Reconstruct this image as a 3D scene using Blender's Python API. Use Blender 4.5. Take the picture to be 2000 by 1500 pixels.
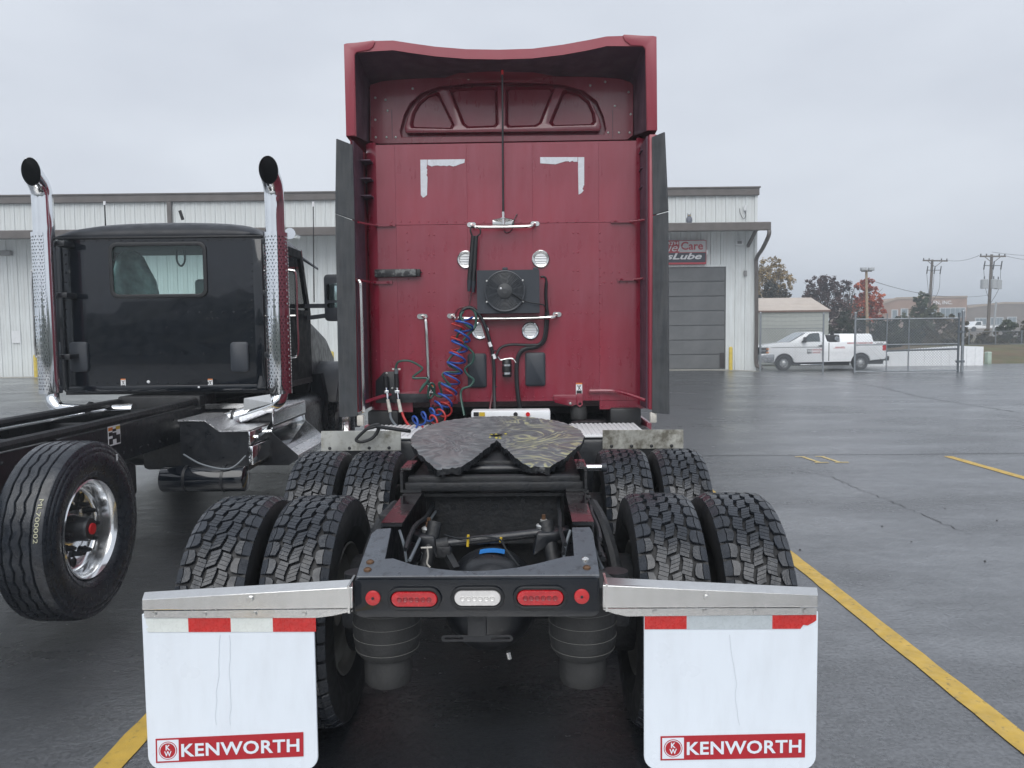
import bpy, bmesh, math, random
from mathutils import Vector, Matrix
from mathutils.geometry import tessellate_polygon, delaunay_2d_cdt
for _o in list(bpy.data.objects): bpy.data.objects.remove(_o)
PI = math.pi
SC = bpy.context.scene
COL = SC.collection
rnd = random.Random(7)

# ------------------------------------------------------------------ camera
CAM_H, FPX, PITCH, ROLL = 1.72, 1500.0, math.atan(100 / 1500.0), math.radians(0.65)
def _camaxes():
    cp, sp, cr, sr = math.cos(PITCH), math.sin(PITCH), math.cos(ROLL), math.sin(ROLL)
    fw = Vector((0, cp, -sp)); u0 = Vector((0, sp, cp)); r0 = Vector((1, 0, 0))
    return fw, r0 * cr - u0 * sr, u0 * cr + r0 * sr
FW, RT, UP = _camaxes()
cd = bpy.data.cameras.new('camera'); cam = bpy.data.objects.new('camera', cd); COL.objects.link(cam)
cd.sensor_width = 36; cd.lens = 36 * FPX / 2000; cd.clip_start = 0.05; cd.clip_end = 3000
m3 = Matrix((RT, UP, -FW)).transposed()
cam.matrix_world = Matrix.Translation((0, 0, CAM_H)) @ m3.to_4x4()
SC.camera = cam

# ------------------------------------------------------------------ sky, sun, exposure
SUN_EL, SUN_AZ = math.radians(50), math.radians(188)      # soft light from behind the camera, azimuth clockwise from +Y
wd = bpy.data.worlds.new('World'); SC.world = wd; wd.use_nodes = True
nt = wd.node_tree; nt.nodes.clear()
def wn(t, **k):
    n = nt.nodes.new(t)
    for a, b in k.items(): setattr(n, a, b)
    return n
sky = wn('ShaderNodeTexSky', sky_type='NISHITA', sun_disc=False, sun_elevation=SUN_EL, sun_rotation=SUN_AZ, air_density=2.0, dust_density=6.0, ozone_density=1.0)
skm = wn('ShaderNodeVectorMath', operation='SCALE'); skm.inputs['Scale'].default_value = 0.035
nt.links.new(sky.outputs[0], skm.inputs[0])
tc = wn('ShaderNodeTexCoord')
mp = wn('ShaderNodeMapping'); mp.inputs['Scale'].default_value = (1.3, 1.3, 3.4); nt.links.new(tc.outputs['Generated'], mp.inputs[0])
nz = wn('ShaderNodeTexNoise'); nz.inputs['Scale'].default_value = 1.5; nz.inputs['Detail'].default_value = 5; nz.inputs['Roughness'].default_value = 0.5
nt.links.new(mp.outputs[0], nz.inputs['Vector'])
rp = wn('ShaderNodeValToRGB')
rp.color_ramp.elements[0].position = 0.36; rp.color_ramp.elements[0].color = (0.395, 0.422, 0.476, 1)
rp.color_ramp.elements[1].position = 0.66; rp.color_ramp.elements[1].color = (0.475, 0.505, 0.556, 1)
nt.links.new(nz.outputs['Fac'], rp.inputs[0])
mx = wn('ShaderNodeMix', data_type='RGBA'); mx.inputs[0].default_value = 0.93
nt.links.new(skm.outputs[0], mx.inputs[6]); nt.links.new(rp.outputs[0], mx.inputs[7])
bg = wn('ShaderNodeBackground'); bg.inputs[1].default_value = 1.0
nt.links.new(mx.outputs[2], bg.inputs[0])
wo = wn('ShaderNodeOutputWorld'); nt.links.new(bg.outputs[0], wo.inputs[0])
ld = bpy.data.lights.new('sun', 'SUN'); ld.energy = 1.5; ld.angle = math.radians(60); ld.color = (1.0, 0.985, 0.96)
sun = bpy.data.objects.new('sun', ld); COL.objects.link(sun)
sdir = Vector((math.sin(SUN_AZ) * math.cos(SUN_EL), math.cos(SUN_AZ) * math.cos(SUN_EL), math.sin(SUN_EL)))
sun.rotation_euler = sdir.to_track_quat('Z', 'Y').to_euler(); sun.location = (0, -10, 30)
SC.view_settings.view_transform = 'Standard'; SC.view_settings.look = 'None'
SC.view_settings.exposure = 0.8; SC.view_settings.gamma = 1.0; SC.view_settings.use_curve_mapping = False
SC.render.engine = 'CYCLES'; SC.cycles.max_bounces = 8; SC.cycles.use_denoising = True
SC.cycles.volume_step_rate = 4; SC.cycles.volume_bounces = 0

# ------------------------------------------------------------------ helpers
class Frame:
    """A thing's own axes: origin on the ground, turned about Z; at() finds where a sight line meets one of its planes."""
    def __init__(s, x=0, y=0, z=0, th=0):
        s.o = Vector((x, y, z)); s.th = th; c, n = math.cos(-th), math.sin(-th)
        s.rot = lambda v: Vector((v[0] * c - v[1] * n, v[0] * n + v[1] * c, v[2]))
        s.c = s.rot(Vector((0, 0, CAM_H)) - s.o)
    def ray(s, u, v): return s.rot(FW + RT * ((u - 1000) / FPX) + UP * ((750 - v) / FPX))
    def at(s, u, v, y):
        d = s.ray(u, v); return s.c + d * ((y - s.c.y) / d.y)
    def gz(s, u, v, z=0.0):
        d = s.ray(u, v); return s.c + d * ((z - s.c.z) / d.z)
    def ax(s, u, v, x):
        d = s.ray(u, v); return s.c + d * ((x - s.c.x) / d.x)
W = Frame()

def tag(o, label=None, cat=None, group=None, kind=None):
    for k, v in (('label', label), ('category', cat), ('group', group), ('kind', kind)):
        if v: o[k] = v
    return o
def thing(name, label, cat, fr=W, group=None):
    o = bpy.data.objects.new(name, None); COL.objects.link(o); o.empty_display_size = 0.2
    o.location = fr.o; o.rotation_euler = (0, 0, fr.th)
    return tag(o, label, cat, group)
def thing_at(name, label, cat, loc, group=None, th=0):
    return thing(name, label, cat, Frame(loc[0], loc[1], loc[2], th), group)

class MB:
    def __init__(s): s.v = []; s.f = []
    def add(s, vs, fs):
        n = len(s.v); s.v += [tuple(p) for p in vs]; s.f += [tuple(i + n for i in f) for f in fs]; return s
    def box(s, x0, x1, y0, y1, z0, z1):
        return s.add([(x, y, z) for x in (x0, x1) for y in (y0, y1) for z in (z0, z1)],
                     [(0, 1, 3, 2), (4, 6, 7, 5), (0, 4, 5, 1), (2, 3, 7, 6), (0, 2, 6, 4), (1, 5, 7, 3)])
    def cbox(s, c, d): return s.box(c[0] - d[0] / 2, c[0] + d[0] / 2, c[1] - d[1] / 2, c[1] + d[1] / 2, c[2] - d[2] / 2, c[2] + d[2] / 2)
    def bar(s, p0, p1, w, h, up=(0, 0, 1)):
        p0, p1 = Vector(p0), Vector(p1); d = (p1 - p0).normalized(); u = Vector(up)
        if abs(d.dot(u)) > 0.98: u = Vector((0, 1, 0))
        a = d.cross(u).normalized() * (w / 2); b = a.cross(d).normalized() * (h / 2)
        vs = [p + i * a + j * b for p in (p0, p1) for i, j in ((-1, -1), (1, -1), (1, 1), (-1, 1))]
        return s.add(vs, [(0, 3, 2, 1), (4, 5, 6, 7), (0, 1, 5, 4), (1, 2, 6, 5), (2, 3, 7, 6), (3, 0, 4, 7)])
    def cyl(s, p0, p1, r0, r1=None, n=16, caps=True):
        r1 = r0 if r1 is None else r1
        p0, p1 = Vector(p0), Vector(p1); d = (p1 - p0).normalized()
        a = d.orthogonal().normalized(); b = d.cross(a)
        ring = lambda p, r: [p + (a * math.cos(2 * PI * i / n) + b * math.sin(2 * PI * i / n)) * r for i in range(n)]
        fs = [(i, (i + 1) % n, n + (i + 1) % n, n + i) for i in range(n)]
        if caps: fs += [tuple(range(n))[::-1], tuple(range(n, 2 * n))]
        return s.add(ring(p0, r0) + ring(p1, r1), fs)
    def tube(s, pts, r, n=8, closed=False, caps=True):
        pts = [Vector(p) for p in pts]; m = len(pts); rs = r if isinstance(r, (list, tuple)) else [r] * m
        vs = []; pa = None
        for i, p in enumerate(pts):
            t = (pts[(i + 1) % m] - pts[i - 1]) if closed else (pts[min(i + 1, m - 1)] - pts[max(i - 1, 0)])
            t = t.normalized() if t.length > 1e-9 else Vector((0, 0, 1))
            a = t.orthogonal().normalized() if pa is None else (pa - t * pa.dot(t))
            a = a.normalized() if a.length > 1e-6 else t.orthogonal().normalized()
            pa = a; b = t.cross(a)
            vs += [p + (a * math.cos(2 * PI * k / n) + b * math.sin(2 * PI * k / n)) * rs[i] for k in range(n)]
        fs = []
        for i in range(m if closed else m - 1):
            j = (i + 1) % m
            fs += [(i * n + k, i * n + (k + 1) % n, j * n + (k + 1) % n, j * n + k) for k in range(n)]
        if caps and not closed: fs += [tuple(range(n))[::-1], tuple(range((m - 1) * n, m * n))]
        return s.add(vs, fs)
    def lathe(s, prof, o=(0, 0, 0), axis='x', n=32):
        o = Vector(o); m = len(prof); vs = []
        for i in range(n):
            c, q = math.cos(2 * PI * i / n), math.sin(2 * PI * i / n)
            for t, r in prof:
                vs.append(o + Vector({'x': (t, r * c, r * q), 'y': (r * c, t, r * q), 'z': (r * c, r * q, t)}[axis]))
        fs = [(i * m + k, i * m + k + 1, ((i + 1) % n) * m + k + 1, ((i + 1) % n) * m + k) for i in range(n) for k in range(m - 1)]
        return s.add(vs, fs)
    def plate(s, outer, holes=(), fn=None, t0=0.0, t1=0.01, back=True):
        """polygon (with holes) in 2D, fn(a, b, t) -> point; a slab between t0 and t1"""
        loops = [list(outer)] + [list(h) for h in holes]
        flat = [p for l in loops for p in l]; n = len(flat); fs = []
        if holes:
            ed = []; k = 0
            for l in loops: ed += [(k + i, k + (i + 1) % len(l)) for i in range(len(l))]; k += len(l)
            cv, _e, cf, ov, _oe, _of = delaunay_2d_cdt([Vector(p) for p in flat], ed, [], 1, 1e-7)
            loc = []; 
            for i, o_ in enumerate(ov):
                if o_: loc.append(o_[0])
                else: flat.append((cv[i].x, cv[i].y)); loc.append(len(flat) - 1)
            n = len(flat)
            def inside(p, l):
                r = False
                for i in range(len(l)):
                    (x0, y0), (x1, y1) = l[i - 1], l[i]
                    if (y0 > p[1]) != (y1 > p[1]) and p[0] < (x1 - x0) * (p[1] - y0) / (y1 - y0) + x0: r = not r
                return r
            tri = []
            for f in cf:
                q = [flat[loc[i]] for i in f]; c = (sum(p[0] for p in q) / 3, sum(p[1] for p in q) / 3)
                if inside(c, loops[0]) and not any(inside(c, h) for h in loops[1:]): tri.append(tuple(loc[i] for i in f))
        else: tri = tessellate_polygon([[Vector((a, b, 0)) for a, b in loops[0]]])
        for t in tri:
            a, b, c = (Vector(flat[i]) for i in t)
            if (b - a).cross(c - a) < 0: t = (t[0], t[2], t[1])
            fs.append(tuple(i + n for i in t))
            if back: fs.append(tuple(t[::-1]))
        k = 0
        for l in loops:
            q = len(l); fs += [(k + i, k + (i + 1) % q, n + k + (i + 1) % q, n + k + i) for i in range(q)]; k += q
        return s.add([fn(a, b, t0) for a, b in flat] + [fn(a, b, t1) for a, b in flat], fs)
    def loft(s, rings, closed=True, caps=True):
        n = len(rings[0]); vs = [p for r in rings for p in r]; fs = []
        for i in range(len(rings) - 1):
            for k in range(n if closed else n - 1):
                fs.append((i * n + k, i * n + (k + 1) % n, (i + 1) * n + (k + 1) % n, (i + 1) * n + k))
        if caps and closed: fs += [tuple(range(n))[::-1], tuple(range((len(rings) - 1) * n, len(rings) * n))]
        return s.add(vs, fs)
    def ball(s, c, r, n=8, m=5, sq=(1, 1, 1)):
        c = Vector(c); vs = [c + Vector((0, 0, -r * sq[2]))]
        for j in range(1, m):
            a = -PI / 2 + PI * j / m
            vs += [c + Vector((r * sq[0] * math.cos(a) * math.cos(2 * PI * i / n), r * sq[1] * math.cos(a) * math.sin(2 * PI * i / n), r * sq[2] * math.sin(a))) for i in range(n)]
        vs.append(c + Vector((0, 0, r * sq[2]))); L = len(vs) - 1
        fs = [(0, 1 + (i + 1) % n, 1 + i) for i in range(n)]
        for j in range(m - 2): fs += [(1 + j * n + i, 1 + j * n + (i + 1) % n, 1 + (j + 1) * n + (i + 1) % n, 1 + (j + 1) * n + i) for i in range(n)]
        fs += [(1 + (m - 2) * n + i, 1 + (m - 2) * n + (i + 1) % n, L) for i in range(n)]
        return s.add(vs, fs)
    def mesh(s, name, smooth=35, bev=0, seg=2, fix=True):
        me = bpy.data.meshes.new(name); me.from_pydata(s.v, [], s.f)
        if fix or bev:
            bm = bmesh.new(); bm.from_mesh(me)
            if fix: bmesh.ops.recalc_face_normals(bm, faces=bm.faces)
            if bev:
                es = [e for e in bm.edges if len(e.link_faces) == 2 and e.calc_face_angle(0) > 0.6]
                bmesh.ops.bevel(bm, geom=es, offset=bev, segments=seg, profile=0.5, affect='EDGES', clamp_overlap=True)
            bm.to_mesh(me); bm.free()
        if smooth:
            me.shade_smooth(); me.set_sharp_from_angle(angle=math.radians(smooth))
        return me
    def build(s, name, mat, parent=None, smooth=35, bev=0, seg=2, fix=True, label=None):
        """one mesh object; its verts are in the top thing's axes, its origin moves to its middle"""
        me = s.mesh(name, smooth, bev, seg, fix)
        if mat: me.materials.append(mat)
        o = bpy.data.objects.new(name, me); COL.objects.link(o)
        xs = [v.co for v in me.vertices]
        c = Vector([(min(p[i] for p in xs) + max(p[i] for p in xs)) / 2 for i in range(3)])
        me.transform(Matrix.Translation(-c))
        base = Vector((0, 0, 0)); p = parent
        while p is not None and p.type == 'MESH': base += p.location; p = p.parent
        o.location = c - base
        if parent is not None: o.parent = parent
        if label: o['label'] = label
        return o
def inst(src, parent, loc, name=None, rot=None):
    o = src.copy(); o.name = name or src.name.split('.')[0]; COL.objects.link(o); o.parent = parent; o.location = loc
    if rot is not None: o.rotation_euler = rot
    return o
def copy_tree(o, parent=None):
    c = o.copy(); COL.objects.link(c); c.parent = parent
    for ch in list(o.children): copy_tree(ch, c)
    return c
def rrect(x0, x1, y0, y1, r, n=5):
    out = []
    for cx, cy, a0 in ((x1 - r, y1 - r, 0), (x0 + r, y1 - r, 90), (x0 + r, y0 + r, 180), (x1 - r, y0 + r, 270)):
        out += [(cx + r * math.cos(math.radians(a0 + 90 * i / n)), cy + r * math.sin(math.radians(a0 + 90 * i / n))) for i in range(n + 1)]
    return out
def circ(cx, cy, r, n=20): return [(cx + r * math.cos(2 * PI * i / n), cy + r * math.sin(2 * PI * i / n)) for i in range(n)]
def XZ(y, d=1): return lambda a, b, t: (a, y + d * t, b)      # plate in the XZ plane at depth y
def YZ(x, d=1): return lambda a, b, t: (x + d * t, a, b)
def XY(z, d=1): return lambda a, b, t: (a, b, z + d * t)
def smooth_path(pts, k=6):
    pts = [Vector(p) for p in pts]; out = []
    for i in range(len(pts) - 1):
        p0, p1, p2, p3 = pts[max(i - 1, 0)], pts[i], pts[i + 1], pts[min(i + 2, len(pts) - 1)]
        for j in range(k):
            t = j / k
            out.append(0.5 * ((2 * p1) + (p2 - p0) * t + (2 * p0 - 5 * p1 + 4 * p2 - p3) * t * t + (3 * p1 - p0 - 3 * p2 + p3) * t ** 3))
    out.append(pts[-1]); return out
def text_verts(txt, bold=0.0, shear=0.0, space=1.0, res=3):
    cu = bpy.data.curves.new('txt', 'FONT'); cu.body = txt; cu.size = 1; cu.offset = bold; cu.shear = shear; cu.space_character = space; cu.resolution_u = res
    ob = bpy.data.objects.new('txt', cu); COL.objects.link(ob)
    bpy.context.view_layer.update()
    dg = bpy.context.evaluated_depsgraph_get(); ev = ob.evaluated_get(dg); me = ev.to_mesh()
    vs = [(v.co.x, v.co.y) for v in me.vertices]; fs = [tuple(p.vertices) for p in me.polygons]
    ev.to_mesh_clear(); bpy.data.objects.remove(ob); bpy.data.curves.remove(cu)
    return vs, fs
def text_part(name, txt, mat, parent, fn, w=None, h=None, bold=0.0, shear=0.0, space=1.0, label=None):
    """fn(a, b) -> point; a in 0..w, b in 0..h"""
    vs, fs = text_verts(txt, bold, shear, space)
    x0, x1 = min(p[0] for p in vs), max(p[0] for p in vs); y0, y1 = min(p[1] for p in vs), max(p[1] for p in vs)
    sy = h / (y1 - y0); sx = (w / (x1 - x0)) if w else sy
    mb = MB(); mb.add([fn((x - x0) * sx, (y - y0) * sy) for x, y in vs], fs)
    return mb.build(name, mat, parent, smooth=0, fix=False, label=label)

# ------------------------------------------------------------------ materials
_M = {}
def mat(name, col=(0.5, 0.5, 0.5), rough=0.5, metal=0.0, var=0.12, vs=5.0, rv=0.12, bump=0.0, bs=60.0, coat=0.0, cr=0.08, spec=0.5,
        dirt=None, damt=0.0, ds=3.0, dscale=(1, 1, 1), dpos=0.5, dw=0.15, drough=None, trans=0.0, emit=None, estr=1.0, alpha=1.0, ior=1.5):
    if name in _M: return _M[name]
    m = bpy.data.materials.new(name); m.use_nodes = True; _M[name] = m
    t = m.node_tree; b = t.nodes['Principled BSDF']; L = t.links.new
    def N(k, **kw):
        n = t.nodes.new(k)
        for a, v in kw.items(): setattr(n, a, v)
        return n
    tc = N('ShaderNodeTexCoord'); obj = tc.outputs['Object']
    n1 = N('ShaderNodeTexNoise'); n1.inputs['Scale'].default_value = vs; n1.inputs['Detail'].default_value = 6; L(obj, n1.inputs['Vector'])
    r1 = N('ShaderNodeMapRange'); r1.inputs['From Min'].default_value = 0.3; r1.inputs['From Max'].default_value = 0.7
    r1.inputs['To Min'].default_value = 1 - var; r1.inputs['To Max'].default_value = 1 + var; L(n1.outputs['Fac'], r1.inputs[0])
    cm = N('ShaderNodeVectorMath', operation='SCALE'); cm.inputs[0].default_value = col; L(r1.outputs[0], cm.inputs['Scale'])
    cout = cm.outputs[0]
    r2 = N('ShaderNodeMapRange'); r2.inputs['From Min'].default_value = 0.3; r2.inputs['From Max'].default_value = 0.7
    r2.inputs['To Min'].default_value = max(0.02, rough - rv); r2.inputs['To Max'].default_value = min(1, rough + rv)
    n2 = N('ShaderNodeTexNoise'); n2.inputs['Scale'].default_value = vs * 2.3; n2.inputs['Detail'].default_value = 4; L(obj, n2.inputs['Vector']); L(n2.outputs['Fac'], r2.inputs[0])
    rout = r2.outputs[0]
    if dirt is not None:
        mp = N('ShaderNodeMapping'); mp.inputs['Scale'].default_value = dscale; L(obj, mp.inputs[0])
        n3 = N('ShaderNodeTexNoise'); n3.inputs['Scale'].default_value = ds; n3.inputs['Detail'].default_value = 8; n3.inputs['Roughness'].default_value = 0.65; L(mp.outputs[0], n3.inputs['Vector'])
        r3 = N('ShaderNodeMapRange'); r3.inputs['From Min'].default_value = dpos - dw; r3.inputs['From Max'].default_value = dpos + dw; r3.inputs['To Max'].default_value = damt; L(n3.outputs['Fac'], r3.inputs[0])
        mxn = N('ShaderNodeMix', data_type='RGBA'); L(r3.outputs[0], mxn.inputs[0]); L(cout, mxn.inputs[6]); mxn.inputs[7].default_value = (*dirt, 1); cout = mxn.outputs[2]
        if drough is not None:
            mr = N('ShaderNodeMix', data_type='FLOAT'); L(r3.outputs[0], mr.inputs[0]); L(rout, mr.inputs[2]); mr.inputs[3].default_value = drough; rout = mr.outputs[0]
    L(cout, b.inputs['Base Color']); L(rout, b.inputs['Roughness'])
    b.inputs['Metallic'].default_value = metal; b.inputs['Specular IOR Level'].default_value = spec
    b.inputs['Coat Weight'].default_value = coat; b.inputs['Coat Roughness'].default_value = cr; b.inputs['IOR'].default_value = ior
    b.inputs['Transmission Weight'].default_value = trans; b.inputs['Alpha'].default_value = alpha
    if emit: b.inputs['Emission Color'].default_value = (*emit, 1); b.inputs['Emission Strength'].default_value = estr
    if bump:
        n4 = N('ShaderNodeTexNoise'); n4.inputs['Scale'].default_value = bs; n4.inputs['Detail'].default_value = 3; L(obj, n4.inputs['Vector'])
        bp = N('ShaderNodeBump'); bp.inputs['Strength'].default_value = bump; bp.inputs['Distance'].default_value = 0.01; L(n4.outputs['Fac'], bp.inputs['Height']); L(bp.outputs[0], b.inputs['Normal'])
    return m
def glass_mat(name, col, rough=0.03):
    if name in _M: return _M[name]
    m = bpy.data.materials.new(name); m.use_nodes = True; _M[name] = m
    t = m.node_tree; t.nodes.clear(); L = t.links.new
    tr = t.nodes.new('ShaderNodeBsdfTransparent'); tr.inputs[0].default_value = (*col, 1)
    gl = t.nodes.new('ShaderNodeBsdfGlossy'); gl.inputs['Roughness'].default_value = rough
    fr = t.nodes.new('ShaderNodeFresnel'); fr.inputs[0].default_value = 1.45
    mx = t.nodes.new('ShaderNodeMixShader'); L(fr.outputs[0], mx.inputs[0]); L(tr.outputs[0], mx.inputs[1]); L(gl.outputs[0], mx.inputs[2])
    o = t.nodes.new('ShaderNodeOutputMaterial'); L(mx.outputs[0], o.inputs[0]); return m
def flat(name, col, rough=0.5, **k): return mat(name, col, rough, var=k.pop('var', 0.06), **k)

RED = mat('red_truck_paint', (0.200, 0.006, 0.023), 0.30, var=0.20, vs=1.3, coat=1.0, cr=0.12, bump=0.10, bs=160, dirt=(0.25, 0.045, 0.08), damt=0.4, ds=6, dscale=(2.2, 1, 0.35), dpos=0.56, dw=0.2, drough=0.55)
RED_TRIM = mat('red_fairing_paint', (0.25, 0.026, 0.046), 0.42, var=0.08, vs=2, coat=0.35, cr=0.25)
SHADE_JOINT = mat('fairing_shade_and_joints', (0.075, 0.040, 0.060), 0.45, var=0.3, vs=3, dirt=(0.07, 0.05, 0.08), damt=0.5, ds=6, dscale=(3, 1, 1))  # shade inside the red fairings put into the colour; also joints and ribs
FLAPRUB = mat('weathered_rubber', (0.036, 0.041, 0.047), 0.6, var=0.25, vs=7, dirt=(0.10, 0.10, 0.10), damt=0.45, ds=9, dscale=(4, 4, 0.4), bump=0.2, bs=150)
BLACKP = mat('black_gloss_paint', (0.0035, 0.0055, 0.0095), 0.12, var=0.2, coat=0.7, cr=0.03, bump=0.35, bs=2.2, rv=0.08, spec=0.35)
DOORBLK = mat('dark_side_paint', (0.004, 0.005, 0.008), 0.5, var=0.2, spec=0.05)
BLACKROOF = mat('rain_wet_black_roof', (0.010, 0.012, 0.017), 0.45, var=0.3, vs=4, coat=0.12, cr=0.3, spec=0.3, bump=0.15, bs=120)
FRAME = mat('black_chassis_paint', (0.005, 0.007, 0.011), 0.38, var=0.3, vs=9, coat=0.25, cr=0.2, bump=0.12, bs=90, dirt=(0.020, 0.021, 0.023), damt=0.5, ds=8)
FRAMEDULL = mat('dusty_chassis_metal', (0.008, 0.010, 0.013), 0.55, var=0.35, vs=12, bump=0.3, bs=60, dirt=(0.026, 0.025, 0.025), damt=0.5, ds=14)
FRAMERED = mat('wet_black_rail_top', (0.012, 0.008, 0.010), 0.12, var=0.3, vs=12, coat=1.0, cr=0.08, bump=0.08, bs=30, dirt=(0.020, 0.020, 0.022), damt=0.9, ds=5, dw=0.08, dpos=0.56, drough=0.5)
ENDPAINT = mat('grey_black_end_plate', (0.060, 0.070, 0.085), 0.35, var=0.15, vs=6, coat=0.35, cr=0.2, dirt=(0.006, 0.007, 0.009), damt=0.6, ds=26, dpos=0.60, dw=0.05, bump=0.15, bs=140)
PLASTIC = mat('dark_grey_plastic', (0.026, 0.032, 0.042), 0.5, var=0.12, bump=0.1, bs=200)
TYRE = mat('wet_tyre_rubber', (0.016, 0.0195, 0.026), 0.30, var=0.3, vs=14, rv=0.16, bump=0.15, bs=120, spec=0.55)
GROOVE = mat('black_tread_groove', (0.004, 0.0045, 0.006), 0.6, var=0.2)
TYREWALL = mat('tyre_sidewall_rubber', (0.007, 0.008, 0.010), 0.5, var=0.25, vs=8, dirt=(0.035, 0.033, 0.03), damt=0.4, ds=6)
CHROME = mat('polished_chrome', (0.80, 0.82, 0.84), 0.05, 1.0, var=0.04, rv=0.03)
ALU = mat('polished_aluminium', (0.72, 0.74, 0.76), 0.14, 1.0, var=0.08, rv=0.07, vs=9)
STEEL = mat('brushed_stainless', (0.74, 0.74, 0.73), 0.17, 1.0, var=0.05, vs=3, rv=0.04, dirt=(0.50, 0.48, 0.45), damt=0.35, ds=7, dscale=(3, 3, 0.25), dw=0.25)
PLATE = mat('stained_stainless_plate', (0.60, 0.61, 0.58), 0.42, 0.85, var=0.10, vs=6, dirt=(0.20, 0.19, 0.15), damt=0.8, ds=9, dpos=0.60, dw=0.10, drough=0.75)
PLATE_OLD = mat('mottled_stainless_plate', (0.52, 0.52, 0.48), 0.48, 0.7, var=0.15, vs=8, dirt=(0.11, 0.10, 0.075), damt=0.85, ds=11, dpos=0.50, dw=0.12, drough=0.8)
FLAPW = mat('white_flap_plastic', (0.72, 0.78, 0.85), 0.32, var=0.03, vs=2, rv=0.08, dirt=(0.54, 0.57, 0.61), damt=0.28, ds=5, dscale=(2.5, 1, 0.6), dpos=0.62, dw=0.16)
WHITE = flat('white_enamel', (0.72, 0.74, 0.76), 0.35)
WHITEGRIME = mat('grimy_white_paint', (0.66, 0.68, 0.70), 0.4, var=0.06, dirt=(0.3, 0.3, 0.28), damt=0.35, ds=5, dpos=0.6)
LOGORED = flat('logo_red_ink', (0.40, 0.012, 0.022), 0.4)
TAPERED = mat('reflective_red_tape', (0.50, 0.014, 0.012), 0.3, var=0.12, vs=40, coat=0.5)
TAPEWHITE = mat('reflective_white_tape', (0.66, 0.70, 0.68), 0.3, var=0.05, vs=30, coat=0.5)
TAPEGREY = mat('reflective_grey_tape', (0.45, 0.50, 0.53), 0.3, var=0.06, vs=30, coat=0.4)
LENSRED = mat('red_lamp_lens', (0.42, 0.004, 0.010), 0.22, var=0.25, vs=40, coat=1.0, cr=0.05)
LENSCLEAR = mat('clear_lamp_lens', (0.62, 0.61, 0.60), 0.25, var=0.10, vs=30, coat=1.0, cr=0.05)
BULB = mat('lamp_reflector_bowl', (0.75, 0.74, 0.72), 0.2, 0.4, var=0.15, vs=60)
BLACKRUB = mat('black_rubber', (0.010, 0.011, 0.013), 0.45, var=0.15)
BAG = mat('dusty_air_spring_rubber', (0.020, 0.021, 0.022), 0.6, var=0.25, vs=12, bump=0.2, bs=80, dirt=(0.045, 0.045, 0.045), damt=0.5, ds=7)
RINGW = flat('pale_scuffed_ring', (0.16, 0.16, 0.15), 0.7)
RUST = mat('rusty_bolt', (0.10, 0.055, 0.03), 0.6, 0.4, var=0.4, vs=40)
ZINC = mat('zinc_washer', (0.55, 0.56, 0.55), 0.4, 0.7, var=0.2, vs=40)
TAPEFOIL = mat('pale_adhesive_tape', (0.60, 0.63, 0.68), 0.45, var=0.08, vs=20, dirt=(0.35, 0.35, 0.38), damt=0.4, ds=25)
HOSEB = mat('blue_air_hose', (0.015, 0.065, 0.30), 0.35, var=0.1)
HOSER = mat('red_air_hose', (0.42, 0.03, 0.03), 0.38, var=0.1)
HOSEG = mat('green_electric_hose', (0.018, 0.07, 0.055), 0.42, var=0.15)
HOSEK = mat('black_hose', (0.012, 0.014, 0.017), 0.45, var=0.2)
HOSEGREY = flat('grey_hose', (0.13, 0.15, 0.17), 0.5)
GRIPW = mat('dirty_white_grip', (0.50, 0.48, 0.44), 0.5, var=0.15, vs=40)
YELLOW = flat('yellow_plastic', (0.55, 0.38, 0.03), 0.45)
BLUEST = flat('blue_sticker', (0.03, 0.22, 0.62), 0.4)
ORANGE = flat('orange_ink', (0.62, 0.18, 0.02), 0.5)
INK = flat('black_ink', (0.015, 0.015, 0.018), 0.5)
REDCAP = flat('red_cap', (0.55, 0.01, 0.015), 0.35)
NAVYINK = flat('navy_sign_paint', (0.025, 0.028, 0.045), 0.45)
SIGNRED = flat('sign_red', (0.38, 0.03, 0.045), 0.5)
SIGNGREY = flat('sign_grey', (0.45, 0.45, 0.46), 0.5)
GLASS = glass_mat('green_tinted_glass', (0.86, 0.97, 0.95))
GLASSC = glass_mat('clear_glass', (0.95, 0.97, 0.97))
MIRROR = mat('mirror_glass', (0.55, 0.72, 0.72), 0.04, 1.0, var=0.02, rv=0.02)
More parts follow.
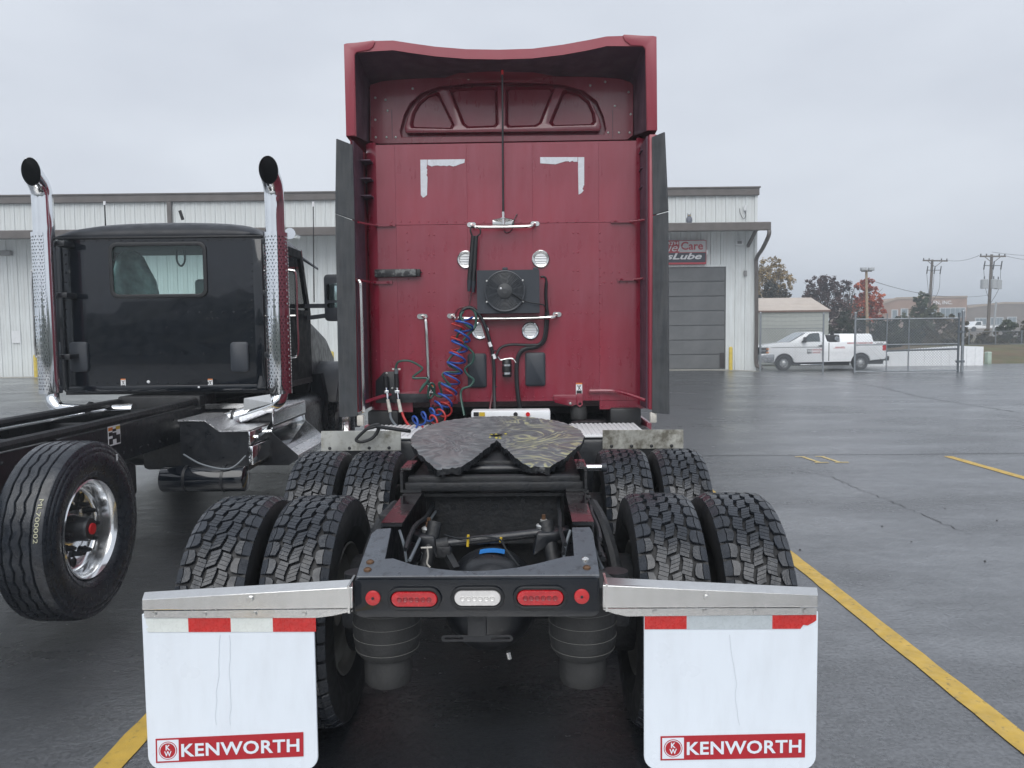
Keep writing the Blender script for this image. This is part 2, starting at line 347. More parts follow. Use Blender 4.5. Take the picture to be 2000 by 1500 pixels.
# ------------------------------------------------------------------ ground
def ss(a, b, x):
    t = min(1, max(0, (x - a) / (b - a))); return t * t * (3 - 2 * t)
def lot_h(x, y): return -0.22 * ss(8.5, 14, x) * ss(20, 33, y) - 0.02 * math.sin(x * 0.35 + 1) * ss(8, 14, y) * math.sin(y * 0.3)
def asphalt():
    m = bpy.data.materials.new('wet_asphalt'); m.use_nodes = True; t = m.node_tree; b = t.nodes['Principled BSDF']; L = t.links.new
    tc = t.nodes.new('ShaderNodeTexCoord')
    def noise(sc, scale, det=6, ro=0.55, off=(0, 0, 0)):
        mp = t.nodes.new('ShaderNodeMapping'); mp.inputs['Scale'].default_value = scale; mp.inputs['Location'].default_value = off; L(tc.outputs['Object'], mp.inputs[0])
        n = t.nodes.new('ShaderNodeTexNoise'); n.inputs['Scale'].default_value = sc; n.inputs['Detail'].default_value = det; n.inputs['Roughness'].default_value = ro
        L(mp.outputs[0], n.inputs['Vector']); return n.outputs['Fac']
    def rng(x, a, b_, c, d):
        r = t.nodes.new('ShaderNodeMapRange'); L(x, r.inputs[0])
        for i, v in zip(('From Min', 'From Max', 'To Min', 'To Max'), (a, b_, c, d)): r.inputs[i].default_value = v
        return r.outputs[0]
    def mul(x, y):
        n = t.nodes.new('ShaderNodeMath'); n.operation = 'MULTIPLY'; L(x, n.inputs[0]); L(y, n.inputs[1]); return n.outputs[0]
    big = noise(0.5, (0.35, 1.0, 1), 8, 0.6); grain = noise(42, (1, 1, 1), 7, 0.8); mid = noise(3.2, (0.6, 1, 1), 7, 0.65, (5, 2, 0)); speck = noise(120, (1, 1, 1), 2, 0.6)
    stk = noise(0.9, (0.45, 1.3, 1), 7, 0.62, (11, 4, 0))
    rip = noise(7.5, (0.85, 1.1, 1), 7, 0.66, (3, 9, 0)); blot = noise(0.32, (0.7, 1, 1), 5, 0.6, (21, 7, 0)); peb = noise(48, (1, 1, 1), 5, 0.7)
    tone = mul(mul(rng(big, 0.3, 0.7, 0.65, 1.4), rng(mid, 0.3, 0.7, 0.65, 1.35)), mul(rng(grain, 0.3, 0.7, 0.35, 1.9), rng(stk, 0.35, 0.65, 0.8, 1.2)))
    cs = t.nodes.new('ShaderNodeVectorMath'); cs.operation = 'SCALE'; cs.inputs[0].default_value = (0.0115, 0.0130, 0.0165); L(tone, cs.inputs['Scale'])
    sp = t.nodes.new('ShaderNodeMix'); sp.data_type = 'RGBA'; L(rng(speck, 0.67, 0.74, 0, 0.7), sp.inputs[0]); L(cs.outputs[0], sp.inputs[6]); sp.inputs[7].default_value = (0.20, 0.19, 0.17, 1)
    L(sp.outputs[2], b.inputs['Base Color'])
    wet = mul(mul(rng(stk, 0.36, 0.64, 0.45, 1.0), rng(rip, 0.3, 0.7, 0.55, 1.0)), rng(blot, 0.35, 0.65, 0.55, 1.0))   # 1 = thick water film
    L(rng(wet, 0.1, 0.8, 0.46, 0.24), b.inputs['Roughness']); L(rng(wet, 0.12, 0.75, 0.32, 0.14), b.inputs['Coat Roughness'])
    L(mul(rng(wet, 0.12, 0.6, 0.55, 1.0), rng(peb, 0.34, 0.58, 0.6, 1.0)), b.inputs['Coat Weight']); b.inputs['Coat IOR'].default_value = 4.4
    b.inputs['Specular IOR Level'].default_value = 0.25
    def bump(h, st, di, prev=None):
        n = t.nodes.new('ShaderNodeBump'); n.inputs['Strength'].default_value = st; n.inputs['Distance'].default_value = di; L(h, n.inputs['Height'])
        if prev: L(prev, n.inputs['Normal'])
        return n.outputs[0]
    nb = bump(rip, 0.35, 0.02, bump(mid, 0.2, 0.03, bump(peb, 0.5, 0.004, bump(grain, 0.7, 0.007))))
    L(nb, b.inputs['Normal']); L(bump(rip, 0.5, 0.014, bump(peb, 0.55, 0.005, bump(grain, 0.25, 0.006))), b.inputs['Coat Normal'])
    return m
ASPHALT = asphalt()
def sheet(name, xs, ys, fn, m, kind='structure', label=None):
    nx, ny = len(xs), len(ys)
    mb = MB(); mb.add([(x, y, fn(x, y)) for y in ys for x in xs], [(j * nx + i, j * nx + i + 1, (j + 1) * nx + i + 1, (j + 1) * nx + i) for j in range(ny - 1) for i in range(nx - 1)])
    me = mb.mesh(name, smooth=180, fix=False); me.materials.append(m)
    o = bpy.data.objects.new(name, me); COL.objects.link(o); o['kind'] = kind
    if label: o['label'] = label
    return o
fr_ = lambda a, b, n: [a + (b - a) * i / n for i in range(n + 1)]
sheet('parking_lot', fr_(-70, 70, 140), fr_(-30, 41, 142), lot_h, ASPHALT, label='wet dark asphalt parking lot with pale rain streaks')
GRASS = mat('autumn_grass', (0.085, 0.085, 0.035), 0.9, var=0.35, vs=0.6, dirt=(0.12, 0.075, 0.045), damt=0.9, ds=0.5, dpos=0.52, dw=0.1, bump=0.6, bs=8)
def berm_h(x, y): return -0.42 + 1.0 * ss(17.5, 27, x) * ss(39, 50, y) * (1 - 0.6 * ss(55, 70, y)) + 0.3 * ss(60, 110, y)
sheet('grass_terrain', [-1500, -400, -150, -80] + fr_(-60, 110, 85) + [150, 400, 1500], [-1500, -200, -60, -25] + fr_(36, 120, 42) + [160, 300, 1500], lambda x, y: berm_h(x, y) if (-80 < x < 150 and 30 < y < 160) else -0.42, GRASS, label='brown and green grass bank beyond the lot')
LINEP = mat('worn_yellow_line_paint', (0.50, 0.33, 0.055), 0.5, var=0.15, vs=9, dirt=(0.055, 0.053, 0.05), damt=0.9, ds=22, dpos=0.63, dw=0.06, bump=0.2, bs=150, rv=0.2)
LINEW = mat('pale_number_paint', (0.55, 0.42, 0.16), 0.5, var=0.15, vs=9, dirt=(0.06, 0.058, 0.055), damt=0.9, ds=24, dpos=0.60, dw=0.07)
def line(name, x, y0, y1, w, label):
    n = max(2, int((y1 - y0) / 0.12)); mb = MB(); vs = []
    for i in range(n + 1):
        y = y0 + (y1 - y0) * i / n
        e = rnd.uniform(-0.004, 0.004); f = rnd.uniform(-0.004, 0.004)
        vs += [(x - w / 2 + e, y, lot_h(x, y) + 0.004), (x + w / 2 + f, y, lot_h(x, y) + 0.004)]
    mb.add(vs, [(2 * i, 2 * i + 1, 2 * i + 3, 2 * i + 2) for i in range(n)])
    o = mb.build(name, LINEP, None, smooth=0, fix=False); tag(o, label, None, None, 'structure'); return o
line('parking_line', 2.10, 0.8, 10.35, 0.115, 'yellow parking line beside the right mudflap')
line('parking_line', -1.635, 0.8, 10.35, 0.115, 'yellow parking line at the lower left corner')
line('parking_line', 5.83, 0.8, 10.2, 0.115, 'short yellow parking line far right')
line('parking_line', -5.50, 0.8, 10.2, 0.115, 'yellow parking line beyond the black truck')
mb = MB()                                                     # stall number, painted to be read from the driving lane
def stroke(pts, w=0.045):
    for (a, b), (c, d) in zip(pts[:-1], pts[1:]):
        v = Vector((c - a, d - b)); k = Vector((-v.y, v.x)).normalized() * w / 2
        mb.add([(a - k.x, b - k.y, 0.0045), (c - k.x, d - k.y, 0.0045), (c + k.x, d + k.y, 0.0045), (a + k.x, b + k.y, 0.0045)], [(0, 1, 2, 3)])
nx0, ny0 = 3.92, 9.83
stroke([(nx0 - 0.10, ny0 + 0.47), (nx0 + 0.03, ny0 + 0.47)]); stroke([(nx0, ny0 + 0.45), (nx0 + 0.045, ny0 + 0.02)], 0.05); stroke([(nx0 - 0.02, ny0), (nx0 + 0.16, ny0)])
stroke([(nx0 + 0.17, ny0 + 0.47), (nx0 + 0.30, ny0 + 0.47)]); stroke([(nx0 + 0.26, ny0 + 0.45), (nx0 + 0.30, ny0 + 0.02)], 0.05); stroke([(nx0 + 0.24, ny0), (nx0 + 0.42, ny0)])
tag(mb.build('painted_stall_number', LINEW, None, smooth=0, fix=False), 'pale yellow stall number painted on the asphalt', None, None, 'structure')
JOINT = flat('tar_joint', (0.018, 0.019, 0.021), 0.35)
mb = MB(); xs = fr_(1.6, 16, 60); ys = [10.47 + 0.012 * math.sin(x * 2.1) + rnd.uniform(-0.008, 0.008) - 0.02 * (x - 3) for x in xs]
mb.add([p for x, y in zip(xs, ys) for p in ((x, y - 0.011, lot_h(x, y) + 0.004), (x, y + 0.011, lot_h(x, y) + 0.004))], [(2 * i, 2 * i + 2, 2 * i + 3, 2 * i + 1) for i in range(60)])
tag(mb.build('pavement_joint', JOINT, None, smooth=0, fix=False), 'dark joint line across the asphalt', None, None, 'structure')
CRACK = flat('pavement_crack_fill', (0.02, 0.021, 0.023), 0.45)
def crack(pts, w, seed):
    R_ = random.Random(seed); P_ = [W.gz(u, v) for u, v in pts]; out = []
    for p_, q_ in zip(P_[:-1], P_[1:]):
        n = max(3, int((q_ - p_).length / 0.07))
        for i in range(n): out.append(p_.lerp(q_, i / n) + Vector((R_.uniform(-.022, .022), R_.uniform(-.03, .03), 0)))
    mb = MB(); vs = []
    for i, p_ in enumerate(out):
        d = (out[min(i + 1, len(out) - 1)] - out[max(i - 1, 0)]).normalized(); k = Vector((-d.y, d.x, 0)) * w * R_.uniform(0.3, 1.0); z = Vector((0, 0, lot_h(p_.x, p_.y) + 0.0042))
        vs += [p_ - k + z, p_ + k + z]
    mb.add(vs, [(2 * i, 2 * i + 1, 2 * i + 3, 2 * i + 2) for i in range(len(out) - 1)])
    tag(mb.build('pavement_crack', CRACK, None, smooth=0, fix=False), 'thin dark crack in the wet asphalt', None, None, 'structure')
crack([(1560, 920), (1620, 930), (1690, 960), (1790, 1000), (1905, 1050)], 0.006, 1); crack([(1560, 735), (1700, 752), (1800, 775), (1999, 805)], 0.018, 4)
mb = MB()
for i in range(34):                                          # loose grit
    if rnd.random() < 0.65: x, y = rnd.uniform(1.9, 7.5), rnd.uniform(2.6, 11)
    else: x, y = rnd.uniform(-3, 1.4), rnd.uniform(1.9, 3.2)
    r = rnd.uniform(0.003, 0.008); mb.ball((x, y, lot_h(x, y) + r * 0.4), r, 5, 4, (rnd.uniform(.8, 1.4), 1, rnd.uniform(.5, .9)))
tag(mb.build('grit', flat('dark_grit', (0.03, 0.03, 0.03), 0.6, var=0.6), None, smooth=0, fix=False), 'loose dark grit on the asphalt', None, None, 'stuff')

# ------------------------------------------------------------------ service building
SIDING = mat('off_white_steel_siding', (0.62, 0.655, 0.66), 0.45, var=0.06, vs=0.8, dirt=(0.42, 0.42, 0.40), damt=0.5, ds=2.2, dscale=(2.5, 1, 0.25), dpos=0.56)
TRIM = mat('brown_steel_trim', (0.085, 0.072, 0.066), 0.45, var=0.15, vs=3, dirt=(0.16, 0.15, 0.145), damt=0.3, ds=2)
SOFFIT = mat('canopy_soffit', (0.20, 0.20, 0.20), 0.6, var=0.08)
DOORP = mat('grey_overhead_door', (0.085, 0.09, 0.095), 0.5, var=0.1, vs=1.5, dirt=(0.16, 0.16, 0.16), damt=0.35, ds=1.6)
CONC = mat('pale_concrete', (0.30, 0.29, 0.26), 0.7, var=0.2, vs=3, bump=0.2, bs=40)
BY = 34.5
bF = Frame(-8.0, BY, 0, 0)
B = thing('service_building', 'long off-white steel workshop building with brown trim behind the trucks', 'building', bF)
XR = bF.at(1474, 600, 0).x; XL = -17.0                      # right corner, left end (local)
ZE = bF.at(1480, 368, 0).z; ZT = bF.at(1480, 382, 0).z
ZC1 = bF.at(1480, 436, -1.2).z; ZC0 = bF.at(1480, 452, -1.2).z
ZD = bF.at(1400, 521, 0).z; DX1 = bF.at(1417, 600, 0).x; DX0 = DX1 - 4.6
MB().box(XL, XR - 0.03, 0.02, 22, -0.3, ZE - 0.1).build('wall_core', SIDING, B, smooth=0)
PW = 0.445
def panel_mesh(h, nm):
    mb = MB(); pr = [(0, 0), (0.012, -0.035), (0.055, -0.035), (0.067, 0), (0.15, 0), (0.155, -0.008), (0.18, -0.008), (0.185, 0), (0.28, 0), (0.285, -0.008), (0.31, -0.008), (0.315, 0), (PW - 0.006, 0), (PW - 0.006, 0.015), (0, 0.015)]
    n = len(pr); mb.add([(a, b, -h / 2) for a, b in pr] + [(a, b, h / 2) for a, b in pr], [(i, (i + 1) % n, n + (i + 1) % n, n + i) for i in range(n)])
    me = mb.mesh(nm, smooth=0); me.materials.append(SIDING); return me
def panels(z0, z1, x0, x1, skip=None):
    h = z1 - z0; me = panel_mesh(h, 'wall_panel'); k = int((x1 - x0) / PW)
    for i in range(k):
        x = x1 - (i + 1) * PW
        if skip and skip[0] - 0.45 < x < skip[1] - 0.02: continue
        o = bpy.data.objects.new('wall_panel', me); COL.objects.link(o); o.parent = B; o.location = (x, 0, (z0 + z1) / 2)
panels(ZC1 + 0.1, ZT, XL, XR)
panels(-0.25, ZC0 + 0.25, XL, XR, (DX0, DX1))
me = panel_mesh(ZC0 + 0.25 - ZD, 'wall_panel')
k = 0
while DX0 + k * PW < DX1:
    o = bpy.data.objects.new('wall_panel', me); COL.objects.link(o); o.parent = B; o.location = (DX1 - (k + 1) * PW + 0.2, -0.004, (ZC0 + 0.25 + ZD) / 2); k += 1
MB().box(XL, XR + 0.12, -0.16, 0.10, ZT, ZE).build('roof_trim', TRIM, B, smooth=0, bev=0.02)
MB().box(XL, XR + 0.16, -0.20, 0.14, ZE + 0.001, ZE + 0.06).build('trim_cap', TRIM, B, smooth=0)
MB().box(XR - 0.05, XR + 0.07, -0.06, 0.1, -0.3, ZT).build('corner_trim', SIDING, B, smooth=0)
can = MB().box(XL, XR + 0.10, -1.45, -0.06, ZC0 + 0.16, ZC0 + 0.24).build('canopy_soffit_panel', SOFFIT, B, smooth=0)
MB().box(XL, XR + 0.16, -1.62, -1.46, ZC0, ZC1).build('gutter', TRIM, B, smooth=0, bev=0.03)
MB().box(XL, XR + 0.14, -1.47, -0.05, ZC1 - 0.10, ZC1 + 0.02).build('canopy_roof', TRIM, B, smooth=0)
MB().bar((XR - 0.35, -0.08, ZC0 - 0.5), (XR - 0.35, -1.3, ZC0 + 0.12), 0.1, 0.14).build('canopy_bracket', TRIM, B)
MB().bar((-12.2, -0.08, ZC0 - 0.5), (-12.2, -1.3, ZC0 + 0.12), 0.1, 0.14).build('canopy_bracket', TRIM, B)
xg = XR + 0.10
MB().tube(smooth_path([(xg, -1.55, ZC0), (xg - 0.02, -1.5, ZC0 - 0.25), (xg - 0.04, -0.8, ZC0 - 0.7), (XR + 0.02, -0.14, ZC0 - 1.05), (XR + 0.02, -0.12, ZC0 - 1.6), (XR + 0.05, -0.12, 2.0), (XR + 0.05, -0.12, 0.35), (XR + 0.12, -0.25, 0.08), (XR + 0.3, -0.3, 0.05)]), 0.085, 6).build('downspout', TRIM, B, smooth=0)
xu = bF.at(333, 410, 0).x
MB().box(xu - 0.09, xu + 0.09, -0.16, -0.04, ZC1, ZT).build('downspout', TRIM, B, smooth=0)
dr = MB().box(DX0, DX1, -0.004, 0.02, 0, ZD).build('overhead_door', DOORP, B, smooth=0)
ns = 7
for i in range(ns):
    z0 = ZD * i / ns; z1 = ZD * (i + 1) / ns
    MB().box(DX0 + 0.02, DX1 - 0.05, -0.045, -0.006, z0 + 0.012, z1 - 0.022).build('door_section', DOORP, dr, smooth=0, bev=0.014, seg=1)
MB().box(DX1 + 0.002, DX1 + 0.10, -0.06, 0.03, -0.2, ZD + 0.09).build('door_jamb', SIDING, B, smooth=0)
MB().box(DX0 - 0.1, DX1 + 0.001, -0.05, 0.03, ZD + 0.002, ZD + 0.09).build('door_head', SIDING, B, smooth=0)
MB().box(DX1 - 0.26, DX1 - 0.06, -0.075, -0.047, 0.05, 0.72).build('door_guard', flat('dark_door_guard', (0.03, 0.025, 0.028)), dr, smooth=0)
a = bF.at(10, 494, -0.2); MB().cbox((a.x, -0.14, a.z), (0.5, 0.22, 0.22)).build('wall_light', SOFFIT, B, bev=0.03)
a = bF.at(1444, 474, -0.2); cm_ = MB().cbox((a.x, -0.18, a.z), (0.32, 0.22, 0.22)).build('wall_light', WHITEGRIME, B, bev=0.03)
MB().cbox((a.x - 0.02, -0.30, a.z), (0.18, 0.04, 0.12)).build('lamp_glass', flat('lamp_lens_grey', (0.12, 0.12, 0.12), 0.2), cm_)
a = bF.at(1455, 407, -0.1); MB().cyl((a.x, -0.12, a.z - 0.1), (a.x, -0.12, a.z + 0.12), 0.06, n=10).build('cable_fitting', WHITEGRIME, B)
MB().tube(smooth_path([(a.x, -0.06, a.z - 0.1), (a.x + 0.05, -0.07, a.z - 0.3), (a.x - 0.05, -0.07, a.z - 0.45), (a.x - 0.2, -0.07, a.z - 0.2), (a.x - 0.22, -0.07, a.z)]), 0.012, 5).build('cable', INK, B)
a = bF.at(1456, 534, -0.1); MB().cbox((a.x, -0.08, a.z), (0.12, 0.08, 0.24)).build('wall_box', SOFFIT, B)
a = bF.at(30, 658, -0.1); MB().cbox((a.x, -0.05, a.z), (0.4, 0.01, 0.55)).build('notice_sheet', WHITEGRIME, B)
a = bF.at(605, 655, -0.1); MB().cbox((a.x, -0.05, a.z), (0.3, 0.01, 0.5)).build('notice_sheet', WHITEGRIME, B)
sheet('concrete_apron', fr_(-25, XR - 8.0, 30), [BY - 1.25, BY - 0.6, BY - 0.04], lambda x, y: lot_h(x, y) + 0.006, CONC, label='pale concrete apron along the foot of the building')
# sign over the door
sx1, sz1 = bF.at(1380, 469, -0.3).x, bF.at(1340, 469, -0.3).z; sz0 = bF.at(1340, 516, -0.3).z; sx0 = sx1 - 4.6; smid = sz0 + (sz1 - sz0) * 0.50
S = thing_at('shop_sign', 'red, grey and navy shop sign above the grey overhead door', 'sign', (-8.0, BY, 0))
MB().box(sx0, sx1, -0.28, -0.05, sz0, sz1).build('sign_box', SIGNRED, S, smooth=0, bev=0.01)
MB().box(sx0 + 0.03, sx1 - 0.03, -0.288, -0.279, sz0 + 0.08, smid - 0.03).build('lower_panel', NAVYINK, S, smooth=0)
xr = bF.at(1327, 480, -0.3).x
MB().box(xr, sx1 - 0.03, -0.288, -0.279, smid, sz1 - 0.03).build('upper_panel', SIGNGREY, S, smooth=0)
SIGNW = flat('sign_white', (0.62, 0.62, 0.64), 0.5)
ty = -0.292
text_part('lettering', 'Care', SIGNRED, S, lambda a_, b_: (xr + 0.07 + a_, ty, smid + 0.10 + b_), w=sx1 - xr - 0.22, h=0.36, bold=0.022)
text_part('lettering', 'KENWORTH', SIGNW, S, lambda a_, b_: (xr - 1.6 + a_, ty, sz1 - 0.19 + b_), w=1.55, h=0.13, bold=0.02)
text_part('lettering', 'Premier', SIGNW, S, lambda a_, b_: (xr - 1.75 + a_, ty, smid + 0.04 + b_), w=1.95, h=0.34, shear=0.35)
text_part('lettering', 'ExpressLube', SIGNW, S, lambda a_, b_: (sx1 - 3.55 + a_, ty, sz0 + 0.13 + b_), w=3.35, h=0.36, bold=0.025, shear=0.3)
MB().box(sx1 + 0.01, sx1 + 0.09, -0.25, -0.12, sz0 + 0.42, sz0 + 0.62).build('junction_box', WHITE, S)
# owl decoy on the canopy
a = W.at(1346, 433, BY - 0.9)
O = thing_at('owl_decoy', 'small grey plastic owl standing on the canopy edge', 'decoy owl', (a.x, BY - 0.9, ZC1 + 0.02))
OWL = mat('owl_grey', (0.12, 0.13, 0.16), 0.6, var=0.4, vs=20)
MB().lathe([(0, 0.06), (0.02, 0.09), (0.12, 0.125), (0.22, 0.12), (0.30, 0.085), (0.33, 0.08), (0.38, 0.085), (0.42, 0.06), (0.44, 0.0)], (0, 0, 0), 'z', 14).build('owl_body', OWL, O)
for sx in (-1, 1):
    MB().cyl((sx * 0.05, 0, 0.41), (sx * 0.075, 0, 0.50), 0.025, 0.002, 6).build('ear_tuft', OWL, O)
    MB().ball((sx * 0.035, -0.075, 0.375), 0.02, 8, 5).build('eye', YELLOW, O)
    MB().ball((sx * 0.10, 0.0, 0.19), 0.10, 8, 6, (0.35, 0.7, 1.2)).build('wing', OWL, O)
# bollards
BOLL = mat('yellow_bollard_paint', (0.62, 0.47, 0.06), 0.5, var=0.12, dirt=(0.25, 0.2, 0.08), damt=0.5, ds=8)
for (u, lab) in ((1427, 'yellow bollard at the right jamb of the overhead door'), (70, 'yellow bollard by the wall at the far left'), (649, 'yellow bollard tip showing between the two trucks')):
    p = W.at(u, 715, BY - 0.55)
    b_ = thing_at('bollard', lab, 'bollard', (p.x, BY - 0.55, 0.0), 'yellow bollards by the building')
    MB().lathe([(-0.1, 0.085), (0.92, 0.085), (0.97, 0.07), (0.995, 0.035), (1.0, 0.0)], (0, 0, 0), 'z', 14).build('post', BOLL, b_)
# ------------------------------------------------------------------ yard fence and gate
GALV = mat('galvanised_steel', (0.24, 0.26, 0.28), 0.45, 0.6, var=0.15, vs=6)
GALVD = mat('dull_dark_galvanised', (0.10, 0.115, 0.13), 0.5, 0.5, var=0.15, vs=6)
FY = 33.5
def chain(mb, x0, x1, z0, z1, y, p=0.12, r=0.007):
    """diagonal wires of a chain-link mesh clipped to a rectangle"""
    h = z1 - z0; w = x1 - x0
    for sgn in (1, -1):
        c = -h
        while c < w:
            a0, a1 = max(c, 0), min(c + h, w)
            if a1 - a0 > 0.01:
                za, zb = (a0 - c), (a1 - c)
                if sgn < 0: za, zb = h - za, h - zb
                mb.tube([(x0 + a0, y + sgn * r, z0 + za), (x0 + a1, y + sgn * r, z0 + zb)], r, 3, caps=False)
            c += p
def post(u, v0, v1, nm, par, r=0.03, m=None, y=FY):
    a, b = W.at(u, v1, y), W.at(u, v0, y); x = (a.x + b.x) / 2
    o = MB().cyl((x, y, min(a.z, lot_h(x, y)) - 0.05), (x, y, b.z), r, n=8).build(nm, m or GALV, par)
    MB().ball((x, y, b.z + 0.01), r * 1.25, 8, 5).build('post_cap', m or GALV, o); return x
Z = lambda v, u=1650, y=FY: W.at(u, v, y).z
fe = thing_at('chain_link_fence', 'chain-link fence with barbed strands from the building to the gate', 'fence', (0, 0, 0))
xa = post(1485, 612, 720, 'post', fe, 0.045); xb = post(1608, 613, 723, 'post', fe, 0.04)
zb, zt = lot_h(12, FY) + 0.03, Z(640)
mb = MB(); chain(mb, xa, xb, zb, zt, FY); mb.build('chain_mesh', GALV, fe, smooth=0, fix=False)
MB().cyl((xa, FY, zt), (xb, FY, zt), 0.014, n=6).build('rail', GALV, fe)
for v in (633, 625, 617):
    mb = MB(); z = Z(v); mb.tube([(xa, FY, z), ((xa + xb) / 2, FY, z - 0.03), (xb, FY, z)], 0.008, 4, caps=False); mb.build('barbed_strand', GALV, fe, smooth=0)
ga = thing_at('yard_gate', 'wide grey chain-link swing gate between the white pickup and the grass', 'gate', (0, 0, 0))
g0 = post(1670, 612, 725, 'post', ga, 0.045); g1 = post(1872, 613, 729, 'post', ga, 0.05, GALVD); g2 = post(1880, 609, 729, 'hinge_post', ga, 0.065, GALV)
zt, zm, zl, z0 = Z(624), Z(674), Z(685), Z(726)
for z, r in ((zt, 0.032), (zm, 0.026), (z0, 0.032)): MB().cyl((g0, FY, z), (g1, FY, z), r, n=8).build('rail', GALV, ga)
MB().cyl((W.at(1733, 686, FY).x, FY + 0.08, zl - 0.03), (g1, FY + 0.08, zl + 0.02), 0.04, n=8).build('drop_bar', GALVD, ga)
for u in (1731, 1774):
    x = W.at(u, 680, FY).x; MB().cyl((x, FY - 0.03, z0), (x, FY - 0.03, Z(613 if u < 1740 else 619)), 0.026, n=8).build('upright', GALV, ga)
mb = MB(); chain(mb, g0, g1, z0, zt, FY + 0.03); mb.build('chain_mesh', GALV, ga, smooth=0, fix=False)
for v in (648, 706):
    MB().cbox(((g1 + g2) / 2, FY, Z(v, 1876)), (0.34, 0.12, 0.09)).build('hinge', GALVD, ga)
# far fence on the grass
ff = thing_at('grass_bank_fence', 'thin grey chain-link fence on the grass bank at the far right', 'fence', (0, 0, 0))
Y2 = 50.0; pv = []
for u in (1893, 1945, 1996, 2050):
    a = W.at(u, 645, Y2); pv.append(a.x); MB().cyl((a.x, Y2, -0.4), (a.x, Y2, a.z), 0.035, n=8).build('post', GALV, ff)
for v in (647, 672): MB().cyl((pv[0], Y2, W.at(1950, v, Y2).z), (pv[-1], Y2, W.at(1950, v, Y2).z), 0.02, n=6).build('rail', GALV, ff)
mb = MB(); chain(mb, pv[0], pv[-1], 0.0, W.at(1950, 647, Y2).z, Y2, 0.18, 0.006); mb.build('chain_mesh', GALV, ff, smooth=0, fix=False)

# ------------------------------------------------------------------ shed, white box, pedestal
sF = Frame(W.at(1480, 640, 46).x, 46, -0.35, 0)
sh = thing('metal_shed', 'pale metal shed with a tan gable roof behind the white pickup', 'shed', sF)
SHEDW = mat('pale_green_grey_siding', (0.40, 0.42, 0.40), 0.5, var=0.06)
SHEDR = mat('tan_metal_roof', (0.42, 0.36, 0.31), 0.5, var=0.1, vs=1.2, dirt=(0.5, 0.46, 0.42), damt=0.5, ds=1, dscale=(0.4, 3, 3))
e0 = sF.at(1622, 607, 0); rd = sF.at(1584, 583, 2.2); wx = sF.at(1618, 640, 0.1).x
k = 11; bh = (e0.z - 0.0) / k
for i in range(k):                                            # lapped horizontal sheets
    mb = MB(); mb.plate([(0.10, i * bh), (0.13, i * bh), (0.16, (i + 1) * bh - 0.012), (0.10, (i + 1) * bh - 0.012)], (), lambda a, b, t: (t, 0.23 - a, b), -4.0, wx)
    mb.build('siding_sheet', SHEDW, sh, smooth=0)
MB().box(-4.0, wx - 0.02, 0.14, 4.4, 0, e0.z - 0.02).build('shed_wall', SHEDW, sh, smooth=0)
mb = MB(); d = 0.06
for s0, s1 in ((0.0, 2.2), (4.5, 2.2)):
    mb.add([(-4.2, s0, e0.z - 0.02), (e0.x, s0, e0.z - 0.02), (rd.x, s1, rd.z), (-4.2, s1, rd.z), (-4.2, s0, e0.z + d), (e0.x, s0, e0.z + d), (rd.x, s1, rd.z + d), (-4.2, s1, rd.z + d)],
           [(0, 1, 2, 3), (4, 7, 6, 5), (0, 4, 5, 1), (1, 5, 6, 2), (2, 6, 7, 3), (3, 7, 4, 0)])
mb.add([(e0.x, 0, e0.z + d), (e0.x, 4.5, e0.z + d), (rd.x, 2.2, rd.z + d)], [(0, 1, 2)])
mb.build('shed_roof', SHEDR, sh, smooth=0)
MB().box(-4.2, e0.x + 0.02, -0.03, 0.0, e0.z - 0.05, e0.z + 0.05).build('eave_trim', flat('brown_eave', (0.16, 0.10, 0.08)), sh, smooth=0)
wy = 39.2
xw = [W.at(u, 700, wy).x for u in (1690, 1733, 1921)]
wb = thing_at('white_storage_box', 'long low white metal box behind the yard gate', 'storage box', (xw[1], wy, -0.3))
o_ = Vector((xw[1], wy, -0.3))
zt0, zt1 = W.at(1733, 690, wy).z + 0.3, W.at(1921, 677, wy).z + 0.3
mb = MB()
xs3 = (xw[0] - xw[1], W.at(1880, 700, wy).x - xw[1], xw[2] - xw[1])
n_ = 14
for i in range(n_):
    a0 = xs3[0] + (xs3[2] - xs3[0]) * i / n_; a1 = xs3[0] + (xs3[2] - xs3[0]) * (i + 1) / n_ - 0.012
    zf = lambda x: zt0 + (zt1 - zt0) * x / xs3[2]
    MB().add([(a0, 0, 0), (a1, 0, 0), (a1, 0, zf(a1)), (a0, 0, zf(a0)), (a0, 0.05, 0), (a1, 0.05, 0), (a1, 0.05, zf(a1)), (a0, 0.05, zf(a0))], [(0, 1, 2, 3), (4, 7, 6, 5), (0, 4, 5, 1), (1, 5, 6, 2), (2, 6, 7, 3), (3, 7, 4, 0)]).build('side_panel', WHITE, wb, smooth=0)
mb.add([(xs3[0], 0.06, 0), (xs3[2], 0.06, 0), (xs3[2], 0.06, zt1), (xs3[0], 0.06, zf(xs3[0])), (xs3[0], 2.4, 0), (xs3[2], 2.4, 0), (xs3[2], 2.4, zt1), (xs3[0], 2.4, zf(xs3[0]))],
       [(0, 1, 2, 3), (4, 7, 6, 5), (0, 4, 5, 1), (1, 5, 6, 2), (2, 6, 7, 3), (3, 7, 4, 0)])
mb.build('box_body', WHITEGRIME, wb, smooth=0)
p = W.at(1929, 721, 41.5)
pd = thing_at('utility_pedestal', 'small pale green utility pedestal on the grass edge', 'utility box', (p.x, 41.5, -0.42), th=0.2)
MB().loft([[(-0.13, -0.13, 0), (0.13, -0.13, 0), (0.13, 0.13, 0), (-0.13, 0.13, 0)], [(-0.12, -0.12, 0.75), (0.12, -0.12, 0.75), (0.12, 0.12, 0.75), (-0.12, 0.12, 0.75)]]).build('cabinet', flat('pale_green_paint', (0.36, 0.45, 0.38)), pd, bev=0.02)
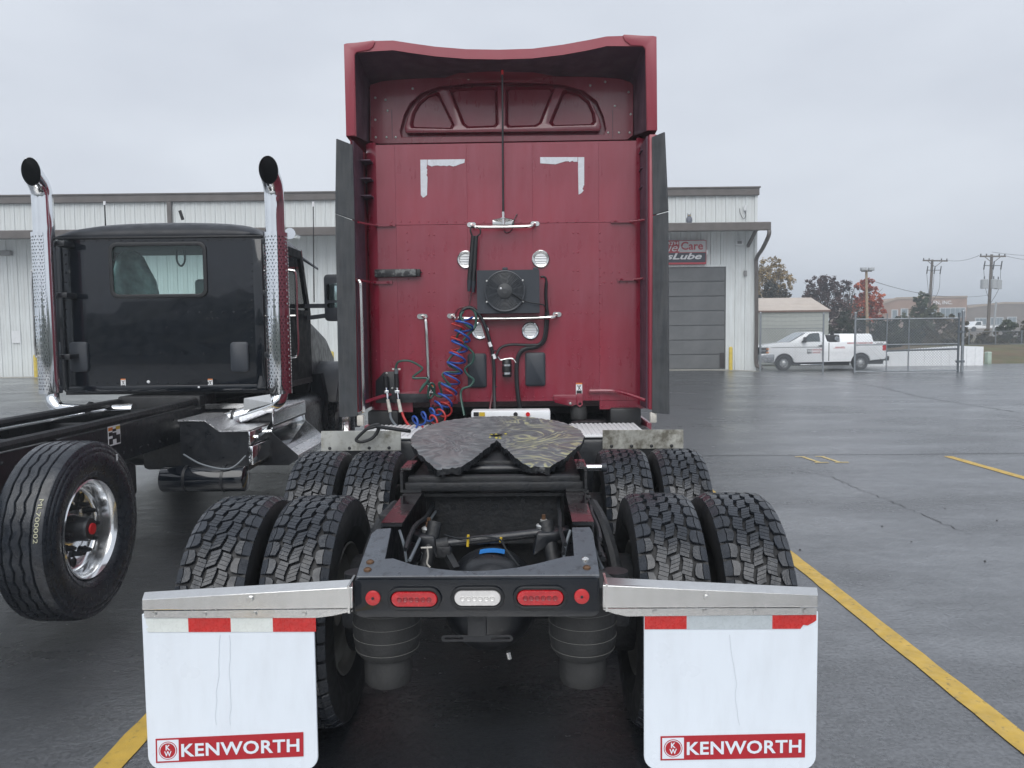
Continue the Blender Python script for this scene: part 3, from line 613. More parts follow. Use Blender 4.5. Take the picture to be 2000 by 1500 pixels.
MB().loft([[(-0.14, -0.14, 0.75), (0.14, -0.14, 0.75), (0.14, 0.14, 0.75), (-0.14, 0.14, 0.75)], [(-0.10, -0.10, 0.83), (0.10, -0.10, 0.83), (0.10, 0.10, 0.83), (-0.10, 0.10, 0.83)]]).build('lid', flat('pale_green_paint', (0.36, 0.45, 0.38)), pd)

# ------------------------------------------------------------------ white pickup
pY = 36.4
pF = Frame(W.at(1482, 700, pY).x, pY, W.at(1600, 724, pY).z, 0)
pk = thing('white_pickup', 'white work pickup with red lettering parked behind the fence', 'pickup truck', pF)
PWHITE = mat('white_car_paint', (0.84, 0.86, 0.88), 0.25, var=0.03, coat=0.8, cr=0.05)
PBLK = flat('pickup_black_trim', (0.02, 0.02, 0.022), 0.5)
def arc(cx, cz, r, a0, a1, n=10): return [(cx + r * math.cos(math.radians(a0 + (a1 - a0) * i / n)), cz + r * math.sin(math.radians(a0 + (a1 - a0) * i / n))) for i in range(n + 1)]
FWX, RWX, WZ = 1.21, 4.85, 0.37
low = [(0.10, 0.42), (FWX - 0.5, 0.42)] + arc(FWX, WZ, 0.47, 172, 8)[0:] + [(1.75, 0.40), (RWX - 0.5, 0.42)] + arc(RWX, WZ, 0.47, 172, 8) + [(5.4, 0.48), (5.98, 0.52), (6.04, 0.62), (6.05, 1.31), (6.02, 1.345), (3.32, 1.345), (3.30, 1.38), (1.50, 1.36), (1.38, 1.35), (0.75, 1.29), (0.22, 1.20), (0.12, 1.12), (0.09, 0.62)]
MB().plate(low, (), lambda a, b, t: (a, t, b), 0.0, 2.0).build('body', PWHITE, pk, smooth=30, bev=0.035)
cabp = [(1.46, 1.32), (2.32, 1.80), (2.48, 1.85), (2.98, 1.85), (3.12, 1.80), (3.18, 1.70), (3.28, 1.33)]
mb = MB(); mb.loft([[(a, 0.05 + (b - 1.33) * 0.28, b) for a, b in cabp], [(a, 1.95 - (b - 1.33) * 0.28, b) for a, b in cabp]]); mb.build('cab', PWHITE, pk, smooth=30, bev=0.02)
PGL = mat('pickup_window_glass', (0.05, 0.065, 0.07), 0.06, var=0.2, vs=3, coat=1)
win = [(2.0, 1.36), (2.18, 1.52), (2.42, 1.74), (2.60, 1.785), (2.90, 1.785), (2.93, 1.37)]
sw = MB(); sw.loft([[(a, 0.035 + (b - 1.33) * 0.28, b) for a, b in win], [(a, 0.06 + (b - 1.33) * 0.28, b) for a, b in win]]); sw.build('side_window', PGL, pk)
wsp = [(1.50, 1.355), (2.28, 1.785)]
MB().add([(1.48, 0.16, 1.345), (2.29, 0.27, 1.795), (2.29, 1.73, 1.795), (1.48, 1.84, 1.345)], [(0, 1, 2, 3)]).add([(1.46, 0.16, 1.36), (2.275, 0.27, 1.815), (2.275, 1.73, 1.815), (1.46, 1.84, 1.36)], [(0, 3, 2, 1)]).build('windshield', mat('pale_windshield', (0.30, 0.36, 0.37), 0.1, coat=1), pk, smooth=0)
MB().box(2.985, 2.993, -0.004, 0.02, 0.55, 1.33).build('door_seam', PBLK, pk, smooth=0)
MB().box(3.30, 3.335, -0.004, 0.06, 0.46, 1.32).build('cab_bed_gap', PBLK, pk, smooth=0)
MB().box(1.73, 1.738, -0.003, 0.02, 0.5, 1.25).build('door_seam', PBLK, pk, smooth=0)
MB().box(0.62, 2.98, -0.014, 0.002, 1.115, 1.135).build('side_moulding', PBLK, pk, smooth=0)
MB().cbox((2.92, -0.02, 1.185), (0.2, 0.05, 0.045)).build('door_handle', PBLK, pk, bev=0.01)
mr = MB(); mr.cbox((2.13, -0.13, 1.47), (0.13, 0.2, 0.26)); mr.build('side_mirror', PBLK, pk, bev=0.03); MB().bar((2.02, 0.0, 1.37), (2.12, -0.12, 1.38), 0.05, 0.05).build('mirror_arm', PBLK, pk)
for l, nm in ((FWX, 'wheel'), (RWX, 'wheel')):
    t_ = MB().lathe([(0.02, 0.20), (0.0, 0.24), (-0.01, 0.33), (0.02, 0.365), (0.22, 0.365), (0.25, 0.33), (0.24, 0.2)], (l, 0.04, WZ), 'y', 28).build(nm, TYREWALL, pk)
    PRIM = mat('pickup_rim', (0.5, 0.51, 0.52), 0.35, 0.6)
    MB().lathe([(0.02, 0.235), (0.03, 0.20), (0.06, 0.19), (0.05, 0.12), (0.0, 0.10), (-0.02, 0.06), (-0.03, 0.0)], (l, 0.04, WZ), 'y', 24).build('rim', PRIM, t_)
    for i in range(8):
        a = 2 * PI * i / 8; MB().cyl((l + 0.155 * math.cos(a), 0.083, WZ + 0.155 * math.sin(a)), (l + 0.155 * math.cos(a), 0.09, WZ + 0.155 * math.sin(a)), 0.032, n=8).build('rim_hole', PBLK, t_)
    MB().box(l - 0.5, l + 0.5, 0.1, 1.9, 0.36, 0.92).build('wheel_well', PBLK, pk, smooth=0)
MB().box(1.7, 4.35, 0.12, 1.88, 0.24, 0.43).build('underbody', PBLK, pk, smooth=0)
MB().box(5.3, 6.0, 0.2, 1.8, 0.28, 0.5).build('rear_frame', PBLK, pk, smooth=0)
MB().box(1.95, 3.05, -0.06, 0.1, 0.27, 0.31).build('step_rail', ALU, pk, bev=0.01)
MB().plate([(-0.02, 0.44), (0.30, 0.40), (0.72, 0.46), (0.74, 0.80), (0.05, 0.80), (-0.02, 0.74)], (), lambda a, b, t: (a, t, b), -0.03, 2.03).build('front_bumper', mat('pickup_chrome', (0.45, 0.46, 0.47), 0.2, 0.9), pk, bev=0.02)
hl = MB().box(0.06, 0.42, -0.012, 0.3, 0.84, 1.13).build('headlight', PBLK, pk, bev=0.01)
for z in (1.05, 0.89): MB().box(0.34, 0.47, -0.02, 0.1, z - 0.04, z + 0.04).build('amber_lens', flat('amber_lens', (0.6, 0.2, 0.03), 0.3), hl, bev=0.01)
MB().box(0.04, 0.32, -0.016, 0.1, 0.955, 0.99).build('lamp_bar', ALU, hl)
MB().box(0.02, 0.09, 0.3, 1.7, 0.80, 1.14).build('grille', PBLK, pk, smooth=0)
MB().box(5.86, 6.06, -0.012, 0.12, 0.92, 1.22).build('tail_lamp', flat('pickup_tail_red', (0.5, 0.01, 0.012), 0.25), pk, bev=0.015)
MB().box(5.85, 6.22, 0.05, 1.95, 0.44, 0.66).build('rear_bumper', PBLK, pk, bev=0.03)
MB().loft([[(3.95, 0.25, 1.34), (5.55, 0.25, 1.34), (5.50, 0.40, 1.70), (5.40, 0.45, 1.73), (3.98, 0.45, 1.74), (3.95, 0.35, 1.70)], [(3.95, 1.75, 1.34), (5.55, 1.75, 1.34), (5.50, 1.60, 1.70), (5.40, 1.55, 1.73), (3.98, 1.55, 1.74), (3.95, 1.65, 1.70)]]).build('bed_tank', PWHITE, pk, bev=0.04)
eq = MB().cbox((3.55, 0.6, 1.50), (0.50, 0.7, 0.36)).build('compressor', PBLK, pk, bev=0.03)
MB().cyl((3.75, 0.15, 1.52), (3.75, 0.35, 1.52), 0.11, n=12).build('pulley', ALU, eq); MB().cyl((3.66, 0.5, 1.68), (3.66, 0.5, 1.86), 0.09, n=10).build('air_filter', PBLK, eq); MB().cyl((3.86, 0.3, 1.6), (3.86, 0.6, 1.6), 0.06, n=10).build('motor', PBLK, eq)
PRED = flat('pickup_lettering_red', (0.42, 0.03, 0.04), 0.5)
def ptext(txt, x, z, w, h, m, par=pk, bold=0.03): text_part('lettering', txt, m, par, lambda a, b: (x + a, -0.005, z + b), w=w, h=h, bold=bold)
ptext('KENWORTHSALES.COM', 4.18, 1.255, 1.2, 0.07, PRED); ptext('KENWORTH', 2.56, 0.96, 0.5, 0.07, PRED); ptext('SALES', 2.56, 0.83, 0.34, 0.07, PRED)
ptext('KENWORTH', 3.62, 1.07, 0.45, 0.06, PRED); ptext('DURAMAX', 5.58, 1.245, 0.32, 0.05, INK)
MB().box(3.52, 4.09, -0.003, 0.0, 1.05, 1.06).build('decal_line', PRED, pk, smooth=0)
em = MB().plate([(2.28, 0.82), (2.50, 0.82), (2.48, 0.92), (2.50, 1.03), (2.28, 1.03), (2.30, 0.92)], (), lambda a, b, t: (a, t, b), -0.004, 0.0).build('door_emblem', INK, pk, smooth=0)
for xx in (2.33, 2.41): MB().box(xx, xx + 0.05, -0.007, -0.0045, 0.88, 1.0).build('emblem_bar', WHITE, em, smooth=0)

# ------------------------------------------------------------------ trees, bushes
BARK = mat('grey_bark', (0.09, 0.075, 0.065), 0.9, var=0.3, vs=6, bump=0.5, bs=20)
def leafmat(nm, c1, c2, s=0.9):
    m = bpy.data.materials.new(nm); m.use_nodes = True; t = m.node_tree; b = t.nodes['Principled BSDF']; L = t.links.new
    tc = t.nodes.new('ShaderNodeTexCoord'); n = t.nodes.new('ShaderNodeTexNoise'); n.inputs['Scale'].default_value = s; n.inputs['Detail'].default_value = 4; L(tc.outputs['Object'], n.inputs['Vector'])
    r = t.nodes.new('ShaderNodeValToRGB'); r.color_ramp.elements[0].position = 0.38; r.color_ramp.elements[0].color = (*c1, 1); r.color_ramp.elements[1].position = 0.64; r.color_ramp.elements[1].color = (*c2, 1)
    L(n.outputs['Fac'], r.inputs[0]); L(r.outputs[0], b.inputs['Base Color']); b.inputs['Roughness'].default_value = 0.7; return m
def tree(name, label, loc, h, crown, lm, nleaf, lsize, seed, trunk_r=0.14, group=None, bare=0.0, cat='tree'):
    """crown: list of (dx, dz, rx, rz) ellipsoids around the trunk foot"""
    R = random.Random(seed); T = thing_at(name, label, cat, loc, group)
    mb = MB(); mb.tube(smooth_path([(0, 0, -0.3), (0.04, 0.02, h * 0.25), (-0.05, 0.05, h * 0.55), (0.05, 0, h * 0.88)], 4), [trunk_r * (1 - 0.85 * i / 12) for i in range(13)], 7)
    for i in range(16):
        e = crown[i % len(crown)]; a = R.uniform(0, 2 * PI); z0 = h * R.uniform(0.15, 0.6)
        tip = Vector((e[0] + math.cos(a) * e[2] * 0.9, math.sin(a) * e[2] * 0.9, e[1] + R.uniform(-0.3, 0.9) * e[3]))
        mid = Vector((tip.x * 0.4, tip.y * 0.4, z0 + (tip.z - z0) * 0.65))
        mb.tube(smooth_path([(0, 0, z0), mid, tip], 3), [trunk_r * 0.42, trunk_r * 0.36, trunk_r * 0.3, trunk_r * 0.22, trunk_r * 0.15, trunk_r * 0.1, trunk_r * 0.05], 4, caps=False)
    mb.build('trunk', BARK, T, fix=False)
    cl = []
    for e in crown:
        for i in range(max(26, int(34 * e[2] * e[3]))):
            while True:
                q = Vector((R.uniform(-1, 1), R.uniform(-1, 1), R.uniform(-1, 1)))
                if 0.25 < q.length < 1: break
            cl.append((Vector((e[0] + q.x * e[2], q.y * e[2], e[1] + q.z * e[3])), R.uniform(0.10, 0.30) * min(e[2], e[3])))
    mb = MB(); vs = []; fs = []
    for i in range(nleaf):
        c, r = cl[R.randrange(len(cl))]; d = Vector((R.gauss(0, 1), R.gauss(0, 1), R.gauss(0, 1))).normalized() * (r * R.random() ** 0.4)
        p = c + d; a = Vector((R.gauss(0, 1), R.gauss(0, 1), R.gauss(0, 0.7))).normalized() * lsize * R.uniform(0.6, 1.3); b = a.cross(Vector((R.gauss(0, 1), R.gauss(0, 1), R.gauss(0, 1)))).normalized() * lsize * R.uniform(0.35, 0.8)
        k = len(vs); vs += [p - a, p + b * 0.8, p + a, p - b]; fs.append((k, k + 1, k + 2, k + 3))
    mb.add(vs, fs); mb.build('crown', lm, T, smooth=0, fix=False); return T
LY = leafmat('yellow_autumn_leaves', (0.19, 0.13, 0.05), (0.38, 0.27, 0.12)); LD = leafmat('dull_brown_green_leaves', (0.028, 0.030, 0.024), (0.075, 0.060, 0.045))
LR = leafmat('red_maple_leaves', (0.30, 0.040, 0.018), (0.55, 0.13, 0.045)); LG = leafmat('green_olive_leaves', (0.035, 0.055, 0.025), (0.095, 0.10, 0.04)); LB = leafmat('dark_purple_brown_leaves', (0.045, 0.025, 0.028), (0.10, 0.055, 0.05))
LH = leafmat('evergreen_hedge_leaves', (0.016, 0.026, 0.014), (0.055, 0.062, 0.030)); LO = leafmat('olive_brown_leaves', (0.05, 0.042, 0.022), (0.12, 0.095, 0.045))
def crown_px(ells, Y, u0):
    x0 = W.at(u0, 640, Y).x; out = []
    for u, v, ru, rv in ells:
        p = W.at(u, v, Y); out.append((p.x - x0, p.z + 0.3, ru * Y / FPX, rv * Y / FPX))
    return (x0, Y, -0.3), out
def ptree(name, label, Y, u0, top, ells, lm, n, ls, seed, tr=0.14, group='autumn trees behind the yard', cat='tree'):
    loc, cr = crown_px(ells, Y, u0); tree(name, label, loc, W.at(u0, top, Y).z + 0.3, cr, lm, n, ls, seed, tr, group, cat=cat)
ptree('autumn_tree', 'pale yellow autumn tree rising beside the building corner', 66, 1512, 505, [(1508, 528, 26, 26), (1532, 548, 20, 24), (1490, 560, 28, 34), (1525, 575, 20, 22)], LY, 6500, 0.10, 1)
ptree('autumn_tree', 'dark grey-green tree just in front of the yellow tree', 58, 1510, 545, [(1505, 585, 32, 36), (1530, 605, 26, 34), (1490, 610, 28, 40)], LD, 6500, 0.10, 2)
ptree('autumn_tree', 'tall dark purple-brown tree behind the metal shed', 60, 1612, 535, [(1590, 565, 24, 26), (1618, 552, 22, 22), (1640, 570, 22, 30), (1605, 590, 40, 30), (1630, 620, 40, 36), (1575, 600, 22, 24)], LB, 8500, 0.10, 3)
ptree('autumn_tree', 'bare twiggy grey tree left of the red maple', 62, 1658, 545, [(1655, 580, 16, 34), (1665, 610, 22, 36)], LD, 700, 0.09, 4)
ptree('red_maple', 'bright orange-red maple behind the light pole', 64, 1694, 540, [(1688, 562, 18, 22), (1700, 585, 24, 26), (1680, 600, 20, 26), (1712, 605, 18, 22), (1690, 620, 30, 14)], LR, 7500, 0.10, 5)
ptree('green_tree', 'olive green tree in front of the brick office', 72, 1803, 568, [(1800, 582, 14, 16), (1805, 600, 22, 20), (1790, 620, 24, 22), (1818, 622, 22, 24), (1802, 640, 34, 20)], LG, 7500, 0.11, 6)
hed = [(1648, 650, 34, 40, LH, 'dark evergreen bush behind the pickup engine'), (1690, 652, 34, 34, LH, 'dark bush below the red maple'), (1728, 655, 30, 36, LH, 'dark bush right of the light pole'), (1762, 655, 30, 36, LH, 'dark bush left of the olive tree'), (1800, 662, 34, 34, LH, 'wide dark bush under the olive tree'), (1838, 655, 32, 36, LO, 'brownish bush right of the olive tree'), (1868, 650, 22, 38, LO, 'tall brown bush by the gate hinge post'), (1900, 675, 26, 24, LO, 'low brown bush right of the gate'), (1938, 672, 28, 30, LO, 'loose olive bush beneath the transformer pole'), (1972, 655, 26, 34, LG, 'green bush by the far right fence'), (2010, 660, 28, 44, LO, 'tan bush at the right picture edge')]
for i, (u, v, ru, rv, lm, lab) in enumerate(hed):
    ptree('bush', lab, 54 - (i % 3) * 1.3, u, v - rv * 0.6, [(u, v, ru, rv), (u - ru * 0.4, v + rv * 0.5, ru * 0.8, rv * 0.6), (u + ru * 0.4, v + rv * 0.4, ru * 0.8, rv * 0.6)], lm, 6500, 0.10, 20 + i, 0.06, 'bushes behind the gate', 'bush')

# wooded bank behind the viewer: the dark skyline mirrored in the black cab and the chrome
R_ = random.Random(9); nx_, nz_ = 90, 7; mb = MB(); vs = []
for j in range(nz_):
    for i in range(nx_):
        f = j / (nz_ - 1); x = -90 + 180 * i / (nx_ - 1); top = 4.6 + 1.2 * math.sin(i * 0.23) + R_.uniform(-0.7, 0.7)
        vs.append((x + R_.uniform(-.6, .6), -46 - 6 * f * f + R_.uniform(-1.5, 1.5), -0.6 + top * f))
mb.add(vs, [(j * nx_ + i, j * nx_ + i + 1, (j + 1) * nx_ + i + 1, (j + 1) * nx_ + i) for j in range(nz_ - 1) for i in range(nx_ - 1)])
tag(mb.build('far_woodland', LH, None, smooth=0, fix=False), 'dark line of woodland across the lot behind the viewer', None, None, 'stuff')

# ------------------------------------------------------------------ poles and wires
WOOD = mat('weathered_pole_wood', (0.15, 0.125, 0.105), 0.8, var=0.25, vs=5, dscale=(5, 5, 0.3), dirt=(0.07, 0.06, 0.055), damt=0.5)
TANW = mat('tan_pole_wood', (0.34, 0.26, 0.18), 0.75, var=0.2, vs=5)
GREYM = flat('transformer_grey', (0.36, 0.38, 0.40), 0.4); CER = flat('dark_insulator', (0.05, 0.05, 0.055), 0.4)
def pole(name, label, u0, v0, u1, v1, Y, r, m):
    b, t = W.at(u1, v1, Y), W.at(u0, v0, Y); d = (t - b) / (t.z - b.z); foot = b + d * (-0.4 - b.z)
    T = thing_at(name, label, 'pole', foot); MB().cyl((0, 0, 0), t - foot, r, r * 0.72, 12).build('pole_shaft', m, T)
    return T, foot
T, f = pole('light_pole', 'tan wooden pole with two floodlights by the red maple', 1692, 527, 1694, 650, 52, 0.11, TANW)
q = lambda u, v, Y, f=None: W.at(u, v, Y) - f
a = q(1691, 530, 52, f); MB().bar((a.x - 0.35, -0.12, a.z), (a.x + 0.35, -0.12, a.z), 0.06, 0.06).build('crossarm', WOOD, T)
for u in (1684, 1699):
    a = q(u, 526, 52, f); MB().cbox((a.x, -0.18, a.z), (0.36, 0.26, 0.22)).build('floodlight', GREYM, T, bev=0.03)
def upole(label, u0, v0, u1, v1, Y, arm, ins, xf):
    T, f = pole('utility_pole', label, u0, v0, u1, v1, Y, 0.16, WOOD)
    a, b = q(arm[0], arm[2], Y, f), q(arm[1], arm[3], Y, f); MB().bar(a + Vector((0, -0.15, 0)), b + Vector((0, -0.15, 0)), 0.11, 0.13).build('crossarm', WOOD, T)
    mid = (a + b) / 2
    for s in (-1, 1): MB().bar((mid.x + s * 0.7, -0.15, mid.z - 0.05), (mid.x + s * 0.08, -0.15, mid.z - 0.55), 0.03, 0.05).build('brace', WOOD, T)
    for k in (0.03, 0.25, 0.75, 0.97):
        p = a + (b - a) * k; MB().lathe([(0.06, 0.03), (0.1, 0.06), (0.14, 0.05), (0.18, 0.065), (0.24, 0.03), (0.25, 0)], (p.x, -0.15, p.z), 'z', 8).build('insulator', CER, T)
    a, b = q(ins[0], ins[2], Y, f), q(ins[1], ins[2], Y, f); MB().bar(a + Vector((0, -0.15, 0)), b + Vector((0, -0.15, 0)), 0.05, 0.06).build('fuse_arm', CER, T)
    for k in (0, 0.55, 1):
        p = a + (b - a) * k; MB().cyl((p.x, -0.2, p.z - 0.35), (p.x + 0.1, -0.2, p.z + 0.4), 0.06, 0.05, 8).build('cutout_fuse', CER, T)
        MB().tube(smooth_path([(p.x, -0.2, p.z - 0.35), (p.x + (0.2 if k < .5 else -.1), -0.2, p.z - 2.0), (f.x * 0 + 0.1, -0.15, p.z - 3.4)]), 0.018, 4).build('jumper', CER, T)
    for (u, v, w, h) in xf:
        p = q(u, v, Y, f); t_ = MB().lathe([(-h / 2, 0), (-h / 2, w / 2), (h / 2, w / 2), (h / 2 + 0.05, w / 2 * 0.6), (h / 2 + 0.06, 0)], (p.x, -0.1, p.z), 'z', 16).build('transformer', GREYM, T)
        MB().cyl((p.x, -0.1, p.z + h / 2), (p.x, -0.1, p.z + h / 2 + 0.3), 0.05, n=8).build('bushing', CER, t_)
    return T, f
T1, f1 = upole('wooden utility pole with fuses above the olive tree', 1821, 507, 1814, 625, 76, (1801, 1849, 509, 510), (1808, 1834, 528), [])
T2, f2 = upole('wooden utility pole carrying grey transformers at the right', 1937, 497, 1929, 655, 70, (1912, 1962, 501, 501), (1919, 1952, 519), [(1921, 555, 0.62, 0.8), (1939, 555, 0.55, 0.8), (1948, 556, 0.60, 0.8)])
a, b = q(1941, 590, 70, f2), q(1934, 660, 70, f2); MB().cyl((a.x, -0.35, a.z), (b.x, -0.35, b.z), 0.09, n=8).build('conduit', GREYM, T2)
def wire(lab, p0, p1, sag):
    p0, p1 = Vector(p0), Vector(p1); pts = [p0.lerp(p1, i / 16) - Vector((0, 0, sag * 4 * (i / 16) * (1 - i / 16))) for i in range(17)]
    mb = MB(); mb.tube(pts, 0.018, 4, caps=False); tag(mb.build('power_line', CER, None, fix=False), lab, 'cable', 'overhead lines')
wire('upper line from the left pole arm to the transformer pole', W.at(1848, 508, 76), W.at(1912, 499, 70), 0.25); wire('upper line leaving the transformer pole to the right', W.at(1962, 499, 70), W.at(2060, 503, 74), 0.3)
wire('lower line from the light pole towards the transformer pole', W.at(1694, 545, 52.2), W.at(1932, 576, 70), 0.6); wire('top line leaving the transformer pole tip', W.at(1937, 492, 70), W.at(2070, 498, 80), 0.2)

# ------------------------------------------------------------------ office buildings
BRICK = mat('hazy_tan_brick', (0.30, 0.19, 0.14), 0.8, var=0.15, vs=0.5); BRICKD = mat('grey_brown_brick', (0.19, 0.15, 0.125), 0.8, var=0.15, vs=0.5); BAND = flat('pale_brick_band', (0.36, 0.28, 0.22), 0.8)
OGL = mat('office_glass', (0.16, 0.20, 0.23), 0.1, var=0.2, vs=0.4, coat=0.5); OFR = flat('pale_window_frame', (0.5, 0.52, 0.54), 0.5)
def office(label, Y, pts, m, wins, zb=-0.3, deep=18):
    f = W.at(pts[0][0], pts[0][1], Y); f = Vector((f.x, Y, zb)); T = thing_at('office_building', label, 'building', f)
    top = [(W.at(u, v, Y).x - f.x, W.at(u, v, Y).z - zb) for u, v in pts]
    poly = [(top[0][0], 0)] + [(top[-1][0], 0)] + top[::-1]
    MB().plate(poly, (), lambda a, b, t: (a, t, b), 0, deep).build('wall', m, T, smooth=0)
    mb = MB()
    for (a, b), (c, d) in zip(top[:-1], top[1:]): mb.add([(a, -0.12, b - 0.25), (c, -0.12, d - 0.25), (c, -0.12, d + 0.12), (a, -0.12, b + 0.12), (a, 0.3, b - 0.25), (c, 0.3, d - 0.25), (c, 0.3, d + 0.12), (a, 0.3, b + 0.12)], [(0, 1, 2, 3), (4, 7, 6, 5), (0, 4, 5, 1), (2, 6, 7, 3)])
    mb.build('parapet', BAND, T, smooth=0)
    for (u0, v0, u1, v1, k) in wins:
        a, b = W.at(u0, v1, Y) - f, W.at(u1, v0, Y) - f
        wf = MB().box(a.x - 0.15, b.x + 0.15, -0.1, 0.02, a.z - 0.15, b.z + 0.15).build('window', OFR, T, smooth=0)
        for i in range(k):
            x0 = a.x + (b.x - a.x) * i / k + 0.05; x1 = a.x + (b.x - a.x) * (i + 1) / k - 0.05
            MB().box(x0, x1, -0.13, -0.105, a.z, b.z).build('pane', OGL, wf, smooth=0)
    return T, f
T, f = office('tan brick office building with white lettering on its parapet', 140, [(1700, 598), (1722, 592), (1752, 582), (1820, 580), (1889, 579)], BRICK, [(1836, 602, 1884, 619, 5), (1760, 604, 1772, 622, 1), (1742, 606, 1752, 623, 1), (1805, 602, 1828, 620, 3)])
a, b = W.at(1822, 596, 140) - f, W.at(1859, 587, 140) - f
text_part('lettering', 'EN, INC.', flat('sign_letter_white', (0.75, 0.75, 0.75)), T, lambda x, y: (a.x + x, -0.15, a.z + y), w=b.x - a.x, h=b.z - a.z, bold=0.02)
office('grey-brown brick office building at the right picture edge', 152, [(1889, 600), (1925, 595), (1960, 591), (2080, 592)], BRICKD, [(1934, 621, 1958, 634, 4), (1968, 620, 1984, 634, 2), (1905, 622, 1926, 634, 3)])
fv = W.at(1890, 646, 112); far = thing_at('far_white_truck', 'small white truck parked in front of the right office building', 'truck', (fv.x, 112, fv.z - 0.1))
MB().plate([(0, 0.4), (0, 0.75), (0.9, 0.85), (1.2, 1.45), (2.1, 1.45), (2.15, 0.8), (5.4, 0.8), (5.4, 0.4)], (), lambda a, b, t: (a, t, b), 0, 1.8).build('body', PWHITE, far, bev=0.05)
MB().plate([(1.05, 0.9), (1.3, 1.38), (1.9, 1.38), (1.95, 0.9)], (), lambda a, b, t: (a, t, b), -0.02, 0.0).build('side_window', PGL, far, smooth=0)
for l in (0.9, 4.3): MB().cyl((l, -0.02, 0.35), (l, 0.25, 0.35), 0.36, n=16).build('wheel', TYREWALL, far)
# ------------------------------------------------------------------ tyres and wheels (meshes shared by the copies)
def drive_tyre(R=0.50):
    mb = MB(); C = 2 * PI * R; NP = 41; P = C / NP
    def rad(a):
        q = abs(a) / 0.138; return R - 0.006 * q ** 2 - 0.016 * max(0, (q - 0.82) / 0.18) ** 2
    def pt(a, s, d):
        th = s / R; r = rad(a) - d; return (a, r * math.cos(th), r * math.sin(th))
    def block(poly, dep=0.017, shr=0.945):
        n = len(poly); cx = sum(p[0] for p in poly) / n; cy = sum(p[1] for p in poly) / n
        sh = [(cx + (a - cx) * shr, cy + (s - cy) * shr) for a, s in poly]
        vs = [pt(a, s, dep) for a, s in poly] + [pt(a, s, 0.0025) for a, s in poly] + [pt(a, s, 0) for a, s in sh]
        fs = [(i, (i + 1) % n, n + (i + 1) % n, n + i) for i in range(n)] + [(n + i, n + (i + 1) % n, 2 * n + (i + 1) % n, 2 * n + i) for i in range(n)] + [tuple(range(2 * n, 3 * n))]
        mb.add(vs, fs)
    R_ = random.Random(3)
    for k in range(NP):
        j = R_.uniform(-0.002, 0.002)
        for sd in (-1, 1):                                    # shoulder blocks, each cut once by a wavy sipe
            s0 = k * P + (0.5 * P if sd > 0 else 0) + j
            block([(sd * 0.138, s0 + 0.002), (sd * 0.1105, s0), (sd * 0.1075, s0 + 0.45 * P), (sd * 0.1115, s0 + 0.87 * P), (sd * 0.138, s0 + 0.85 * P)])
            block([(sd * 0.1085, s0), (sd * 0.084, s0 + 0.006), (sd * 0.076, s0 + 0.22 * P), (sd * 0.0765, s0 + 0.55 * P), (sd * 0.086, s0 + 0.87 * P), (sd * 0.1095, s0 + 0.87 * P), (sd * 0.1055, s0 + 0.45 * P)])
        for a0, a1, sl, off in ((-0.066, -0.029, 0.34, 0.15), (-0.019, 0.019, -0.40, 0.5), (0.029, 0.066, 0.34, 0.85)):
            s0 = k * P + off * P + j; w = a1 - a0; h = (P - 0.0075) / 4   # a leaning block of four bars with hairline sipes
            for q in range(4):
                zz = (0.006, 0.0025, -0.0025, -0.006)[q]; z2 = (0.0025, -0.0025, -0.006, -0.004)[q]; y0 = s0 + q * h; y1 = y0 + h - 0.0016
                block([(a0 + zz, y0), (a1 + zz, y0 + sl * w), (a1 + z2, y1 + sl * w), (a0 + z2, y1)], 0.014, 0.965)
    nb = len(mb.f)
    prof = [(-0.095, 0.285), (-0.115, 0.30), (-0.142, 0.36), (-0.150, 0.41), (-0.147, 0.46), (-0.1385, 0.487), (-0.136, 0.494), (-0.10, 0.4965), (0, 0.4985), (0.10, 0.4965), (0.136, 0.494), (0.1385, 0.487), (0.147, 0.46), (0.150, 0.41), (0.142, 0.36), (0.115, 0.30), (0.095, 0.285)]
    mb.lathe([(a, r if r < 0.42 else r - 0.015) for a, r in prof], (0, 0, 0), 'x', 96)
    return mb, nb
def rib_tyre(R=0.515, n=180):
    """ribbed trailer-type tyre: four zigzag grooves and fine sidewall rings"""
    mb = MB(); gro = (-0.075, -0.026, 0.026, 0.075); base = [(-0.10, 0.287, 0), (-0.125, 0.305, 0), (-0.137, 0.33, 0), (-0.134, 0.334, 0), (-0.150, 0.38, 0), (-0.152, 0.41, 0), (-0.150, 0.44, 0), (-0.146, 0.445, 0), (-0.148, 0.452, 0), (-0.143, 0.470, 0), (-0.139, 0.474, 0), (-0.140, 0.480, 0), (-0.134, 0.495, 0), (-0.131, 0.499, 0), (-0.131, 0.503, 0), (-0.124, 0.508, 0)]
    pr = list(base)
    for g in gro:
        w = 0.0055 if abs(g) > 0.05 else 0.0065; rr = R - 0.004 * (g / 0.13) ** 2
        pr += [(g - w - 0.002, rr, 1), (g - w, rr - 0.002, 1), (g - w + 0.002, rr - 0.014, 1), (g + w - 0.002, rr - 0.014, 1), (g + w, rr - 0.002, 1), (g + w + 0.002, rr, 1)]
    pr += [(-a, r, z) for a, r, z in base[::-1]]
    m = len(pr); vs = []
    for i in range(n):
        th = 2 * PI * i / n; zig = abs((i % 6) - 3) / 3 - 0.5
        for a, r, z in pr:
            aa = a + (zig * (0.013 if abs(a) < 0.05 else 0.003) if z else 0)
            vs.append((aa, r * math.cos(th), r * math.sin(th)))
    mb.add(vs, [(i * m + k, i * m + k + 1, ((i + 1) % n) * m + k + 1, ((i + 1) % n) * m + k) for i in range(n) for k in range(m - 1)]); return mb
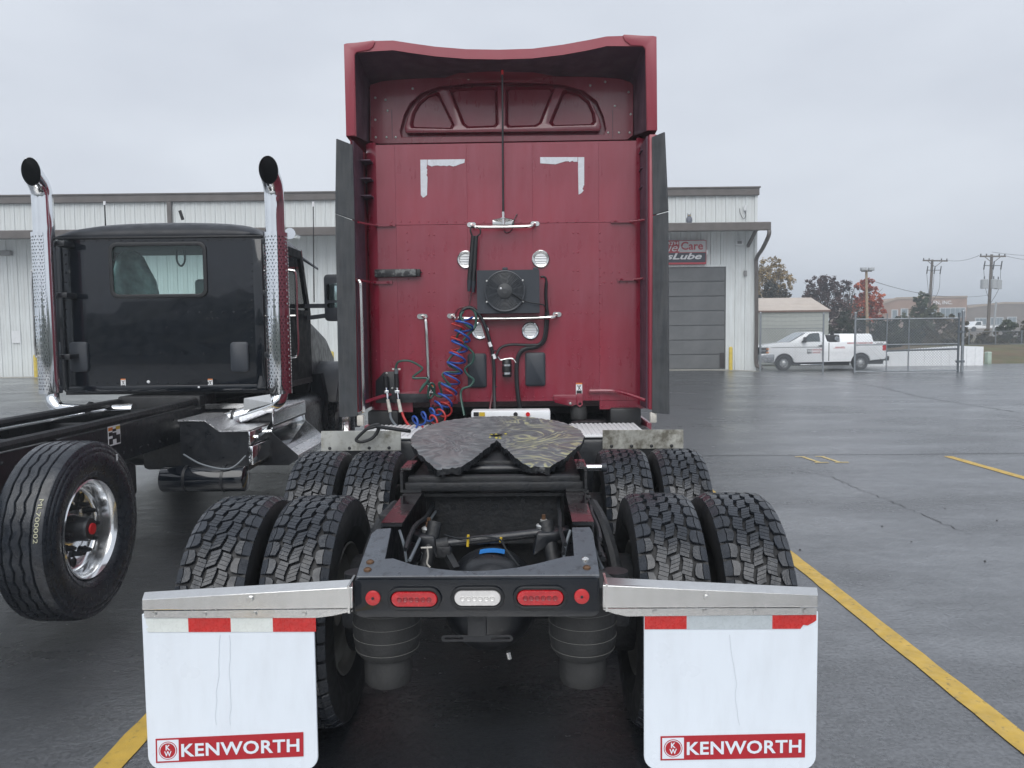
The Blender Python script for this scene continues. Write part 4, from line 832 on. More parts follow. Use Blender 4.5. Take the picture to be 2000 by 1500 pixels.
def disc_rim(side, outset):
    """heavy disc wheel; side = +1 shows its face to +x"""
    mb = MB(); o = outset
    prof = [(side * 0.115, 0.290), (side * 0.120, 0.283), (side * 0.108, 0.272), (side * 0.09, 0.262), (side * 0.02, 0.256), (side * (o + 0.012), 0.250), (side * o, 0.235), (side * o, 0.16), (side * (o + 0.01), 0.145), (side * (o + 0.01), 0.08), (side * (o - 0.02), 0.078), (side * (o - 0.02), 0.0)]
    mb.lathe(prof, (0, 0, 0), 'x', 64)
    mb.lathe([(-side * 0.10, 0.29), (-side * 0.10, 0.262), (side * 0.0, 0.258), (side * (o - 0.03), 0.24), (side * (o - 0.03), 0.0)], (0, 0, 0), 'x', 48); return mb

# ------------------------------------------------------------------ black truck
K = Frame(-3.5, 4.25, 0, 0)
BT = thing('black_chassis_truck', 'black day-cab truck chassis with chrome exhaust stacks parked at the left', 'truck', K)
CW = 3.45                                                      # cab rear wall plane
xl, xr_ = K.at(116, 600, CW).x, K.at(517, 600, CW).x; zb, zt = K.at(316, 766, CW).z, K.at(316, 463, CW).z
cxm = (xl + xr_) / 2
wl, wr, wt, wb_ = K.at(219, 530, CW).x, K.at(400, 530, CW).x, K.at(310, 478, CW).z, K.at(310, 577, CW).z
outer = rrect(xl, xr_, zb, zt, 0.05)
wallo = MB().plate(outer, [rrect(wl, wr, wb_, wt, 0.06)], XZ(CW), 0.0, 0.035).build('cab_rear_wall', BLACKP, BT, bev=0.004, seg=1)
fr0 = [(a, b) for a, b in rrect(wl - 0.025, wr + 0.025, wb_ - 0.025, wt + 0.025, 0.08)]
MB().plate(fr0, [rrect(wl + 0.012, wr - 0.012, wb_ + 0.012, wt - 0.012, 0.05)], XZ(CW - 0.016), 0, 0.02).build('window_frame', BLACKRUB, BT, bev=0.004)
MB().plate(rrect(wl + 0.002, wr - 0.002, wb_ + 0.002, wt - 0.002, 0.055), (), XZ(CW + 0.006), 0, 0.006).build('rear_window', GLASS, BT, smooth=0)
CL = 1.75                                                     # cab length
fy = CW + CL
MB().box(xl, xr_, CW + 0.04, fy, zb - 0.02, zb + 0.05).build('cab_floor', FRAMEDULL, BT, smooth=0)
INTER = mat('grey_cab_trim', (0.16, 0.17, 0.18), 0.7, var=0.1)
for s, x in ((-1, xl), (1, xr_)):                             # doors with a side window opening
    po = [(CW + 0.036, zb), (fy, zb), (fy, zb + 0.85), (fy - 0.35, zt), (CW + 0.036, zt)]
    ho = [(CW + 0.35, zb + 0.85), (fy - 0.12, zb + 0.85), (fy - 0.40, zt - 0.1), (CW + 0.35, zt - 0.1)]
    MB().plate(po, [ho], YZ(x, -s), 0, 0.04).build('door', DOORBLK, BT, bev=0.006, seg=1)
    MB().plate(ho, (), YZ(x - s * 0.02, -s), 0, 0.005).build('side_window', GLASS, BT, smooth=0)
cow = [(xl + 0.05, zb + 0.02), (xr_ - 0.05, zb + 0.02), (xr_ - 0.05, zb + 0.78), (xl + 0.05, zb + 0.78)]
MB().plate(cow, (), XZ(fy), 0, 0.05).build('dash_wall', INTER, BT, smooth=0)
MB().add([(xl + 0.06, fy + 0.02, zb + 0.80), (xr_ - 0.06, fy + 0.02, zb + 0.80), (xr_ - 0.08, fy - 0.33, zt - 0.02), (xl + 0.08, fy - 0.33, zt - 0.02)], [(0, 1, 2, 3)]).build('windshield', GLASSC, BT, smooth=0)
for x in (xl + 0.05, xr_ - 0.05): MB().bar((x, fy + 0.01, zb + 0.78), (x, fy - 0.34, zt), 0.09, 0.09).build('windshield_pillar', BLACKP, BT)
# roof cap: rounded, slightly crowned, wet
rr = []
for j, (dy, sc, dz) in enumerate(((-0.02, 1.0, 0.0), (-0.025, 1.0, 0.03), (0.0, 0.995, 0.07), (0.06, 0.985, 0.12), (0.22, 0.975, 0.165), (0.7, 0.97, 0.19), (1.3, 0.97, 0.16), (1.48, 0.96, 0.0))):
    hw = (xr_ - xl) / 2 * sc + 0.01; z0 = zt + 0.005
    prof = []
    for i in range(25):
        t = -1 + 2 * i / 24; e = max(0.0, 1 - abs(t) ** 7) ** 0.5
        prof.append((cxm + hw * t, CW + dy, z0 + (dz * (0.75 + 0.25 * (1 - t * t))) * e + 0.0))
    rr.append(prof)
MB().loft(rr, closed=False, caps=False).build('cab_roof', BLACKROOF, BT, smooth=60)
MB().box(xl + 0.05, xr_ - 0.05, CW + 0.04, fy - 0.3, zt - 0.03, zt - 0.005).build('headliner', INTER, BT, smooth=0)
MB().box(xl - 0.012, xr_ + 0.012, CW - 0.03, CW + 0.02, zt - 0.012, zt + 0.006).build('roof_seam', BLACKRUB, BT, bev=0.004)
mb = MB()
def dome(mb, p, r, d=(0, -1, 0)):
    p = Vector(p); d = Vector(d); a = d.orthogonal().normalized(); b = d.cross(a); n = 7
    vs = [p + (a * math.cos(2 * PI * i / n) + b * math.sin(2 * PI * i / n)) * r for i in range(n)] + [p + d * r * 0.45 + (a * math.cos(2 * PI * i / n) + b * math.sin(2 * PI * i / n)) * r * 0.6 for i in range(n)] + [p + d * r * 0.6]
    mb.add(vs, [(i, (i + 1) % n, n + (i + 1) % n, n + i) for i in range(n)] + [(n + i, n + (i + 1) % n, 2 * n) for i in range(n)])
for u0, v0, u1, v1, n in ((492, 470, 492, 690, 16), (128, 480, 128, 745, 16), (130, 748, 505, 748, 20), (345, 610, 480, 610, 7), (405, 622, 425, 622, 3), (400, 668, 425, 680, 3), (140, 470, 500, 468, 16), (230, 690, 440, 690, 6), (325, 640, 327, 720, 4)):
    for i in range(n):
        t = i / (n - 1); dome(mb, K.at(u0 + (u1 - u0) * t, v0 + (v1 - v0) * t, CW - 0.003), 0.0105)
r_ = mb.build('rivets', BLACKP, BT); r_['kind'] = 'stuff'
for u0, u1 in ((117, 127), (498, 516)):                        # folded edge flanges of the rear wall
    q0, q1 = K.at(u0, 620, CW).x, K.at(u1, 620, CW).x; MB().box(q0, q1, CW - 0.014, CW - 0.001, zb + 0.03, zt - 0.03).build('wall_flange', BLACKP, BT, bev=0.005)
q0 = K.at(300, 753, CW).z; MB().box(xl + 0.06, xr_ - 0.1, CW - 0.010, CW - 0.001, zb + 0.012, q0).build('sill_strip', BLACKP, BT, bev=0.004)
for u, lab in ((156, 'dark_left'), (469, 'dark_right')):
    a = K.at(u, 697, CW); MB().loft([[(p[0], CW - t, p[1]) for p in rrect(a.x - w, a.x + w, a.z - h, a.z + h, 0.03)] for t, w, h in ((0.0, 0.09, 0.15), (0.022, 0.088, 0.148), (0.03, 0.078, 0.138))]).build('vent_cover', PLASTIC, BT)
def warn_label(par, a, y, w, h, dark=0.34):
    b = MB().box(a.x - w / 2, a.x + w / 2, y - 0.003, y - 0.0005, a.z - h / 2, a.z + h / 2).build('warning_label', WHITE, par, smooth=0)
    MB().box(a.x - w / 2, a.x + w / 2, y - 0.0042, y - 0.0032, a.z + h * 0.38, a.z + h / 2).build('label_stripe', ORANGE, b, smooth=0)
    MB().box(a.x - w * 0.42, a.x + w * 0.42, y - 0.0042, y - 0.0032, a.z - h * 0.46, a.z - h * (0.5 - dark)).build('label_text_block', INK, b, smooth=0)
    mb = MB()
    for (p, q, ww) in (((-0.30, 0.30), (0.05, 0.02), 0.10), ((0.30, 0.32), (-0.05, 0.0), 0.09), ((0.05, 0.05), (-0.15, -0.10), 0.10), ((0.0, 0.05), (0.25, -0.10), 0.10), ((-0.1, 0.25), (0.12, 0.22), 0.12)):
        P0 = (a.x + p[0] * w, y - 0.0037, a.z + p[1] * h); P1 = (a.x + q[0] * w, y - 0.0037, a.z + q[1] * h); mb.bar(P0, P1, 0.0008, ww * w, up=(0, 0, 1) if abs(q[0] - p[0]) > abs(q[1] - p[1]) else (1, 0, 0))
    mb.build('label_figure', INK, b, smooth=0)
for u in (241, 411): warn_label(BT, K.at(u, 749, CW), CW, 0.048, 0.095)
for u, v in ((290, 746), (389, 756)):
    a = K.at(u, v, CW); m_ = MB(); dome(m_, (a.x, CW - 0.002, a.z), 0.018); m_.build('button_cap', WHITE, BT)
# seat under plastic, steering wheel, strap seen through the rear window
SEAT = mat('plastic_covered_seat', (0.36, 0.43, 0.44), 0.3, var=0.5, vs=9, coat=0.8, cr=0.15, bump=1.0, bs=9)
sx_ = K.at(263, 540, CW + 0.7).x; sz_ = K.at(263, 492, CW + 0.7).z
MB().loft([[(sx_ + w * c, CW + 0.62 + dy + 0.09 * s_, z) for c, s_ in [(math.cos(2 * PI * i / 14), math.sin(2 * PI * i / 14)) for i in range(14)]] for w, z, dy in ((0.27, zb + 0.5, 0.2), (0.27, sz_ - 0.55, 0.1), (0.25, sz_ - 0.32, 0.05), (0.19, sz_ - 0.18, 0.02), (0.14, sz_ - 0.06, 0), (0.06, sz_, 0))]).build('driver_seat', SEAT, BT, smooth=60)
MB().tube([Vector((sx_ + 0.12 + 0.22 * math.cos(t), fy - 0.45 + 0.10 * math.sin(t), zb + 0.86 + 0.15 * math.sin(t))) for t in [2 * PI * i / 24 for i in range(24)]], 0.016, 6, closed=True).build('steering_wheel', INK, BT)
hx = K.at(353, 500, CW + 0.9)
MB().tube(smooth_path([(hx.x - 0.03, hx.y, hx.z + 0.16), (hx.x - 0.045, hx.y, hx.z - 0.04), (hx.x, hx.y, hx.z - 0.11), (hx.x + 0.045, hx.y, hx.z - 0.04), (hx.x + 0.03, hx.y, hx.z + 0.14)]), 0.011, 6).build('cab_strap', INTER, BT)
MB().box(K.at(378, 560, CW + 0.6).x, xr_ - 0.1, CW + 0.6, CW + 0.75, zb + 0.5, K.at(380, 545, CW + 0.6).z).build('passenger_seat', INTER, BT, bev=0.04)
# exhaust stacks with perforated shields
SOOT = mat('sooty_bore', (0.02, 0.021, 0.024), 0.5, 0.3, var=0.3)
SHY = CW - 0.24
def stack(u, vtip, par):
    x = K.at(u, 455, SHY).x; r = 0.092; zs = K.at(u, 455, SHY).z; z0 = K.at(u, 768, SHY).z; ztip = K.at(u - 14, vtip, SHY - 0.2).z
    zb0 = ztip - 0.20
    path = [Vector((x, SHY, z)) for z in (z0, zs, zb0 - 0.02)]; R0 = 0.20
    for i in range(1, 9):
        a = math.radians(52) * i / 8; path.append(Vector((x, SHY - R0 * (1 - math.cos(a)), zb0 + R0 * math.sin(a))))
    tdir = Vector((0, -math.sin(math.radians(52)), math.cos(math.radians(52)))); nrm = Vector((0, -1, -0.12)).normalized()
    for nm, rr_, m_ in (('exhaust_stack', r, CHROME), ('pipe_bore', r - 0.006, SOOT)):
        mb = MB(); n = 28; mb.tube(path, rr_, n, caps=False); k = len(mb.v) - n
        c = path[-1] + tdir * 0.10
        for i in range(n):
            p = Vector(mb.v[k + i]); s = (c - p).dot(nrm) / tdir.dot(nrm); mb.v[k + i] = tuple(p + tdir * max(0.0, s))
        o = mb.build(nm, m_, par if nm == 'exhaust_stack' else st, smooth=60)
        if nm == 'exhaust_stack': st = o
    # shield: sheet wrapped round the rear of the pipe, real round holes
    Rs = 0.112; h0, h1 = K.at(u, 768, SHY).z, zs; NA = 12 if u > 300 else 8; a0, a1 = math.radians(165), math.radians(372 if u > 300 else 295); rows = int((h1 - h0) / 0.031); mb = MB()
    ca = (a1 - a0) / NA; ch = (h1 - h0) / rows
    def sp(a, z): return (x + Rs * math.cos(a), SHY + Rs * math.sin(a) * 1.0, z)
    band = {rows // 2, rows // 2 + 1, 0, rows - 1}
    for j in range(rows):
        sh = 0.5 * ca if j % 2 else 0
        for i in range(NA):
            A0 = a0 + i * ca + (sh if i > 0 else 0); A1 = min(a0 + (i + 1) * ca + sh, a1) if i < NA - 1 else a1; B0, B1 = h0 + j * ch, h0 + (j + 1) * ch
            if j in band: mb.add([sp(A0, B0), sp(A1, B0), sp(A1, B1), sp(A0, B1)], [(0, 1, 2, 3)]); continue
            cA, cB = (A0 + A1) / 2, (B0 + B1) / 2; hr = 0.0102; q = []; oq = []
            for t in range(8):
                th = PI / 4 * t; q.append(sp(cA + hr / Rs * math.cos(th), cB + hr * math.sin(th)))
            oq = [sp(A1, cB), sp(A1, B1), sp(cA, B1), sp(A0, B1), sp(A0, cB), sp(A0, B0), sp(cA, B0), sp(A1, B0)]
            mb.add(q + oq, [(t, 8 + t, 8 + (t + 1) % 8, (t + 1) % 8) for t in range(8)])
    s_ = mb.build('heat_shield', CHROME, st, smooth=60, fix=False)
    nrm_ = [Vector((v.co.x + s_.location.x + st.location.x - x, v.co.y + s_.location.y + st.location.y - SHY, 0)).normalized() for v in s_.data.vertices]
    for p_ in s_.data.polygons:
        if p_.normal.dot(nrm_[p_.vertices[0]]) < 0: p_.flip()
    s_.data.normals_split_custom_set_from_vertices([tuple(q) for q in nrm_])
    return x, z0
xs_l, zst = stack(86, 337, BT); xs_r, _ = stack(538, 334, BT)
for s, x in ((-1, xs_l), (1, xs_r)):                          # brackets to the cab, elbows below
    for z in (zst + 0.35, zst + 0.95, zst + 1.45): MB().box(min(x - s * 0.06, x - s * 0.16), max(x - s * 0.06, x - s * 0.16), SHY + 0.05, SHY + 0.23, z - 0.025, z + 0.025).build('stack_bracket', FRAME, BT, bev=0.005)
    MB().tube(smooth_path([(x, SHY, zst + 0.08), (x, SHY, zst - 0.03), (x - s * 0.03, SHY - 0.02, zst - 0.10), (x - s * 0.12, SHY - 0.04, zst - 0.155), (x - s * 0.45, SHY - 0.10, zst - (0.26 if s > 0 else 0.17)), (x - s * 0.85, SHY - 0.12, zst - (0.36 if s > 0 else 0.16))], 5), 0.062 if s < 0 else 0.075, 16).build('exhaust_elbow', CHROME, BT, smooth=60)
    cl = MB().tube([Vector((x - s * 0.42, SHY - 0.10 + 0.08 * math.cos(t), zst - (0.25 if s > 0 else 0.17) + 0.08 * math.sin(t))) for t in [2 * PI * i / 16 for i in range(16)]], 0.014, 5, closed=True).build('pipe_clamp', FRAME, BT)
# grab bars, air horn, mirror, antennas
for s, u in ((1, 579), (-1, 66)):
    y = CW + 0.35; x = K.at(u, 600, y).x; z1, z0 = K.at(u, 528, y).z, K.at(u, 697, y).z; xi = (xr_ if s > 0 else xl) + s * 0.01
    MB().tube(smooth_path([(xi, y, z1), (x - s * 0.05, y, z1), (x, y, z1 - 0.06), (x, y, (z0 + z1) / 2), (x, y, z0 + 0.06), (x - s * 0.05, y, z0), (xi, y, z0)], 4), 0.016, 8).build('grab_bar', STEEL, BT)
    MB().tube([(xi, y, (z0 + z1) / 2 - 0.02), (x, y, (z0 + z1) / 2 - 0.02)], 0.012, 8).build('grab_bar_stay', STEEL, BT)
hz_ = K.at(566, 456, CW + 0.6); MB().lathe([(0, 0.0), (0.0, 0.06), (0.03, 0.05), (0.14, 0.028), (0.35, 0.018), (0.36, 0)], (hz_.x, CW + 0.6, hz_.z), 'y', 16).build('air_horn', CHROME, BT)
my = CW + 1.55; ma, mc = K.at(632, 536, my), K.at(655, 627, my)
mw = 0.27; mx0 = ma.x; zc = (ma.z + mc.z) / 2; hh = (ma.z - mc.z) / 2
mi = MB().plate(rrect(mx0, mx0 + mw, zc - hh, zc + hh, 0.05), (), XZ(my), 0, 0.14).build('side_mirror', PLASTIC, BT, bev=0.02)
MB().plate(rrect(mx0 + 0.03, mx0 + mw - 0.025, zc - 0.03, zc + hh - 0.11, 0.03), (), XZ(my - 0.003), 0, 0.003).build('mirror_glass', MIRROR, mi, smooth=0)
MB().plate(rrect(mx0 + 0.03, mx0 + mw - 0.025, zc - hh + 0.16, zc - 0.06, 0.03), (), XZ(my - 0.003), 0, 0.003).build('mirror_glass', MIRROR, mi, smooth=0)
for v in (598, 617):
    a = K.at(632, v - 1, my); MB().bar((xr_ - 0.02, my + 0.05, a.z - (0.03 if v > 600 else 0)), (a.x + 0.03, my + 0.06, a.z), 0.05, 0.05).build('mirror_arm', PLASTIC, BT)
a, b = K.at(609, 392, my), K.at(611, 590, my)
an = MB().cyl((b.x, my + 0.06, b.z), (a.x, my + 0.06, a.z), 0.008, 0.006, 6).build('antenna', INK, BT); MB().cyl((a.x, my + 0.06, a.z - 0.06), (a.x, my + 0.06, a.z), 0.012, n=8).build('antenna_tip', WHITE, an)
a = K.at(204, 393, CW + 1.5); b = K.at(206, 440, CW + 1.5)
an = MB().cyl((b.x, CW + 1.5, b.z - 0.1), (a.x, CW + 1.5, a.z), 0.009, 0.007, 6).build('antenna', INK, BT); MB().cyl((a.x, CW + 1.5, a.z - 0.045), (a.x, CW + 1.5, a.z), 0.014, n=8).build('antenna_tip', WHITE, an)
a = K.at(353, 413, CW + 0.8); MB().bar((a.x + 0.02, CW + 0.8, a.z - 0.09), (a.x - 0.01, CW + 0.8, a.z + 0.01), 0.015, 0.03).build('roof_fin', INK, BT)
a = K.at(571, 493, CW + 1.75); MB().loft([[(xr_ - 0.08, fy, zt - 0.03), (xr_ - 0.08, fy, zt - 0.08), (xr_ - 0.08, fy - 0.1, zt - 0.03)], [(xr_ + 0.08, fy + 0.12, zt - 0.16), (xr_ + 0.08, fy + 0.12, zt - 0.19), (xr_ + 0.08, fy + 0.02, zt - 0.17)]]).build('sun_visor', PLASTIC, BT)
# hood, fenders, front wheels
HY0, HY1 = fy + 0.02, fy + 2.6
ring = lambda y, w, z0, z1, rd: [(cxm + p[0], y, p[1]) for p in rrect(-w, w, z0, z1, rd, 6)]
MB().loft([ring(HY0, 0.98, 0.9, zb + 0.82, 0.16), ring(HY0 + 0.5, 0.93, 0.85, zb + 0.77, 0.18), ring(HY0 + 1.7, 0.82, 0.75, zb + 0.58, 0.2), ring(HY1, 0.70, 0.7, zb + 0.35, 0.22)]).build('hood', BLACKROOF, BT, smooth=60)
FWY = fy + 1.05; fxo = 1.24
for s in (-1, 1):
    pro = arc(FWY, 0.56, 0.80, 158, -15, 18) + arc(FWY, 0.56, 0.62, -10, 152, 18)
    mb = MB(); mb.plate(pro, (), lambda a_, b_, t: (cxm + s * (fxo - 0.5 + t), a_, b_), 0, 0.5); mb.build('fender', BLACKROOF, BT, bev=0.07, seg=4)
    MB().loft([[(cxm + s * (0.62 + p[0]), HY0 + 0.20 + p[1] * 0.2, zz) for p in rrect(-wd_, wd_, -0.5, 0.5, 0.1, 4)] for wd_, zz in ((0.50, 0.55), (0.52, 0.95), (0.47, 1.24))]).build('fender_skirt', DOORBLK, BT)
RIBME = rib_tyre().mesh('rib_tyre', 40, fix=True); RIBME.materials.append(TYRE)
RIMR = disc_rim(1, -0.015).mesh('disc_rim', 40); RIMR.materials.append(mat('polished_wheel', (0.80, 0.81, 0.82), 0.15, 0.9, var=0.06, rv=0.06, vs=5))
def wheel(par, loc, tyre_me, rim_me, rz=0, rx=0):
    w = bpy.data.objects.new('wheel', rim_me); COL.objects.link(w); w.parent = par; w.location = loc; w.rotation_euler = (rx, 0, rz)
    t = bpy.data.objects.new('tyre', tyre_me); COL.objects.link(t); t.parent = w; return w
def hub(w, o, dark, n=10):
    mb = MB(); mb.lathe([(o - 0.02, 0.082), (o + 0.012, 0.080), (o + 0.02, 0.078), (o + 0.03, 0.072), (o + 0.10, 0.068), (o + 0.115, 0.06), (o + 0.118, 0.0)], (0, 0, 0), 'x', 32)
    h = mb.build('hub', dark, None); h.parent = w
    cp = MB().lathe([(o + 0.119, 0.034), (o + 0.128, 0.032), (o + 0.13, 0.0)], (0, 0, 0), 'x', 20).build('hub_cap', REDCAP, None); cp.parent = w
    nm = MB(); nm.cyl((0, 0, 0), (0.022, 0, 0), 0.021, n=10); nm.cyl((0.022, 0, 0), (0.062, 0, 0), 0.017, 0.015, n=6); nm.cyl((0.062, 0, 0), (0.075, 0, 0), 0.010, n=8)
    me = nm.mesh('lug_nut', 30); me.materials.append(dark)
    hm = MB(); hm.lathe([(0, 0.0), (0, 0.026), (0.0035, 0.026), (0.0035, 0.030)], (0, 0, 0), 'x', 18); hme = hm.mesh('hand_hole', 30); hme.materials.append(SOOT)
    for i in range(n):
        a = 2 * PI * i / n; q = bpy.data.objects.new('lug_nut', me); COL.objects.link(q); q.parent = w; q.location = (o + 0.012, 0.142 * math.cos(a), 0.142 * math.sin(a))
        a += PI / n; q = bpy.data.objects.new('hand_hole', hme); COL.objects.link(q); q.parent = w; q.location = (o + 0.001, 0.198 * math.cos(a), 0.198 * math.sin(a))
HUBD = mat('dark_grey_hub', (0.06, 0.064, 0.07), 0.35, 0.6, var=0.2)
for s in (-1, 1): wheel(BT, (cxm + s * 1.08, FWY, 0.515), RIBME, RIMR, 0 if s > 0 else PI)
# lifted axle wheel close to the camera
LY_ = 0.17; LX, LZ = K.at(186, 1026, LY_).x - 0.135, K.at(186, 1026, LY_).z - 0.02
lw = wheel(BT, (LX, LY_, LZ), RIBME, RIMR, 0); hub(lw, -0.005, HUBD)
CHALK = flat('pale_crayon', (0.42, 0.42, 0.30), 0.8)
vsT, fsT = text_verts('ML700002', 0.0); w0 = max(p[0] for p in vsT)
mb = MB()
thA = math.radians(168); arcl = 0.235
mb.add([(0.092 + 0.024 * (y / 0.7), -(0.5165 - 0.0005) * math.cos(0.56 - (x / w0) * arcl / 0.515), 0.5165 * math.sin(0.56 - (x / w0) * arcl / 0.515)) for x, y in vsT], fsT)
tx = mb.build('crayon_number', CHALK, None, smooth=0, fix=False); tx.parent = lw
mb = MB(); mb.box(0.1515, 0.1525, 0.24, 0.255, 0.36, 0.40); st_ = mb.build('sidewall_sticker', WHITE, None); st_.parent = lw
lw2 = wheel(BT, (-LX, LY_, LZ), RIBME, RIMR, PI)
MB().cyl((-LX + 0.1, LY_, LZ), (LX - 0.1, LY_, LZ), 0.065, n=14).build('lift_axle', FRAME, BT)
MB().cyl((LX - 0.24, LY_, LZ), (LX - 0.12, LY_, LZ), 0.20, n=24).build('brake_drum', FRAMEDULL, BT)
MB().tube(smooth_path([(LX - 0.35, -0.35, LZ + 0.12), (LX - 0.28, -0.42, LZ + 0.22), (LX - 0.3, -0.3, LZ + 0.32), (LX - 0.45, -0.1, LZ + 0.3)]), 0.03, 8).build('brake_hose', HOSEK, BT)
# frame rails: channels running back past the picture edge
RZ = 1.03; RY0, RY1 = -1.9, CW + 3.5
for s in (-1, 1):
    x = s * 0.43; ch = [(0, 0), (0.09, 0), (0.09, 0.012), (0.012, 0.012), (0.012, 0.268), (0.09, 0.268), (0.09, 0.28), (0, 0.28)]
    MB().plate(ch, (), lambda a_, b_, t: (x - s * a_, t, RZ - 0.28 + b_), RY0, RY1).build('frame_rail', FRAME, BT, smooth=0)
    mb = MB(); mb.tube(smooth_path([(x - s * 0.03, RY0, RZ + 0.045), (x - s * 0.035, 0.5, RZ + 0.04), (x - s * 0.02, 1.6, RZ + 0.045), (x - s * 0.06, CW - 0.15, RZ + 0.05)]), 0.036, 8); mb.build('wrapped_hose_bundle', FRAMEDULL, BT)
    mb = MB()
    for i in range(26):
        dome(mb, (x + s * 0.001, 0.2 + i * 0.13 + rnd.uniform(-.03, .03), RZ - rnd.choice((0.06, 0.10, 0.16, 0.22))), 0.014, (s, 0, 0))
    rv_ = mb.build('frame_bolts', FRAMEDULL, BT); rv_['kind'] = 'stuff'
for y in (-0.7, 0.75, 2.2, 3.3): MB().box(-0.415, 0.415, y, y + 0.06, RZ - 0.22, RZ - 0.03).build('crossmember', FRAMEDULL, BT, bev=0.01)
MB().tube([(-0.42, 0.9, RZ - 0.02), (0.42, 0.88, RZ - 0.02)], 0.035, 8).build('air_line', FRAMEDULL, BT)
MB().tube([(-1.4, -0.1, RZ - 0.06), (0.36, 0.0, RZ - 0.03)], 0.03, 8).build('air_line', FRAMEDULL, BT)
a = K.ax(223, 850, 0.433)                                      # label on the rail web
lb_ = MB().box(0.432, 0.435, a.y - 0.09, a.y + 0.09, a.z - 0.075, a.z + 0.075).build('frame_label', WHITE, BT, smooth=0)
for dy, m_ in ((-0.055, ORANGE), (0.055, YELLOW)): MB().box(0.4352, 0.436, a.y + dy - 0.032, a.y + dy + 0.032, a.z + 0.04, a.z + 0.065).build('label_stripe', m_, lb_, smooth=0)
for dy, z0, z1 in ((-0.055, -0.065, -0.02), (0.055, -0.065, 0.0), (0.0, -0.03, 0.02), (-0.055, 0.0, 0.03), (0.0, 0.03, 0.05)): MB().box(0.4352, 0.436, a.y + dy - 0.028, a.y + dy + 0.028, a.z + z0, a.z + z1).build('label_text_block', INK, lb_, smooth=0)
# battery box with a bent bright cover, tank, steps
by0 = 6.8 - 4.25; by1 = by0 + 0.55; bx = K.at(487, 870, by0).x
pts_ = [K.at(u, v, by0) for u, v in ((348, 820), (401, 820), (430, 841), (487, 840))]
prof = [(p.x, p.z) for p in pts_]
mb = MB(); th = 0.012
mb.loft([[(x, y, z) for x, z in prof] + [(x, y, z - th) for x, z in prof[::-1]] for y in (by0 - 0.012, by1 + 0.03)]); mb.build('box_cover', mat('tread_plate_aluminium', (0.55, 0.56, 0.58), 0.36, 1.0, var=0.15, vs=30, bump=0.8, bs=70), BT, smooth=0)
MB().plate([(prof[0][0] + 0.01, 0.52)] + [(bx - 0.012, 0.52)] + [(x - (0.012 if i == 3 else -0.01 if i == 0 else 0), z - th - 0.002) for i, (x, z) in reversed(list(enumerate(prof)))], (), XZ(by0), 0, by1 - by0).build('battery_box', FRAME, BT, smooth=0)
zb_ = K.at(492, 908, by0).z; zm_ = (prof[3][1] + zb_) / 2 + 0.02
for z0, z1, off in ((zb_, zm_ - 0.01, 0.02), (zm_, prof[3][1] - 0.014, 0.0)): MB().box(bx - 0.011, bx + 0.012 + off, by0 - 0.004, by1, z0, z1).build('box_door', CHROME, BT, bev=0.006)
for y in (by0 + 0.1, by1 - 0.06): MB().cyl((bx + 0.012, y, prof[3][1] - 0.07), (bx + 0.05, y, prof[3][1] - 0.07), 0.014, n=8).build('box_latch', CHROME, BT)
ta, tb = K.at(308, 940, by0 - 0.2), K.at(474, 940, by0 - 0.2)
tk = MB().cyl((ta.x, by0 - 0.1, ta.z), (tb.x, by0 - 0.1, ta.z), 0.115, n=28).build('air_tank', BLACKP, BT, bev=0.02)
for f_ in (0.3, 0.75):
    x = ta.x + (tb.x - ta.x) * f_; MB().lathe([(-0.012, 0.118), (-0.012, 0.121), (0.012, 0.121), (0.012, 0.118)], (x, by0 - 0.1, ta.z), 'x', 24).build('tank_strap', FRAME, tk)
MB().tube(smooth_path([(ta.x + 0.2, by0 - 0.12, ta.z + 0.22), (ta.x + 0.4, by0 - 0.2, ta.z + 0.14), (ta.x + 0.62, by0 - 0.18, ta.z + 0.10), (tb.x, by0 - 0.1, ta.z + 0.2)]), 0.008, 6).build('tank_cable', HOSEGREY, BT)
sy0, sy1 = 7.35 - 4.25, 8.5 - 4.25; so = 1.24
def tread(name, x0, x1, z):
    TRD = mat('bright_step_aluminium', (0.85, 0.86, 0.88), 0.34, 1.0, var=0.1, vs=8)
    MB().box(x0, x1, sy0, sy1, z - 0.02, z).build(name, TRD, BT, smooth=0, bev=0.003)
    me = None; mb = MB(); n = int((sy1 - sy0) / 0.032); m_ = max(2, int((x1 - x0) / 0.035))
    for i in range(n):
        for j in range(m_):
            mb.cbox((x0 + (j + 0.5) * (x1 - x0) / m_, sy0 + (i + 0.5) * (sy1 - sy0) / n, z + 0.003), (0.022, 0.012, 0.005))
    o = mb.build('tread_lugs', TRD, BT, smooth=0); o['kind'] = 'stuff'
tread('upper_step', 0.78, so - 0.04, 1.0); tread('lower_step', so - 0.02, so + 0.18, 0.56)
MB().box(so - 0.05, so - 0.036, sy0, sy1, 0.86, 0.978).build('step_fascia', ALU, BT, smooth=0, bev=0.003)
MB().add([(so - 0.05, sy0, 0.84), (so - 0.05, sy1, 0.84), (so - 0.02, sy1, 0.562), (so - 0.02, sy0, 0.562), (so - 0.07, sy0, 0.84), (so - 0.07, sy1, 0.84), (so - 0.04, sy1, 0.562), (so - 0.04, sy0, 0.562)], [(0, 1, 2, 3), (4, 7, 6, 5), (0, 4, 5, 1), (0, 3, 7, 4), (1, 5, 6, 2)]).build('step_riser', CHROME, BT, smooth=0)
for y in (sy0 - 0.008, sy1): MB().plate([(so - 0.07, 0.80), (so + 0.19, 0.565), (so + 0.19, 0.53), (so + 0.10, 0.47), (so - 0.30, 0.47), (so - 0.30, 0.80)], (), XZ(y), 0, 0.006).build('step_end_plate', FRAME if y < sy1 else ALU, BT, smooth=0)
